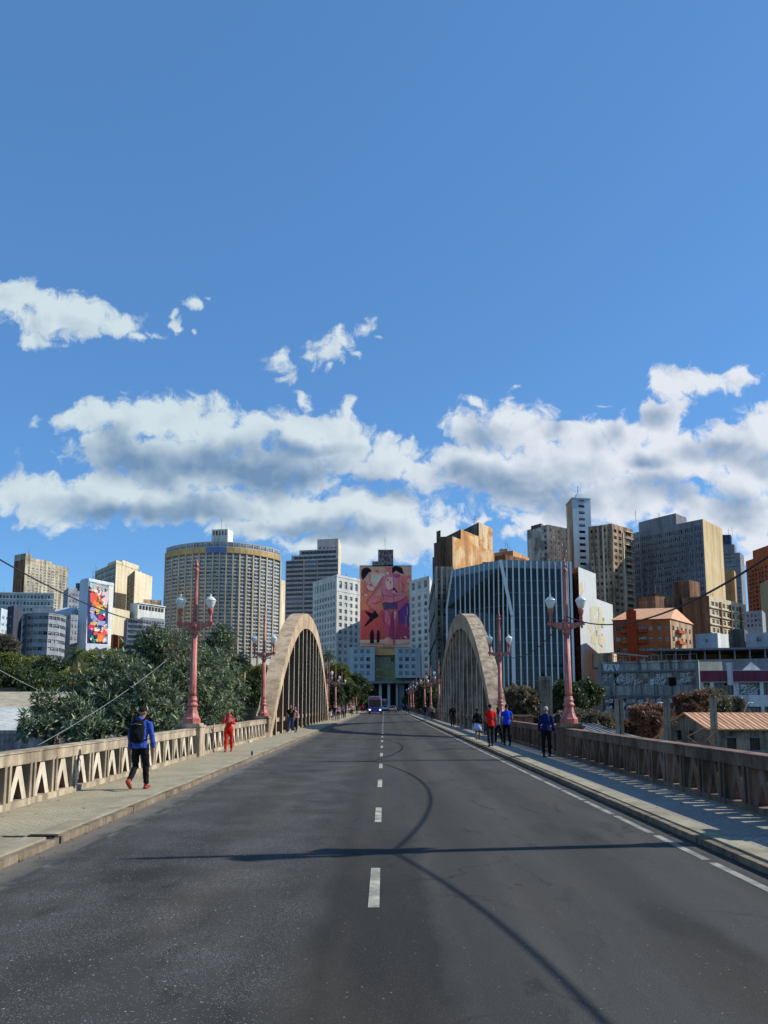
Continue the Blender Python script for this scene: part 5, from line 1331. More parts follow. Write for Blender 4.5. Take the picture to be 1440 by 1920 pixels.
b = Bld('brick_house', 'grey block wall building with a dark window at the right edge', corner((1398, d+4), (1470, d-4), (1490, d+5), 1200), GZ, Z(1186, d), [M_BLUEG, M_WHITE]); b.win(0, 0, 0, xs=[(b.L(0)*.30, b.L(0)*.43)], zs=[(Z(1202, d), Z(1194, d))], depth=.3, style=(2, 'd', 'dark')); b.done()
b = Bld('brick_house', 'dark sooty shed wall between the two pale grey huts', corner((1366, d+12), (1396, d+8), (1402, d+16), 1190), GZ, Z(1180, d+10), M_DARK); b.done()
b = Bld('apartment_block', 'blue-grey three-storey block by the greenish wall at the right edge', corner((1398, 240), (1430, 236), (1436, 244), 1170), BZ, Z(1144, 236), [M_BLUEG]); b.win(0, 4, 3, (Z(1176, 236), Z(1148, 236)), wf=.5, style=(1, 'd', 'mix')); b.done()
# ---- grey graffiti workshop
d = 125
M_WORK = surf('workshop_concrete', RGB(172, 170, 162), .9, RGB(112, 112, 112), .8, .25, .8, RGB(40, 40, 44), .2, fine=3)
M_WORK2 = surf('workshop_strip', RGB(120, 122, 124), .8, RGB(80, 82, 86), .8, .5, .6, None, .2, fine=4)
pts = [xy(1124, d+4, 1290), xy(1312, d-4, 1290), xy(1318, d+26, 1290), xy(1130, d+34, 1290)]
b = Bld('workshop', 'long sooty grey workshop with two strips of graffitied windows', pts, GZ-.3, Z(1240, d), [M_WORK, M_WORK2])
L = b.L(0); rows = [(Z(1350, d), Z(1334, d)), (Z(1331, d), Z(1309, d)), (Z(1286, d), Z(1260.5, d))]
xs = spans(16, L*.03, L*.985, .94)
b.win(0, 0, 0, xs=xs, zs=rows[1:], depth=.3, style=(2, 'g', 'dark'))
b.band(0, Z(1259.5, d), .25, .25, 'ledge', M_ROOFD); b.band(0, Z(1306, d), .25, .3, 'ledge', M_ROOFD); b.band(0, Z(1240, d)-.25, .3, .2); b.rib(0, .25, GZ, b.z1, .5, .35, 'pilaster', M_SLATE); b.rib(0, L-.25, GZ, b.z1, .5, .35, 'pilaster', M_SLATE)
A0, B0 = b.pts[0], b.pts[1]; r = (B0-A0).normalized(); n = r.cross(Vector((0, 0, 1)))
def strokes(t, A, B, segs, w, mat, out=.03, name='graffiti'):
    A, B = Vector((A[0], A[1], 0)), Vector((B[0], B[1], 0)); r = (B-A).normalized(); n = r.cross(Vector((0, 0, 1))); mb = MB()
    for k, pl in enumerate(segs):
        for (u0, z0), (u1, z1) in zip(pl, pl[1:]):
            du, dz = u1-u0, z1-z0; Ln = math.hypot(du, dz) or 1; pu, pz = -dz/Ln*w/2, du/Ln*w/2; o = out+.002*(k % 5)
            q = [(u0-pu, z0-pz), (u0+pu, z0+pz), (u1+pu, z1+pz), (u1-pu, z1-pz)]
            mb.quad(*[tuple(A+r*a+n*o+Vector((0, 0, c))) for a, c in q])
    o = mb.build(name, mat, t)
    bm = bmesh.new(); bm.from_mesh(o.data)
    bm.normal_update()
    for f in bm.faces:
        if f.normal.dot(n) < 0: f.normal_flip()
    bm.to_mesh(o.data); bm.free(); return o
def z6(l): return [(1080+x/4, 1180+y/4) for x, y in l]
G_W = pt('spray_white', 214, 220, 226); G_B = pt('spray_blue', 120, 150, 190); G_K = pt('spray_black', 26, 26, 30)
sg = [[(204, 264), (222, 314), (232, 264)], [(212, 264), (222, 296), (226, 264)], [(236, 314), (260, 262), (286, 314)], [(246, 314), (262, 282), (276, 314)], [(248, 298), (274, 298)], [(290, 264), (308, 314), (326, 264)], [(298, 264), (308, 294), (318, 264)], [(204, 264), (326, 264)]]
strokes(b.t, A0, B0, [mpx(z6(s_), A0, B0, d, d) for s_ in sg], .17, G_W, name='graffiti_mark')
rd = random.Random(5)
def scribble(t, A, B, u0, u1, z0, z1, n, w, mat, seed, out=.03):
    rr = random.Random(seed); segs = []
    for k in range(n):
        u, z, s = rr.uniform(u0, u1), rr.uniform(z0, z1), rr.uniform(.35, 1.0)*(z1-z0)*.5
        a = rr.uniform(0, 6.28); pl = []
        for j in range(rr.randint(5, 9)):
            a += rr.uniform(-1.6, 1.6); pl.append((min(u1, max(u0, u+s*math.cos(a+j)*rr.uniform(.4, 1.2))), min(z1, max(z0, z+s*math.sin(a+j*1.3)*.7))))
        segs.append(pl)
    if n <= 10:
        for q in segs: strokes(t, A, B, [q], w, mat, out)
        return
    return strokes(t, A, B, segs, w, mat, out)
scribble(b.t, A0, B0, L*.03, L*.36, Z(1284, d), Z(1263, d), 16, .11, G_W, 2, -.2); scribble(b.t, A0, B0, L*.36, L*.96, Z(1284, d), Z(1263, d), 22, .13, G_W, 12, -.2); scribble(b.t, A0, B0, L*.03, L*.96, Z(1330, d), Z(1311, d), 34, .2, G_W, 3, -.2)
mb = MB(); a = xy(1258, d-.9, 1280); c = mpx([(1255, 1286), (1266, 1270)], A0, B0, d, d); mb.obox(tuple(A0+r*((c[0][0]+c[1][0])/2)+n*.0+Vector((0, 0, (c[0][1]+c[1][1])/2))), r*abs(c[1][0]-c[0][0])/2, n*.05, (0, 0, abs(c[1][1]-c[0][1])/2)); mb.build('open_window', GL_O, b.t)
p = b.pts
b.block([p[0]+(p[1]-p[0])*.07+Vector((0, 8, 0)), p[0]+(p[1]-p[0])*.28+Vector((0, 7, 0)), p[0]+(p[1]-p[0])*.44+Vector((0, 13, 0)), p[0]+(p[1]-p[0])*.2+Vector((0, 15, 0))], b.z1-.5, Z(1223, d+8), 'rooftop_hut', M_BEIGE)
mb = MB(); q0 = p[0]+(p[1]-p[0])*.3+Vector((0, 9, 0)); q1 = p[1]+Vector((6, 16, 0)); q1 = p[0].lerp(p[1], .72)+Vector((0, 10, 0)); mb.bar((q0.x, q0.y, Z(1222, d+8)), (q1.x, q1.y, Z(1230, d+8)), .22); mb.bar((q0.x, q0.y, Z(1222, d+8)), (q0.x, q0.y, b.z1-.6), .2); mb.build('roof_pipe', FR_G, b.t)
mb = MB()
for k in range(13):
    q = p[0].lerp(p[1], .12+.88*k/12); mb.bar((q.x, q.y+.6, b.z1-.5), (q.x, q.y+.6, b.z1+1.0), .06)
mb.bar((p[0].lerp(p[1], .12).x, p[0].lerp(p[1], .12).y+.6, b.z1+1.0), (p[1].x, p[1].y+.6, b.z1+1.0), .05); mb.build('roof_railing', FR_G, b.t)
b.done(windows=64)
# ---- maroon banded building
d = 128
M_MAR = surf('paint_maroon', RGB(128, 66, 88), .85, RGB(96, 48, 66), .6, .3, .4, None, .1, fine=3)
M_LBL = surf('paint_lightblue', RGB(206, 212, 216), .85, RGB(160, 168, 176), .6, .3, .4, RGB(80, 84, 92), .1, fine=3)
pts = [xy(1313, d, 1290), xy(1490, d-2, 1290), xy(1500, d+18, 1290), xy(1316, d+20, 1290)]
b = Bld('warehouse', 'pale blue warehouse with a maroon band and dark window bays at the right edge', pts, GZ-.3, Z(1257, d), [M_LBL, M_MAR])
L = b.L(0); W = at(1490, 1290, d).x-at(1313, 1290, d).x; U = lambda px: (px-1313)/177*L
b.win(0, 0, 0, xs=[(U(1319), U(1332)), (U(1339), U(1376)), (U(1386), U(1426)), (U(1432), U(1470))], zs=[(Z(1352, d), Z(1325, d)), (Z(1303, d), Z(1280, d))], depth=.5, style=(5, 'd', 'dark'))
b.band(0, Z(1278, d), Z(1258, d)-Z(1278, d), .25, 'painted_band', M_MAR)
b.rib(0, U(1369), Z(1285, d), Z(1243, d), (1374-1364)/177*L, .6, 'downpipe_box', M_LBL)
scribble(b.t, b.pts[0], b.pts[1], U(1387), U(1425), Z(1302, d), Z(1282, d), 14, .08, G_W, 21, -.4)
mb = MB(); q0, q1 = b.pts[0], b.pts[0].lerp(b.pts[1], U(1365)/L); mb.box(q0.x, q0.y+1.0, b.z1-.4, q1.x, q1.y+6, Z(1240, d)); mb.build('parapet_wall', M_CREAM, b.t)
mb = MB(); a = at(1387, 1257, d+1); c = at(1432, 1257, d+1); zt = Z(1240.5, d); xm = at(1409, 1250, d+1).x
mb.poly([(a.x, d+1, b.z1-.3), (c.x, d+1, b.z1-.3), (xm, d+1, zt)]); mb.quad((xm, d+1, zt), (c.x, d+1, b.z1-.3), (c.x+6, d+14, b.z1-.3), (xm+6, d+14, zt)); mb.quad((a.x, d+1, b.z1-.3), (xm, d+1, zt), (xm+6, d+14, zt), (a.x+6, d+14, b.z1-.3)); mb.build('gable_roof', M_WHITE, b.t)
b.done()
# ---- old stone house with terracotta sheet roof
d = 70
M_STONE = surf('stone_wall', RGB(156, 146, 128), .95, RGB(90, 84, 76), .9, .8, .6, RGB(40, 38, 36), .5, fine=5)
g0 = xy(1253, d+6, 1380); g1 = xy(1331, d, 1380); w1 = xy(1500, d-1.0, 1380); bkv = g0-g1
b = Bld('stone_house', 'old stained stone house with a faded terracotta roof and barred windows', [g0, g1, w1, w1+bkv], GZ-.2, Z(1363, d), [M_STONE])
L = b.L(1); u = lambda px: (px-1331)/169*L
b.win(1, 0, 0, xs=[(u(1363), u(1381)), (u(1406), u(1425)), (u(1452), u(1470))], zs=[(Z(1407, d), Z(1382, d))], depth=.22, style=(4, 'd', 'dark')); 
L0 = b.L(0); b.win(0, 0, 0, xs=[(L0*.22, L0*.34), (L0*.52, L0*.64)], zs=[(Z(1392, d), Z(1372, d))], depth=.2, style=(2, 'd', 'dark'))
for a_, c_ in ((1363, 1381), (1406, 1425), (1452, 1470)):
    b.band(1, Z(1383, d), .14, .08, 'lintel', M_ROOFD, u(a_)-.1, u(c_)+.1); b.band(1, Z(1409, d), .14, .1, 'sill', M_ROOFD, u(a_)-.1, u(c_)+.1)
gm = (g0+g1)/2; zrdg = Z(1336, d+3); e = (w1-g1).normalized(); nrm = e.cross(Vector((0, 0, 1))); ze = Z(1362, d)
mb = MB(); mb.poly([V(g0, Z(1363, d)), V(g1, Z(1363, d)), V(gm, zrdg-.25)]); mb.build('gable', M_STONE, b.t)
mb = MB(); a = gm-e*.35; c = gm+e*(L+.5)
E0 = g1-e*.35+nrm*.5; E1 = w1+e*.5+nrm*.5; F0 = g0-e*.35-nrm*.5; F1 = g0+e*(L+.5)-nrm*.5; dz = (zrdg-ze)/((g1-gm).length)*.5
for th in (0, -.12):
    mb.quad(V(E0, ze-dz+th), V(E1, ze-dz+th), V(c, zrdg+th), V(a, zrdg+th)); mb.quad(V(F1, ze-dz+th), V(F0, ze-dz+th), V(a, zrdg+th), V(c, zrdg+th))
mb.quad(V(E0, ze-dz), V(E0, ze-dz-.12), V(E1, ze-dz-.12), V(E1, ze-dz)); mb.quad(V(a, zrdg), V(a, zrdg-.12), V(E0, ze-dz-.12), V(E0, ze-dz)); mb.quad(V(F0, ze-dz), V(F0, ze-dz-.12), V(a, zrdg-.12), V(a, zrdg))
k = 0
while k < L+.5:                       # sheet ribs down the front slope
    p0 = E0+e*k; p1 = a+e*k; mb.bar((p0.x, p0.y, ze-dz+.02), (p1.x, p1.y, zrdg+.02), .05, .03); k += .42
mb.build('roof', M_TILE, b.t); b.done(parapet=.02)
# ---- grey metal roof shed close to the bridge
d = 46
t = empty('shed', (at(1140, 1370, d).x, d+4, GZ), 'low shed with a pale grey metal roof just beyond the right balustrade', 'shed')
q = [at(1085, 1357, d+12), at(1112, 1357, d+12), at(1203, 1386.5, d+4), at(1085, 1386.5, d+1)]
mb = MB(); zr = q[0].z; ze = q[2].z; x0, x1 = q[0].x, q[2].x
mb.quad((x0-2, d-1, ze), (x1, d-1, ze), (x1-1.8, d+12, zr), (x0-2, d+12, zr)); mb.quad((x0-2, d+12, zr), (x1-1.8, d+12, zr), (x1, d+24, ze), (x0-2, d+24, ze)); mb.quad((x1, d-1, ze), (x1+.2, d+11.5, ze), (x1+.2, d+24, ze), (x1-1.8, d+12, zr))
for kx in range(8): xx = x0-1.6+kx*(x1-x0+1)/8; mb.bar((xx, d-1, ze+.03), (xx, d+12, zr+.03), .06, .05)
mb.build('roof', M_ZINC, t); mb = MB(); mb.box(x0-1.9, d-.8, GZ, x1-.2, d+23.5, ze-.02); mb.build('wall', M_WORK, t)
# ---- pale wall low behind
mb = MB(); a, c = at(1070, 1352, 100), at(1130, 1352, 100); mb.box(a.x-6, 100, GZ, c.x+2, 100.4, Z(1349, 100)); mb.box(a.x-6, 99.95, Z(1349, 100), c.x+2, 100.45, Z(1348, 100)+.05); tag(mb.build('garden_wall', M_BRICK), 'low reddish yard wall behind the grey shed', 'wall')
# ---- concrete railway masts
def mast(px, y0, y1, dd, w, label):
    a = at(px, y0, dd); t = empty('railway_mast', (a.x, dd, GZ), label, 'mast', 'concrete railway masts beside the bridge')
    zt = a.z; mb = MB()
    for s in (-1, 1): mb.box(a.x+s*w*.5-.09 if s < 0 else a.x+w*.5-.09, dd-.12, GZ, a.x+s*w*.5+.09 if s < 0 else a.x+w*.5+.09, dd+.12, zt)
    z = GZ+.5
    while z < zt-.3: mb.box(a.x-w*.5, dd-.1, z, a.x+w*.5, dd+.1, z+.3); z += 1.6
    mb.box(a.x-w*.5, dd+.0, GZ, a.x+w*.5, dd+.1, zt-.05)
    mb.build('post', CONCG, t)
    return t, a
t, a = mast(1160, 1310, 1382, 45, .27, 'twin-legged concrete mast behind the right balustrade, by the grey metal roof')
STEEL = plain('bracket_paint', RGB(196, 132, 104), .5)
def bracket(t, dd, pl, w=.05):
    mb = MB()
    for q0, q1 in zip(pl, pl[1:]):
        A1, B1 = at(*q0, dd), at(*q1, dd); mb.bar(A1, B1, w)
    mb.build('bracket', STEEL, t)
t, a = mast(1249, 1311, 1394, 45, .15, 'pale concrete mast with an orange stay in front of the stone house gable'); bracket(t, 44.9, [(1221, 1389), (1246, 1369)], .07)
t, a = mast(1336, 1308, 1405, 45, .15, 'concrete mast with bent bracket arms in front of the stone house roof'); bracket(t, 44.9, [(1317, 1366), (1289, 1381), (1316, 1400)]); bracket(t, 44.8, [(1345, 1365), (1327, 1386), (1346, 1403)]); bracket(t, 44.7, [(1310, 1365.5), (1350, 1365)], .04)
t, a = mast(1022, 1268, 1335, 58, .8, 'broad concrete mast between the glass office and the right-hand lamp')
t, a = mast(958, 1285, 1330, 62, .3, 'thin pale mast beside the right arch foot')
mb = MB(); pl = [at(1018, 1275, 58), at(1026, 1270, 58)]
for (x, y, dd, lab) in ((1235, 1317, 70, 'small white curved yard light left of the stone house'), (1405, 1317, 85, 'small white curved yard light above the terracotta roof')):
    t = empty('yard_light', (at(x-10, 1335, dd).x, dd, GZ), lab, 'lamp'); a = at(x-10, 1338, dd)
    mb = MB(); mb.tube([(a.x, dd, GZ), (a.x, dd, a.z), at(x-8, 1328, dd), at(x-4, 1320, dd), at(x, 1317, dd)], .05, 6); mb.build('pole', FR_W, t)
    mb = MB(); c = at(x+3, 1318, dd); mb.ball(c, (.28, .16, .08), 8, 5); mb.build('head', FR_W, t)
# ================================================================== left-hand roofs below the bridge
def gable_shed(label, x0, x1, y0, y1, ze, zr, mroof, mwall, axis='x', name='shed'):
    t = empty(name, ((x0+x1)/2, (y0+y1)/2, GZ), label, 'shed')
    mb = MB(); ym = (y0+y1)/2
    mb.quad((x0, y0-.4, ze), (x1, y0-.4, ze), (x1, ym, zr), (x0, ym, zr)); mb.quad((x1, y1+.4, ze), (x0, y1+.4, ze), (x0, ym, zr), (x1, ym, zr))
    mb.quad((x0, y0-.4, ze-.1), (x0, ym, zr-.1), (x1, ym, zr-.1), (x1, y0-.4, ze-.1)); mb.quad((x0, y0-.4, ze-.15), (x1, y0-.4, ze-.15), (x1, y0-.4, ze), (x0, y0-.4, ze))
    mb.build('roof', mroof, t)
    mb = MB(); mb.prism([(x0+.3, y0), (x1-.3, y0), (x1-.3, y1), (x0+.3, y1)], GZ, ze-.1); mb.poly([(x1-.3, y0, ze-.12), (x1-.3, y1, ze-.12), (x1-.3, ym, zr-.15)]); mb.build('wall', mwall, t)
    return t
dd = 72
a, c = at(78, 1329, dd), at(20, 1297.5, dd+14)
gable_shed('long corrugated cream roofed shed below the park trees on the left', -58, a.x, dd, dd+28, Z(1329, dd), Z(1297, dd+14), M_CORR, M_BRICK)
mb = MB(); mb.box(-60, 108, GZ, X(70, 108), 108.6, Z(1291, 108)); mb.box(-60, 107.9, Z(1291, 108), X(70, 108), 108.7, Z(1289.5, 108)); tag(mb.build('boundary_wall', M_DARK), 'long dark wall behind the corrugated shed roof', 'wall')
dd = 44
t = gable_shed('shed with a pale sagging white roof beside the big glossy tree', -34, X(62, dd, 1370), dd, dd+22, Z(1371, dd), Z(1326, dd+11), surf('white_sheet_roof', RGB(206, 208, 196), .8, RGB(166, 168, 156), .6, .4, .4, None, .1), surf('shed_wall_patched', RGB(150, 140, 140), .9, RGB(50, 48, 50), .9, .6, .5, None, .2, lo=.46, hi=.54))
mb = MB(); mb.box(-30, dd-9, GZ, X(95, dd-9, 1390), dd-8.6, Z(1376, dd-9)); mb.box(-30, dd-9.05, Z(1376, dd-9), X(95, dd-9, 1390), dd-8.55, Z(1376, dd-9)+.15); tag(mb.build('yard_wall', surf('whitewash_flaking', RGB(190, 180, 180), .9, RGB(80, 76, 80), .9, .7, .6, None, .2, lo=.48, hi=.56)), 'flaking whitewashed yard wall at the foot of the big glossy tree', 'wall')
cable(at(312, 1238, 30), at(70, 1398, 22), .15, .008, 'pale cable slanting down across the big glossy tree', CABLEW)
cable(at(-260, 1085, 40), at(75, 1295, 70), .4, .022, 'grey cable crossing the park trees at the left edge', CABLEW)
mb = MB(); mb.box(X(452, 46, 1340)-1.2, 46, -1, X(478, 46, 1340), 47.2, Z(1331, 46)); mb.box(X(452, 46, 1340)-1.3, 45.9, Z(1331, 46), X(478, 46, 1340)+.1, 47.3, Z(1331, 46)+.12); tag(mb.build('parapet_block', CONC), 'low concrete block outside the balustrade by the left arch foot', 'block')
mb = MB(); mb.box(7.6, 46, -1, 8.9, 47.4, Z(1345, 46)); mb.box(7.5, 45.9, Z(1345, 46), 9.0, 47.5, Z(1345, 46)+.12); tag(mb.build('parapet_block', CONCR), 'low concrete block outside the balustrade by the right arch foot', 'block')
# ================================================================== trees
def leaf_mat(name, c1, c2, rough=.4, trans=.25, spec=.5):
    m, nt, b, out = newmat(name)
    g = nt.nodes.new('ShaderNodeNewGeometry')
    c = mixc(nt, g.outputs['Random Per Island'], c1, c2)
    nt.links.new(c, b.inputs['Base Color']); b.inputs['Roughness'].default_value = rough; b.inputs['Specular IOR Level'].default_value = spec
    tr = nd(nt, 'ShaderNodeBsdfTranslucent', i={0: c}); ms = nd(nt, 'ShaderNodeMixShader', i={0: trans, 1: b.outputs[0], 2: tr.outputs[0]})
    nt.links.new(ms.outputs[0], out.inputs[0])
    return m
BARK = surf('bark', RGB(92, 78, 62), .95, RGB(54, 46, 38), .8, 2.0, .4, None, .6, fine=9)
LF_GLOSS = leaf_mat('leaf_glossy', (.055, .09, .035, 1), (.34, .40, .24, 1), .45, .25, .5)
LF_PARK = leaf_mat('leaf_park', (.10, .14, .03, 1), (.28, .30, .08, 1), .5, .3)
LF_DARK = leaf_mat('leaf_dark', (.04, .072, .026, 1), (.12, .155, .055, 1), .45, .2)
LF_YEL = leaf_mat('leaf_yellowish', (.15, .17, .032, 1), (.30, .29, .07, 1), .5, .3)
LF_RED = leaf_mat('leaf_russet', (.16, .07, .04, 1), (.34, .19, .12, 1), .5, .25)
LF_MIX = leaf_mat('leaf_olive', (.09, .10, .05, 1), (.30, .24, .17, 1), .5, .25)
LF_PALM = leaf_mat('leaf_palm', (.05, .075, .025, 1), (.11, .14, .05, 1), .4, .25)
def unit(n): v = rng.normal(size=(n, 3)); return v/np.linalg.norm(v, axis=1, keepdims=True)
def leaves(clumps, tips, per, ln, wd, name, mat, parent, spread=.9, droop=.25, fold=.2):
    """rosettes of folded leaves on the twigs of each clump: clumps = [(x,y,z,r,squash)]"""
    V_, n_t = [], 0
    P_, D_ = [], []
    for (x, y, z, r, sq) in clumps:
        n = max(8, int(tips*r*r)); u = unit(n); rad = r*(1-rng.random((n, 1))**2.2*.75)
        rad *= 1+.18*np.sin(u[:, :1]*7+x)+.12*np.sin(u[:, 2:]*9+y)
        P_.append(np.array([x, y, z])+u*rad*np.array([1, 1, sq])); D_.append(u+np.array([0, 0, .35])+rng.normal(size=(n, 3))*.35)
    P_ = np.concatenate(P_); D_ = np.concatenate(D_); D_ /= np.linalg.norm(D_, axis=1, keepdims=True)
    N = len(P_)*per
    base = np.repeat(P_, per, 0); ax = np.repeat(D_, per, 0)
    d_ = ax+unit(N)*spread; d_[:, 2] -= droop*rng.random(N); d_ /= np.linalg.norm(d_, axis=1, keepdims=True)
    up = np.array([0, 0, 1.0])+rng.normal(size=(N, 3))*.35
    sd = np.cross(d_, up); sd /= np.linalg.norm(sd, axis=1, keepdims=True)+1e-9; nr = np.cross(sd, d_)
    l = ln*(.65+.7*rng.random((N, 1))); w = wd*(.7+.6*rng.random((N, 1)))
    base = base+rng.normal(size=(N, 3))*ln*.15
    a = base; t = base+d_*l-nr*l*.12; s1 = base+d_*l*.5+sd*w*.5+nr*w*fold; s2 = base+d_*l*.5-sd*w*.5+nr*w*fold
    verts = np.stack([a, s1, t, s2], 1).reshape(-1, 3)
    off = np.array(WORLD[parent.name]); verts = verts-off
    me = bpy.data.meshes.new(name); me.vertices.add(len(verts)); me.vertices.foreach_set('co', verts.astype(np.float32).ravel())
    idx = np.arange(N)[:, None]*4; tri = np.concatenate([idx+0, idx+1, idx+2, idx+0, idx+2, idx+3], 1).ravel()
    me.loops.add(len(tri)); me.loops.foreach_set('vertex_index', tri.astype(np.int32))
    me.polygons.add(2*N); me.polygons.foreach_set('loop_start', np.arange(0, 6*N, 3, dtype=np.int32)); me.polygons.foreach_set('loop_total', np.full(2*N, 3, dtype=np.int32))
    me.update(calc_edges=True); me.materials.append(mat)
    o = bpy.data.objects.new(name, me); COL.objects.link(o); o.parent = parent; WORLD[o.name] = tuple(off)
    return o
def limbs(base, clumps, r0, seed, name, parent):
    rd = random.Random(seed); mb = MB(); base = Vector(base)
    c = sum((Vector(q[:3]) for q in clumps), Vector())/len(clumps); zl = min(q[2]-q[3]*q[4] for q in clumps)
    fork = Vector((base.x+(c.x-base.x)*.3, base.y+(c.y-base.y)*.3, base.z+max(1.2, (c.z-base.z)*.45)))
    mb.tube([base-Vector((0, 0, .3)), base.lerp(fork, .5)+Vector((rd.uniform(-.15, .15), 0, 0)), fork], [r0*1.25, r0, r0*.8], 10)
    for q in clumps:
        e = Vector(q[:3]); m1 = fork.lerp(e, .5)+Vector((rd.uniform(-.3, .3), rd.uniform(-.3, .3), rd.uniform(-.2, .4)))
        mb.tube([fork-Vector((0, 0, .1)), m1, e], [r0*.5, r0*.28, r0*.1], 6, cap=False)
        for k in range(3):
            v = Vector(unit(1)[0])*q[3]*.8; mb.tube([m1.lerp(e, .6), e+v*.5, e+v], [r0*.14, r0*.08, .01], 5, cap=False)
    mb.build(name, BARK, parent)
def tree(name, label, cat, base, clumps, mat, tips, per, ln, wd, r0, seed, group=None, **kw):
    t = empty(name, base, label, cat, group)
    limbs(base, clumps, r0, seed, 'trunk', t)
    leaves(clumps, tips, per, ln, wd, 'crown', mat, t, **kw)
    return t
def pxclumps(l, sq=.85):
    o = []
    for px, py, r, dd in l:
        a = at(px, py, dd); o.append((a.x, a.y, a.z, r*dd/F, sq))
    return o
big = pxclumps([(100, 1330, 40, 33), (140, 1316, 42, 34), (185, 1288, 46, 35), (230, 1262, 48, 36), (275, 1218, 40, 37), (310, 1206, 32, 38), (335, 1230, 45, 39), (265, 1280, 55, 33), (205, 1320, 55, 32), (140, 1365, 48, 31), (190, 1375, 50, 30.5), (245, 1345, 52, 31), (300, 1310, 55, 32.5), (320, 1355, 50, 32), (345, 1280, 50, 37), (385, 1245, 40, 41), (415, 1195, 24, 44), (425, 1208, 16, 44), (400, 1215, 32, 43), (385, 1300, 50, 38), (395, 1350, 45, 38), (430, 1330, 36, 43), (450, 1345, 26, 46), (440, 1300, 24, 45.5), (420, 1265, 26, 44.5), (90, 1360, 34, 32), (350, 1190, 22, 41), (295, 1260, 45, 36), (165, 1340, 45, 33), (250, 1390, 50, 31), (330, 1395, 45, 32)])
rb = random.Random(11); big = [(x, y+rb.uniform(-1.2, 1.2), z, r*rb.uniform(.78, .98), q) for x, y, z, r, q in big]
ct = tree('mango_tree', 'huge glossy dark green tree crowding the left balustrade behind the nearest lamp', 'tree', (-13.5, 37, GZ), big, LF_GLOSS, 150, 9, .30, .085, .38, 1, spread=.95, droop=.3)
dry = pxclumps([(335, 1205, 22, 34), (350, 1225, 22, 34), (322, 1225, 16, 34)])
leaves(dry, 90, 6, .22, .05, 'dry_sprays', LF_MIX, ct)
rd = random.Random(3)
def park_tree(px, ytop, ybot, wpx, dd, mat, label, seed, ln=.55, dens=30, group='park trees left of the bridge'):
    r_ = random.Random(seed); cl = []
    n = 9
    for k in range(n):
        x = px+wpx*.5*r_.uniform(-.75, .75); y = ytop+(ybot-ytop)*r_.uniform(.18, .75)**1.0; rr = wpx*r_.uniform(.20, .30)
        y = max(y, ytop+rr*.8+abs(x-px)/wpx*.5*(ybot-ytop)*.6); cl.append((x, y, rr, dd+r_.uniform(-3, 3)))
    cl = pxclumps(cl, .75); b = at(px, ybot, dd)
    return tree('park_tree', label, 'tree', (b.x, dd, GZ), cl, mat, dens/(max(c[3] for c in cl)**2)*14, 7, ln, ln*.42, .35, seed, group, spread=1.1)
PT = [(15, 1222, 1300, 110, 150, LF_PARK, 'dark green park tree at the left frame edge'), (70, 1224, 1300, 120, 165, LF_PARK, 'spreading mid green park tree under the rounded grey block'), (112, 1232, 1300, 90, 140, LF_DARK, 'dark bushy park tree just left of the leaning palm'),
 (178, 1210, 1290, 110, 170, LF_YEL, 'yellow-green park tree at the foot of the painted tower'), (225, 1214, 1290, 80, 185, LF_PARK, 'yellowish park tree right of the painted tower base'), (40, 1250, 1320, 130, 112, LF_DARK, 'low dark tree above the corrugated shed roof'), (95, 1262, 1330, 100, 100, LF_DARK, 'low shadowy tree left of the big glossy tree'),
 (170, 1250, 1320, 120, 118, LF_PARK, 'mid green tree peeping over the big glossy tree'), (-40, 1215, 1310, 130, 150, LF_DARK, 'tall dark tree just outside the left frame edge'), (456, 1250, 1340, 80, 95, LF_DARK, 'dark low tree between the big tree and the left arch'), (470, 1246, 1300, 60, 110, LF_YEL, 'clipped olive green tree behind the second left lamp'), (436, 1235, 1300, 70, 130, LF_DARK, 'dark tree behind the small palm near the left arch'),
 (8, 1188, 1240, 50, 230, LF_MIX, 'bare brownish tree before the dark stair slab at the far left')]
for k, a in enumerate(PT): park_tree(*a, seed=30+k)
# dark street trees along the far left side and beyond the right arch
ST = [(604, 1245, 1335, 46, 125, LF_DARK, 'dark street tree just behind the far leg of the left arch'), (632, 1232, 1330, 60, 135, LF_PARK, 'leafy street tree over the first far left lamps'), (652, 1255, 1335, 50, 165, LF_DARK, 'dark street tree behind the middle of the far left lamp row'), (668, 1272, 1335, 44, 195, LF_DARK, 'dark street tree at the end of the far left lamp row'), (640, 1275, 1345, 60, 120, LF_DARK, 'low dark tree filling the gap under the far left lamps'), (684, 1285, 1335, 34, 225, LF_DARK, 'small dark tree by the annex at the far left road end'),
 (792, 1262, 1335, 36, 215, LF_DARK, 'small dark tree by the far right lamps'), (806, 1275, 1345, 40, 140, LF_DARK, 'dark shrub-like tree hidden behind the far right lamps'), (772, 1290, 1335, 30, 235, LF_DARK, 'dark tree at the right end of the road')]
for k, a in enumerate(ST): park_tree(*a, seed=60+k, ln=.5, group='street trees at the far end of the bridge')
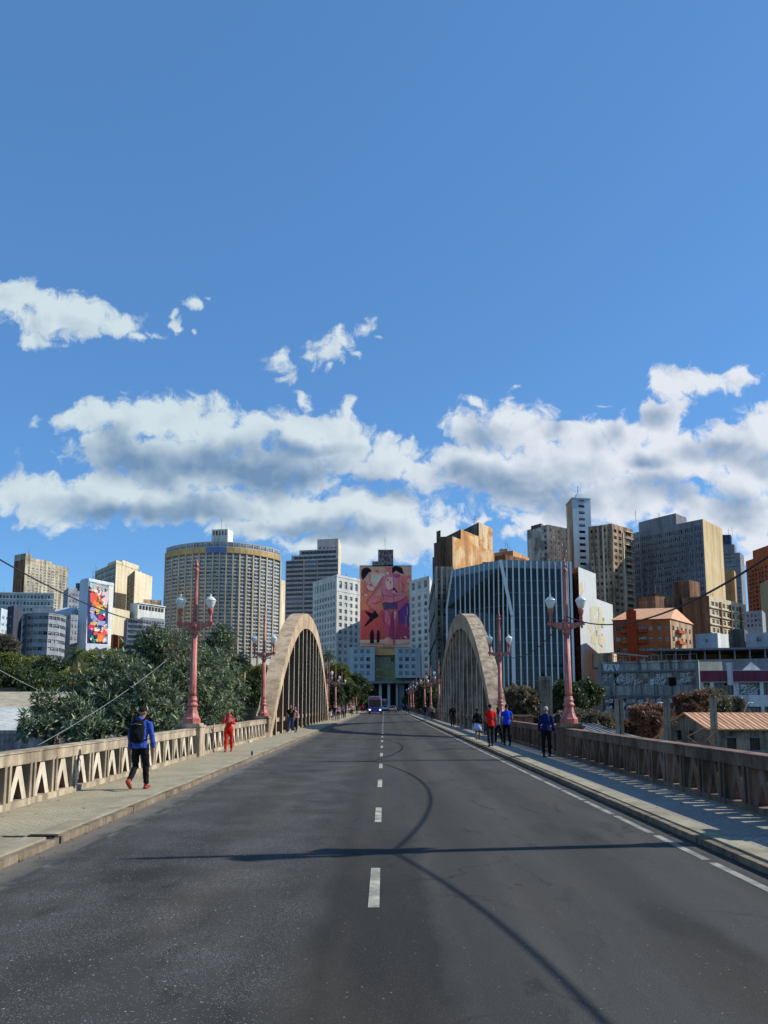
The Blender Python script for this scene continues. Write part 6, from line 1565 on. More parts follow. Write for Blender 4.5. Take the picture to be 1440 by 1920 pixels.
RT = [(985, 1283, 1375, 80, 60, LF_MIX, 'olive and pinkish bush behind the right arch foot', .32), (1075, 1262, 1385, 105, 72, LF_DARK, 'dark round tree behind the nearest right lamp', .34), (1095, 1330, 1385, 90, 62, LF_MIX, 'pale flowering bush under the dark round tree', .3), (1035, 1300, 1380, 70, 75, LF_DARK, 'dark tree left of the nearest right lamp', .34), (1205, 1308, 1400, 84, 56, LF_RED, 'russet leaved tree between two concrete masts', .3), (1330, 1290, 1350, 80, 105, LF_MIX, 'reddish olive tree in front of the maroon banded warehouse', .4), (1300, 1296, 1350, 55, 100, LF_RED, 'small russet tree at the corner of the grey workshop', .36), (1372, 1308, 1350, 60, 110, LF_MIX, 'low scrubby tree above the terracotta roof', .4), (948, 1300, 1385, 45, 66, LF_DARK, 'dark bush between the right arch and the thin mast', .34)]
for k, (px, y0, y1, w, dd, mt, lab, ln) in enumerate(RT): park_tree(px, y0, y1, w, dd, mt, lab, 80+k, ln, 42, 'trees right of the bridge')
def palm(px, ytop, dd, crown_px, label, seed, thatch=True, lean=.3):
    r_ = random.Random(seed); a = at(px, ytop+crown_px*.7, dd); R_ = crown_px*dd/F
    t = empty('palm_tree', (a.x, dd, GZ), label, 'palm', 'palm trees left of the bridge')
    mb = MB(); pts_ = [(a.x-lean*(1-k/6)**2, dd, GZ+(a.z-GZ)*k/6) for k in range(7)]; mb.tube(pts_, [.3, .24, .22, .2, .2, .22, .26], 10); mb.build('trunk', BARK, t)
    mb = MB()
    for k in range(34):
        az = r_.uniform(0, 6.28); el = r_.uniform(-.5, 1.35); L = R_*r_.uniform(.85, 1.2); p = Vector((a.x, dd, a.z)); dv = Vector((math.cos(az)*math.cos(el), math.sin(az)*math.cos(el), math.sin(el))); n = 9; prev = p
        for j in range(1, n+1):
            dv = (dv+Vector((0, 0, -.16))).normalized(); q = prev+dv*L/n
            sd = dv.cross(Vector((0, 0, 1))); sd = sd.normalized() if sd.length > .01 else Vector((1, 0, 0))
            wl = L*.26*math.sin(math.pi*min(.97, (j+.5)/(n+1)))
            for s in (-1, 1):
                for m in range(2):
                    b0 = prev.lerp(q, m/2); tip = b0+sd*s*wl+dv*wl*.55-Vector((0, 0, wl*.35)); mb.poly([b0, b0+dv*L/n*.3, tip])
            mb.bar(prev, q, .05); prev = q
    mb.build('fronds', LF_PALM, t)
    if thatch:
        mb = MB()
        for k in range(26):
            az = r_.uniform(0, 6.28); p = Vector((a.x+.2*math.cos(az), dd+.2*math.sin(az), a.z-.2)); e = p+Vector((.55*math.cos(az), .55*math.sin(az), -R_*r_.uniform(.6, 1.3))); mb.tube([p, p.lerp(e, .5)+Vector((.3*math.cos(az), .3*math.sin(az), 0)), e], [.05, .06, .01], 4, cap=False)
        mb.build('dead_fronds', surf('dry_frond', RGB(176, 152, 110), .9, RGB(120, 98, 66), .6, 1), t)
palm(141, 1212, 104, 26, 'feathery palm with a skirt of dry fronds in front of the park trees', 4)
palm(442, 1222, 62, 30, 'small low palm between the big tree and the second left lamp', 5, True)
palm(40, 1240, 120, 22, 'short palm at the left edge below the rounded grey block', 6)
palm(616, 1216, 112, 18, 'palm rising behind the far leg of the left arch', 7, False)
fl_ = []
for k in range(900):
    sd = -1 if k % 3 else 1; y = 5+80*rng.random()**1.8; e = rng.random()
    x = (-6.5+.25*rng.random()**2) if e < .45 and sd < 0 else ((LX0+.02+.30*rng.random()**2.5) if sd < 0 and e < .8 else ((-6.4+1.7*rng.random()) if sd < 0 else ((RX0-.02-.25*rng.random()**2.5) if e < .5 else 4.9+1.4*rng.random())))
    on = x < LX0 or x > RX0
    fl_.append((x, y, .112 if on else .012))
t = empty('fallen_leaves', (0, 20, .11)); t['kind'] = 'stuff'; mbl = MB()
for x, y, z in fl_:
    a = rng.random()*6.28; l = .02+.035*rng.random(); w = l*.4; ca, sa = math.cos(a), math.sin(a)
    mbl.quad((x-l*ca, y-l*sa, z), (x+w*sa, y-w*ca, z+.006), (x+l*ca, y+l*sa, z+.01*rng.random()), (x-w*sa, y+w*ca, z+.004))
o = mbl.build('leaf_litter', leaf_mat('leaf_dry', (.10, .075, .045, 1), (.22, .17, .10, 1), .8, .1), t); o['kind'] = 'stuff'
# scrub along the foot of the bridge
t = empty('scrub', (0, 40, GZ)); t['kind'] = 'stuff'; 
sc_ = [(rd.uniform(9, 34), rd.uniform(30, 100), GZ+.3, rd.uniform(.6, 1.4), .7) for k in range(60)]+[(rd.uniform(-40, -9), rd.uniform(20, 110), GZ+.4, rd.uniform(.8, 1.6), .7) for k in range(70)]
WORLD[t.name] = (0, 40, GZ); o = leaves(sc_, 40, 7, .35, .12, 'scrub_leaves', LF_PARK, t); o['kind'] = 'stuff'
# ================================================================== vehicles
def paint(name, col, rough=.25): 
    if name in MATS: return MATS[name]
    m, nt, b, out = newmat(name)
    p = pos(nt); c = mixc(nt, ramp(nt, nz(nt, p, 3, 4), [(.4, 0.0), (.75, .5)]), col, (.12, .11, .10, 1))
    nt.links.new(c, b.inputs['Base Color']); b.inputs['Roughness'].default_value = rough; b.inputs['Coat Weight'].default_value = .5
    return m
RUB = plain('rubber', (.02, .02, .02, 1), .9, .2); CHROME = plain('wheel_metal', (.35, .35, .36, 1), .35, .5, .8); LENS = plain('lamp_lens', (.8, .8, .78, 1), .1, .8); REDL = plain('tail_lens', (.4, .02, .02, 1), .2, .6)
def emis(name, col, s):
    if name in MATS: return MATS[name]
    m, nt, b, out = newmat(name); b.inputs['Base Color'].default_value = col; b.inputs['Emission Color'].default_value = col; b.inputs['Emission Strength'].default_value = s; return m
def bev(o, w=.06, seg=2):
    md = o.modifiers.new('soft_edges', 'BEVEL'); md.width = w; md.segments = seg; md.limit_method = 'ANGLE'; md.angle_limit = R(30); return o
def wheel(t, x, y, r, w):
    mb = MB(); N = 20; pr = [(r*.62, -w/2), (r*.94, -w/2), (r, -w/2+.03), (r, w/2-.03), (r*.94, w/2), (r*.62, w/2)]
    k = len(mb.v)
    for pr_r, px in pr:
        for j in range(N): a = 2*math.pi*j/N; mb.v.append((x+px, y+pr_r*math.cos(a), r+pr_r*math.sin(a)))
    for i in range(len(pr)):
        i2 = (i+1) % len(pr)
        for j in range(N): j2 = (j+1) % N; mb.f.append((k+i*N+j, k+i*N+j2, k+i2*N+j2, k+i2*N+j)); mb.m.append(0); mb.sm.append(True)
    o = fixn(mb.build('wheel', RUB, t)); mb = MB(); mb.tube([(x-w*.35, y, r), (x+w*.35, y, r)], r*.62, 16); mb.build('rim', CHROME, o)
BUSB = paint('bus_blue', (.05, .07, .48, 1)); BUSW = paint('bus_white', (.42, .44, .46, 1)); WIND = glassy('windscreen', (.015, .018, .02, 1), .05, .25)
def make_bus(name, label, body, top, lit=True):
    t = empty(name, (0, 0, 0), label, 'bus'); W, Ln, H = 1.27, 11.0, 3.25
    mb = MB(); mb.prism([(-W, 0), (W, 0), (W, Ln), (-W, Ln)], .38, 1.35); bev(mb.build('lower_body', body, t), .12, 3)
    mb = MB(); n = [(-W, .04, 1.34), (W, .04, 1.34), (W, Ln-.04, 1.34), (-W, Ln-.04, 1.34), (-W+.06, .28, H), (W-.06, .28, H), (W-.06, Ln-.2, H), (-W+.06, Ln-.2, H)]
    k = len(mb.v); mb.v += n
    for f in ((3, 2, 1, 0), (4, 5, 6, 7), (0, 1, 5, 4), (1, 2, 6, 5), (2, 3, 7, 6), (3, 0, 4, 7)): mb.f.append(tuple(k+i for i in f)); mb.m.append(0); mb.sm.append(False)
    bev(mb.build('upper_body', top, t), .16, 3)
    mb = MB(); mb.prism([(-W+.1, .3), (W-.1, .3), (W-.1, Ln-.3), (-W+.1, Ln-.3)], H-.02, H+.12); bev(mb.build('roof', BUSW, t), .05)
    sl = lambda z: .04+(.24)*(z-1.34)/(H-1.34)-.02
    mb = MB(); z0, z1 = 1.32, 2.72; mb.quad((-W+.12, sl(z0), z0), (W-.12, sl(z0), z0), (W-.16, sl(z1), z1), (-W+.16, sl(z1), z1)); w = mb.build('windscreen', WIND, t)
    mb = MB(); mb.bar((-.02, sl(z0)-.02, z0), (.02, sl(z1)-.02, z1), .05); 
    for s in (-.55, .45): mb.bar((s, sl(1.36)-.03, 1.34), (s+.45, sl(2.0)-.03, 1.9), .03)
    mb.build('wiper', RUB, w)
    mb = MB(); z0, z1 = 2.78, 3.06; mb.quad((-W+.2, sl(z0)-.01, z0), (W-.2, sl(z0)-.01, z0), (W-.2, sl(z1)-.01, z1), (-W+.2, sl(z1)-.01, z1)); mb.build('destination_sign', emis('sign_red', (.35, .03, .04, 1), .12), t)
    mb = MB(); mb.box(-W+.02, -.12, .36, W-.02, .1, .62); bev(mb.build('bumper', body, t), .05)
    mb = MB(); mb.box(-.6, -.03, .95, .6, .03, 1.12); mb.build('grille', FR_D, t)
    mb = MB(); mb.box(-.24, -.15, .44, .24, -.12, .58); mb.build('number_plate', FR_G, t)
    for s in (-1, 1):
        mb = MB(); mb.ball((s*.98, -.0, .82), (.17, .07, .11), 12, 6); mb.build('headlight', emis('headlamp_lit', (1, .96, .85, 1), 2.2) if lit else LENS, t)
        mb = MB(); mb.bar((s*(W-.02), .2, 2.75), (s*(W+.22), -.12, 2.62), .05); mb.obox((s*(W+.22), -.14, 2.36), (.10, 0, 0), (0, .05, 0), (0, 0, .24)); mb.build('mirror', FR_D, t)
        for k in range(6): mb = MB(); y0 = .7+k*1.7; x = s*(W-.005); mb.obox((x-s*.02, y0+.75, 2.05), (.02, 0, 0), (0, .74, 0), (0, 0, .48)); mb.build('side_window', WIND, t)
        for y in (2.2, 8.4): wheel(t, s*(W-.16), y, .48, .28)
    return t
b1 = make_bus('city_bus', 'blue city bus with a red destination sign driving towards the viewer', BUSB, paint('bus_blue_upper', (.16, .20, .46, 1))); p = at(703, 1338, 146); b1.location = (p.x, 146, 0)
b2 = make_bus('city_bus', 'pale blue-white bus far behind the blue one at the road end', paint('bus_grey', (.12, .14, .2, 1)), BUSW, False); p = at(717, 1330, 224); b2.location = (p.x, 224, 0)
def make_car(name, label, pnt, rear, hatch=True):
    t = empty(name, (0, 0, 0), label, 'car'); W = .86
    prof = [(0, .35), (.02, .62), (.12, .92), (.9, .98) if not rear else (.25, .98), (1.55, 1.42) if not rear else (.55, 1.42), (2.7, 1.47) if not rear else (2.1, 1.47), (3.55, 1.0), (4.2, .85), (4.3, .6), (4.28, .3)]
    def hw(y, z): return W*(1-.22*max(0, (z-.9)/.55))-.06*abs(y-2.1)/2.1
    mb = MB(); n = len(prof)
    L_ = [(-hw(y, z), y, z) for y, z in prof]; R_ = [(hw(y, z), y, z) for y, z in prof]; mb.v += L_+R_
    mb.f.append(tuple(range(n))[::-1]); mb.m.append(0); mb.sm.append(False); mb.f.append(tuple(n+i for i in range(n))); mb.m.append(0); mb.sm.append(False)
    for i in range(n): j = (i+1) % n; mb.f.append((i, j, n+j, n+i)); mb.m.append(0); mb.sm.append(False)
    bev(fixn(mb.build('body', pnt, t)), .07, 3)
    def strip(i, j, a, c, nm, mt):
        (y0, z0), (y1, z1) = prof[i], prof[j]; q0 = (y0+(y1-y0)*a, z0+(z1-z0)*a); q1 = (y0+(y1-y0)*c, z0+(z1-z0)*c); ny, nz_ = (z0-z1), (y1-y0); l = math.hypot(ny, nz_); ny, nz_ = ny/l*.012, nz_/l*.012
        mb = MB(); w0, w1 = hw(*q0)-.1, hw(*q1)-.1; mb.quad((-w0, q0[0]+ny, q0[1]+nz_), (w0, q0[0]+ny, q0[1]+nz_), (w1, q1[0]+ny, q1[1]+nz_), (-w1, q1[0]+ny, q1[1]+nz_)); mb.build(nm, mt, t)
    strip(3, 4, .08, .95, 'rear_window' if rear else 'windscreen', WIND); strip(5, 6, .05, .92, 'windscreen' if rear else 'rear_window', WIND)
    for s in (-1, 1):
        mb = MB(); pl = [(prof[3][0]+.5, 1.0), (prof[4][0]+.25, 1.36), (prof[5][0]-.05, 1.40), (3.2, 1.02)]; pl = [(s*(hw(y, z)+.012), y, z) for y, z in pl]; mb.poly(pl if s > 0 else pl[::-1]); mb.build('side_window', WIND, t)
        mb = MB(); mb.ball((s*.62, .05, .72), (.17, .08, .10), 10, 5); mb.build('tail_light' if rear else 'headlight', REDL if rear else LENS, t)
        mb = MB(); mb.ball((s*(W+.08), 2.9 if rear else 1.4, 1.02), (.1, .07, .07), 8, 5); mb.build('mirror', pnt, t)
        for y in (.8, 3.45): wheel(t, s*(W-.1), y, .31, .2)
    mb = MB(); mb.box(-W+.1, -.05, .3, W-.1, .05, .5); bev(mb.build('bumper', FR_D, t), .04)
    mb = MB(); mb.box(-.22, -.03, .55, .22, .01, .66); mb.build('number_plate', FR_W, t)
    return t
c = make_car('parked_car', 'silver grey hatchback in the right lane driving away', paint('car_silver', (.20, .21, .22, 1)), True); p = at(736.5, 1334, 170); c.location = (p.x, 170, 0)
c = make_car('parked_car', 'white car emerging from behind the blue bus', paint('car_white', (.6, .6, .6, 1)), False); p = at(722.5, 1330, 205); c.location = (p.x, 205, 0)
c = make_car('parked_car', 'dark car far ahead of the silver hatchback', paint('car_dark', (.03, .03, .035, 1)), True); p = at(738, 1329, 225); c.location = (p.x+.3, 225, 0)
c = make_car('parked_car', 'small red car at the far right road end', paint('car_red', (.3, .03, .03, 1)), True); p = at(752, 1329, 240); c.location = (p.x, 240, 0)
for o in bpy.data.objects:
    if o.name.startswith('parked_car'): o['category'] = 'car'
for o in [o for o in bpy.data.objects if o.name.startswith('parked_car')]: o.name = 'moving_car'
# ================================================================== people
SKIN = surf('skin', (.30, .15, .095, 1), .55, (.25, .11, .07, 1), .5, 8, 0, None, 0, .35, fine=20); SKIN2 = surf('skin_dark', (.13, .065, .04, 1), .55, (.10, .05, .03, 1), .5, 8, 0, None, 0, .35, fine=20)
def cloth(name, r, g, bl): return surf('cloth_'+name, RGB(r, g, bl), .9, tuple(x*.7 for x in RGB(r, g, bl)[:3])+(1,), .5, 5, 0, None, .25, .15, fine=40)
HAIR = plain('hair_black', (.012, .010, .009, 1), .75, .15); HAIRG = plain('hair_grey', (.42, .41, .40, 1), .7)
WRINK = bpy.data.textures.new('wrinkles', 'CLOUDS'); WRINK.noise_scale = .13; WRINK.noise_depth = 2
def rem(o, vx, sm=3):
    md = o.modifiers.new('one_skin', 'REMESH'); md.mode = 'VOXEL'; md.voxel_size = vx; md.use_smooth_shade = True
    if sm: s = o.modifiers.new('soften', 'SMOOTH'); s.factor = .5; s.iterations = sm
    if o.name.split('.')[0] in ('jacket', 'shirt', 'trousers', 'shorts') and vx < .02:
        d = o.modifiers.new('creases', 'DISPLACE'); d.texture = WRINK; d.strength = .05; d.mid_level = .5
    return o
def person(label, x, y, face, H=1.72, thigh=(22, -18), knee=(6, 30), arm=(-16, 18), elbow=(14, 20), spread=.02, top=None, legs=None, shoe=None, skin=SKIN, hair=HAIR, hairlen=0, vx=.014, lean=2, headturn=0, headdown=8, skirt=None, sleeve=1.0, female=False, hold=None, hem=.86, hood=False, shorts=False):
    """standing figure built facing +Y at the origin; thigh/knee/arm/elbow angles are (right, left) in degrees"""
    t = empty('person', (0, 0, 0), label, 'person'); k = H/1.75; sw = .185 if not female else .165; hwid = .165 if not female else .175
    ln = math.sin(R(lean))
    def tl(z): return ln*max(0, z-.95)
    sho, hip = [], []
    leg = []
    for i, s in enumerate((1, -1)):
        h = Vector((s*.092, 0, .93)); a = R(thigh[i]); kn = h+Vector((s*.008, .44*math.sin(a), -.44*math.cos(a))); a2 = a-R(knee[i]); an = kn+Vector((0, .42*math.sin(a2), -.42*math.cos(a2)))
        leg.append((h, kn, an, a2))
    lo = min(l[2].z-.085*math.cos(l[3]*.6) if l[3] > -.5 else l[2].z-.13 for l in leg); dz = -lo
    off = Vector((0, 0, dz))
    arms = []
    for i, s in enumerate((1, -1)):
        sh = Vector((s*sw*.95, tl(1.41), 1.405)); a = R(arm[i]); el = sh+Vector((s*(.05+spread), .28*math.sin(a), -.28*math.cos(a))); a2 = a+R(elbow[i]); wr = el+Vector((s*(.01 if hold is None else -.10), .25*math.sin(a2), -.25*math.cos(a2)))
        arms.append((sh, el, wr))
    S = lambda v: (Vector(v)+off)*k
    def r(*q): return [(a*k, b*k) if True else 0 for a, b in q]
    # ---- body: one skin
    mb = MB()
    zs = [.90, .98, 1.08, 1.22, 1.34, 1.42, 1.47]; rr = [(hwid, .11), (hwid*.97, .11), (.135, .095), (.15, .105), (.17, .11), (.15, .09), (.07, .06)]
    mb.tube([S((0, tl(z), z)) for z in zs], r(*rr), 14)
    hd = S((0, tl(1.5)+.02+.03*math.sin(R(headdown)), 1.64)); mb.tube([S((0, tl(1.44), 1.42)), S((0, tl(1.5)+.01, 1.52)), hd], [.06*k, .055*k, .055*k], 10)
    hm = Matrix.Rotation(R(headturn), 3, 'Z') @ Matrix.Rotation(R(-headdown), 3, 'X')
    def HP(v): return hd+(hm @ (Vector(v)*k))
    def hball(c, rad):
        b0 = len(mb.v); mb.ball((0, 0, 0), tuple(q*k for q in rad), 14, 9)
        for i in range(b0, len(mb.v)): mb.v[i] = tuple(hd+hm @ (Vector(mb.v[i])+Vector(c)*k))
    hball((0, 0, .02), (.074, .094, .105)); hball((0, .03, -.045), (.055, .065, .065)); hball((0, .098, -.005), (.013, .02, .026))
    for s in (1, -1): hball((s*.074, -.005, .0), (.012, .022, .032))
    for i, s in enumerate((1, -1)):
        sh, el, wr = arms[i]; mb.tube([S(sh+Vector((-s*.04, 0, .0))), S(sh), S(sh.lerp(el, .5)), S(el), S(el.lerp(wr, .35)), S(wr)], [.05*k, .054*k, .047*k, .04*k, .04*k, .027*k], 10)
        d = (wr-el).normalized(); f = Vector((0, 1, 0)); sd = d.cross(f).normalized(); f = sd.cross(d)
        pm = wr+d*.09; mb.tube([S(wr-d*.01), S(wr+d*.04), S(pm)], r((.022, .03), (.018, .042), (.015, .038)), 8)
        for m_, q in enumerate((-.03, -.01, .011, .031)):
            L = (.062, .075, .072, .055)[m_]; b0 = pm+f*q; mb.tube([S(b0-d*.015), S(b0+d*L*.5-sd*s*.006), S(b0+d*L*.85-sd*s*.022), S(b0+d*L-sd*s*.034)], [.0095*k, .0088*k, .008*k, .006*k], 6)
        b0 = wr+d*.03+f*.035; mb.tube([S(b0-f*.012), S(b0+f*.018+d*.03), S(b0+f*.02+d*.062-sd*s*.012)], [.012*k, .0105*k, .007*k], 6)
    for h, kn, an, a2 in leg:
        mb.tube([S(h+Vector((0, 0, .03))), S(h.lerp(kn, .4)), S(kn), S(kn.lerp(an, .3)), S(an)], [.085*k, .072*k, .052*k, .052*k, .034*k], 10)
        fd = Vector((0, math.cos(a2*.9), math.sin(a2*.9))); dn = Vector((0, math.sin(a2), -math.cos(a2))); mb.tube([S(an-dn*.02), S(an+dn*.05+fd*.03), S(an+dn*.06+fd*.12)], [.036*k, .034*k, .02*k], 8)
    rem(mb.build('body', skin, t), vx*.62 if vx < .02 else vx, 1)
    # ---- top
    if top:
        mb = MB(); z0 = hem
        zs = [z0, .96, 1.08, 1.22, 1.34, 1.40, 1.455, 1.51]; e = .018; wk = .9 if female else 1; rr = [(hwid+e, .125), (hwid+e*.8, .122), (.15*wk, .112), (.162*wk, .12), (.178*wk, .122), (.165*wk, .11), (.115*wk, .085), (.07, .066)]
        mb.tube([S((0, tl(z)-.008, z)) for z in zs], r(*rr), 16)
        for i, s in enumerate((1, -1)):
            sh, el, wr = arms[i]; P_ = [sh+Vector((-s*.07, 0, .0)), sh+Vector((0, 0, -.005)), sh.lerp(el, .5), el, el.lerp(wr, .5), wr]; q = [.066, .072, .062, .055, .05, .042]
            if sleeve < 1: P_, q = P_[:3], q[:3]
            mb.tube([S(v) for v in P_], [a*k for a in q], 12)
        if hood: mb.tube([S((-.07, -.06, 1.49)), S((0, -.095, 1.50)), S((.07, -.06, 1.49))], [.035*k, .05*k, .035*k], 8)
        rem(mb.build('jacket' if sleeve >= 1 else 'shirt', top, t), vx, 4)
    if legs:
        mb = MB(); mb.tube([S((0, 0, .86)), S((0, 0, .93)), S((0, 0, 1.02))], r((hwid+.006, .122), (hwid+.01, .122), (hwid-.01, .112)), 14)
        for h, kn, an, a2 in leg:
            P_ = [h+Vector((0, 0, .03)), h.lerp(kn, .4), kn, kn.lerp(an, .4), kn.lerp(an, .93)]; q = [.10, .09, .072, .066, .058]
            if shorts: P_, q = P_[:3], [.10, .10, .088]
            mb.tube([S(v) for v in P_], [a*k for a in q], 12)
        rem(mb.build('shorts' if shorts else 'trousers', legs, t), vx, 4)
    if skirt:
        mb = MB(); N = 22; kx = len(mb.v)
        for (z, rx, ry) in ((1.02, .15, .115), (.92, .19, .135), (.72, .23, .17), (.52, .27, .21)):
            for j in range(N): a = 2*math.pi*j/N; w = 1+.07*math.sin(a*5)*(1.02-z)/.5; v = S((rx*w*math.cos(a)-.05*(1.02-z), ry*w*math.sin(a), z)); mb.v.append(tuple(v))
        for i in range(3):
            for j in range(N): j2 = (j+1) % N; mb.f.append((kx+(i+1)*N+j, kx+(i+1)*N+j2, kx+i*N+j2, kx+i*N+j)); mb.m.append(0); mb.sm.append(True)
        o = mb.build('skirt', skirt, t); s_ = o.modifiers.new('cloth_thickness', 'SOLIDIFY'); s_.thickness = .012
    for h, kn, an, a2 in leg:
        fd = Vector((0, math.cos(a2*.9), math.sin(a2*.9))); dn = Vector((0, math.sin(a2), -math.cos(a2))); mb = MB(); b0 = an+dn*.055
        mb.tube([S(b0-fd*.075), S(b0-fd*.06), S(b0+fd*.02), S(b0+fd*.12), S(b0+fd*.19), S(b0+fd*.205)], r((.02, .02), (.04, .042), (.045, .045), (.045, .035), (.036, .024), (.015, .012)), 12)
        mb.tube([S(an+dn*.05), S(an-dn*.03)], [.046*k, .042*k], 10)
        rem(mb.build('shoe', shoe or plain('shoe_black', (.02, .02, .02, 1), .6), t), vx*.7, 2)
    if hair:
        mb = MB(); b0 = len(mb.v); mb.ball((0, 0, 0), (.081*k, .098*k, .092*k), 14, 9)
        for i in range(b0, len(mb.v)):
            v = Vector(mb.v[i]); 
            if v.y > .05*k: v.y = .05*k+(v.y-.05*k)*.5
            mb.v[i] = tuple(hd+hm @ (v+Vector((0, -.012*k, .042*k))))
        if hairlen:
            mb.tube([HP((0, -.06, .03)), HP((0, -.085, -.08)), HP((0, -.07, -.08-hairlen))], r((.07, .05), (.075, .045), (.05, .03)), 10)
        rem(mb.build('hair', hair, t), .011 if vx < .02 else .016, 2)
    if abs(face) > 90:                       # face turned to the viewer: eyes and mouth
        for s in (1, -1): mb = MB(); mb.ball(HP((s*.03, .086, .025)), .011*k, 8, 5); mb.build('eye', plain('eye_dark', (.02, .015, .012, 1), .3), t)
        mb = MB(); c_ = HP((0, .089, -.052)); mb.ball(c_, (.024*k, .009*k, .007*k), 8, 5); mb.build('mouth', plain('lips', (.25, .07, .06, 1), .5), t)
    t.location = (x, y, .105); t.rotation_euler = (0, 0, R(face))
    t['_hd'] = 1; del t['_hd']
    return t, S, arms
def pxy(px, d): return at(px, 1400, d).x
BLK = cloth('black', 26, 26, 30); JEAN = cloth('denim', 62, 78, 112); DKJ = cloth('dark_denim', 34, 38, 56); BLUEJ = cloth('royal_blue', 58, 90, 176); REDT = cloth('vivid_red', 226, 34, 26); TRED = cloth('tracksuit_red', 208, 44, 26); BLUT = cloth('bright_blue', 30, 66, 206); NAVY = cloth('navy', 28, 36, 92); WHT = cloth('white', 220, 222, 228); LAV = cloth('pale_lavender', 190, 202, 240); GRY = cloth('grey', 130, 132, 136); PNK = cloth('pink', 206, 150, 150); SHR = plain('shoe_red', RGB(150, 52, 40), .6); SHW = plain('shoe_white', (.6, .6, .6, 1), .6)
# man with the backpack, walking away on the left pavement
m1, S1, ar = person('man in a blue jacket and black trousers walking away on the left pavement', pxy(263, 16.9), 16.9, -6, H=1.76, thigh=(14, 4), knee=(10, 52), arm=(2, -4), elbow=(14, 10), spread=.015, top=BLUEJ, legs=BLK, shoe=SHR, skin=SKIN, headturn=-24, headdown=20, hem=.88, vx=.011, lean=4, hood=True)
def backpack(x, y, face, z0, label):
    t = empty('backpack', (0, 0, 0), label, 'backpack'); M_ = cloth('pack_black', 20, 20, 24)
    mb = MB(); mb.tube([(0, -.25, z0), (0, -.27, z0+.03), (0, -.275, z0+.2), (0, -.26, z0+.36), (0, -.235, z0+.46), (0, -.22, z0+.49)], [(.10, .06), (.155, .10), (.165, .12), (.155, .105), (.12, .07), (.05, .02)], 16); rem(mb.build('pack_body', M_, t), .012, 3)
    mb = MB(); mb.tube([(0, -.355, z0+.04), (0, -.375, z0+.07), (0, -.38, z0+.18), (0, -.36, z0+.27)], [(.08, .03), (.115, .04), (.115, .045), (.08, .02)], 14); rem(mb.build('front_pocket', M_, t), .012, 2)
    for s in (-1, 1):
        mb = MB(); mb.tube([(s*.09, -.19, z0+.46), (s*.125, -.08, z0+.545), (s*.14, .02, z0+.545), (s*.15, .12, z0+.45), (s*.16, .14, z0+.25), (s*.19, .02, z0+.08), (s*.14, -.17, z0+.05)], [(.028, .012)]*7, 8); mb.build('strap', M_, t)
    mb = MB(); mb.tube([(-.05, -.22, z0+.48), (0, -.21, z0+.53), (.05, -.22, z0+.48)], .012, 6); mb.build('handle', M_, t)
    mb = MB(); mb.tube([(-.12, -.335, z0+.37), (0, -.365, z0+.39), (.12, -.335, z0+.37)], .007, 5); mb.build('zip', FR_G, t)
    t.location = (x, y, .105); t.rotation_euler = (R(-3), 0, R(face))
backpack(pxy(263, 16.9), 16.9, -6, 1.01, 'black backpack on the back of the man in the blue jacket')
person('woman in a red tracksuit striding towards the viewer on the left pavement', pxy(428, 29.9), 29.9, 184, H=1.62, thigh=(8, -6), knee=(4, 22), arm=(30, 26), elbow=(95, 90), spread=.03, top=TRED, legs=TRED, shoe=SHR, hairlen=.12, female=True, hem=.98, vx=.013, headdown=2, hold=1)
tw = bpy.data.objects[-1] if False else None
mbx = MB(); mbx.obox((0, 0, 0), (.075, 0, 0), (0, .008, 0), (0, 0, .07))
o = mbx.build('white_bag', WHT); tag(o, 'small white print bag held at the chest of the woman in red', 'bag'); p_ = at(432.5, 1350, 29.6); o.location = (p_.x, 29.9-.27, p_.z-.02); o.rotation_euler = (0, .2, .1); bev(o, .01)
person('man in a black T-shirt and blue jeans approaching under the left arch', pxy(544.5, 49), 49, 182, H=1.78, thigh=(18, -12), knee=(4, 26), arm=(-6, 8), elbow=(25, 25), top=BLK, legs=JEAN, shoe=SHW, sleeve=.5, vx=.016)
person('woman in pale pink half hidden behind the man in the black T-shirt', pxy(552.5, 50.5), 50.5, 180, H=1.66, thigh=(-12, 16), knee=(22, 4), top=PNK, legs=BLK, hairlen=.2, female=True, vx=.018)
FARL = [(619, 88, 180, BLK, WHT, 1, .5, 'person in a black top and white shorts in the far left walking group'), (626, 84, 176, BLK, JEAN, 0, .5, 'person in black with blue jeans leading the far left walking group'), (633.5, 86, 184, PNK, DKJ, 0, 1, 'person in a pale pink top at the right of the far left walking group'), (642, 97, 180, GRY, DKJ, 0, 1, 'person in grey walking alone behind the far left group'), (645.5, 100, 180, NAVY, BLK, 0, 1, 'person in navy right behind the one in grey on the left pavement'), (660, 122, 180, WHT, DKJ, 0, .5, 'small far person in white on the left pavement'), (669, 140, 0, BLK, BLK, 0, 1, 'tiny dark-clothed person far along the left pavement'), (679, 158, 180, REDT, BLK, 0, 1, 'tiny far person in red on the left pavement near the bus'), (683, 166, 180, NAVY, DKJ, 0, 1, 'tiny far person in navy beside the red one near the bus')]
for k, (px, d, f, tp, lg, sh, sl, lab) in enumerate(FARL):
    a = 1 if k % 2 else -1; person(lab, pxy(px, d), d, f, H=1.68+.03*(k % 3), thigh=(16*a, -14*a), knee=(6, 20), arm=(-12*a, 12*a), top=tp, legs=lg, shorts=bool(sh), sleeve=sl, vx=.022, skin=SKIN if k % 2 else SKIN2, female=k % 3 == 0, hairlen=.15 if k % 3 == 0 else 0)
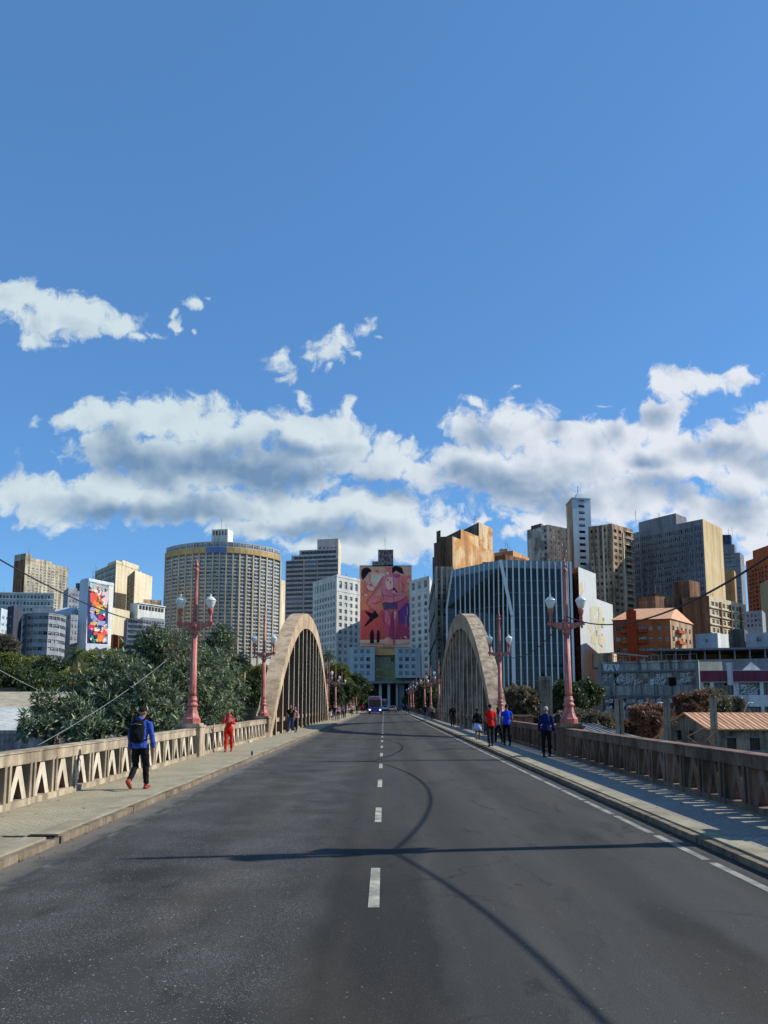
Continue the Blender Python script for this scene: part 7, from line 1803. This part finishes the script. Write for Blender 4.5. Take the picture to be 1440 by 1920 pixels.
# right pavement
person('man in a bright red T-shirt and dark jeans walking away on the right pavement', pxy(920, 33.7), 33.7, 4, H=1.80, thigh=(10, -10), knee=(6, 14), arm=(-4, 6), elbow=(30, 50), spread=.025, top=REDT, legs=cloth('washed_black', 44, 44, 48), sleeve=.5, hem=.84, vx=.014, headdown=4)
person('dark-haired woman in a grey top between the men in red and blue', pxy(935, 37), 37, 8, H=1.66, thigh=(-10, 12), knee=(16, 4), top=GRY, legs=BLK, hairlen=.28, female=True, vx=.016)
person('man in a bright blue T-shirt and black trousers beside the right balustrade', pxy(951, 34.6), 34.6, -3, H=1.80, thigh=(-8, 10), knee=(14, 4), arm=(8, -2), elbow=(55, 14), spread=.02, top=BLUT, legs=BLK, sleeve=.5, hem=.88, vx=.014, headdown=4)
person('grey haired man in a navy jumper and black trousers near the right lamp', pxy(1025, 27.2), 27.2, -14, H=1.72, thigh=(5, -4), knee=(4, 8), arm=(4, 2), elbow=(18, 22), spread=.01, top=NAVY, legs=BLK, hair=HAIRG, hem=.92, vx=.012, headdown=16, headturn=-8)
person('woman in a black top and billowing white skirt on the right pavement', pxy(896, 40), 40, 0, H=1.58, thigh=(8, -8), knee=(4, 14), top=BLK, skirt=LAV, skin=SKIN2, female=True, vx=.015, headdown=4)
person('person in a black jacket by the near hangers of the right arch', pxy(849, 63), 63, 180, H=1.74, thigh=(12, -12), knee=(4, 20), top=BLK, legs=cloth('charcoal', 52, 52, 56), vx=.018)
person('person in a black top and blue jeans at the far end of the right arch', pxy(797.5, 90), 90, 2, H=1.78, thigh=(4, -4), knee=(2, 8), top=BLK, legs=JEAN, vx=.02)
person('person in a pale grey top by the far foot of the right arch', pxy(811, 88), 88, 180, H=1.66, thigh=(16, -14), knee=(4, 24), top=GRY, legs=BLK, vx=.02)
for k, (px, d, tp, lab) in enumerate([(762, 150, BLK, 'tiny person in black at the far right pavement end'), (757, 165, NAVY, 'tiny person in navy at the far right pavement end'), (766, 142, GRY, 'tiny person in grey at the far right pavement')]): person(lab, pxy(px, d), d, 0 if k else 180, top=tp, legs=BLK, vx=.024)
# small things on the bridge
PAL = plain('litter_white', (.6, .6, .58, 1), .8)
mb = MB(); pc = at(467, 1391, 37.5); mb.prism([(pc.x-.14, 37.4), (pc.x+.05, 37.3), (pc.x+.16, 37.5), (pc.x, 37.65)], .106, [.15, .2, .14, .17]); tag(mb.build('paper_scrap', PAL), 'crumpled white paper scrap on the left pavement past the woman in red', 'litter')
mb = MB(); pc = at(474, 1419, 28.0); mb.lathe([(.03, 0), (.035, .1), (.015, .16)], c=(-4.75, 27.9, .115), n=8); tag(mb.build('bottle', RUB), 'small dark bottle standing on the left kerb', 'bottle')
mb = MB(); mb.box(-4.95, 10.9, .113, -4.57, 11.02, .135); mb.box(-5.32, 10.93, .104, -4.95, 10.99, .112); tag(mb.build('joint_cover', RUB), 'black rubber joint cover lying across the left kerb', 'cover')
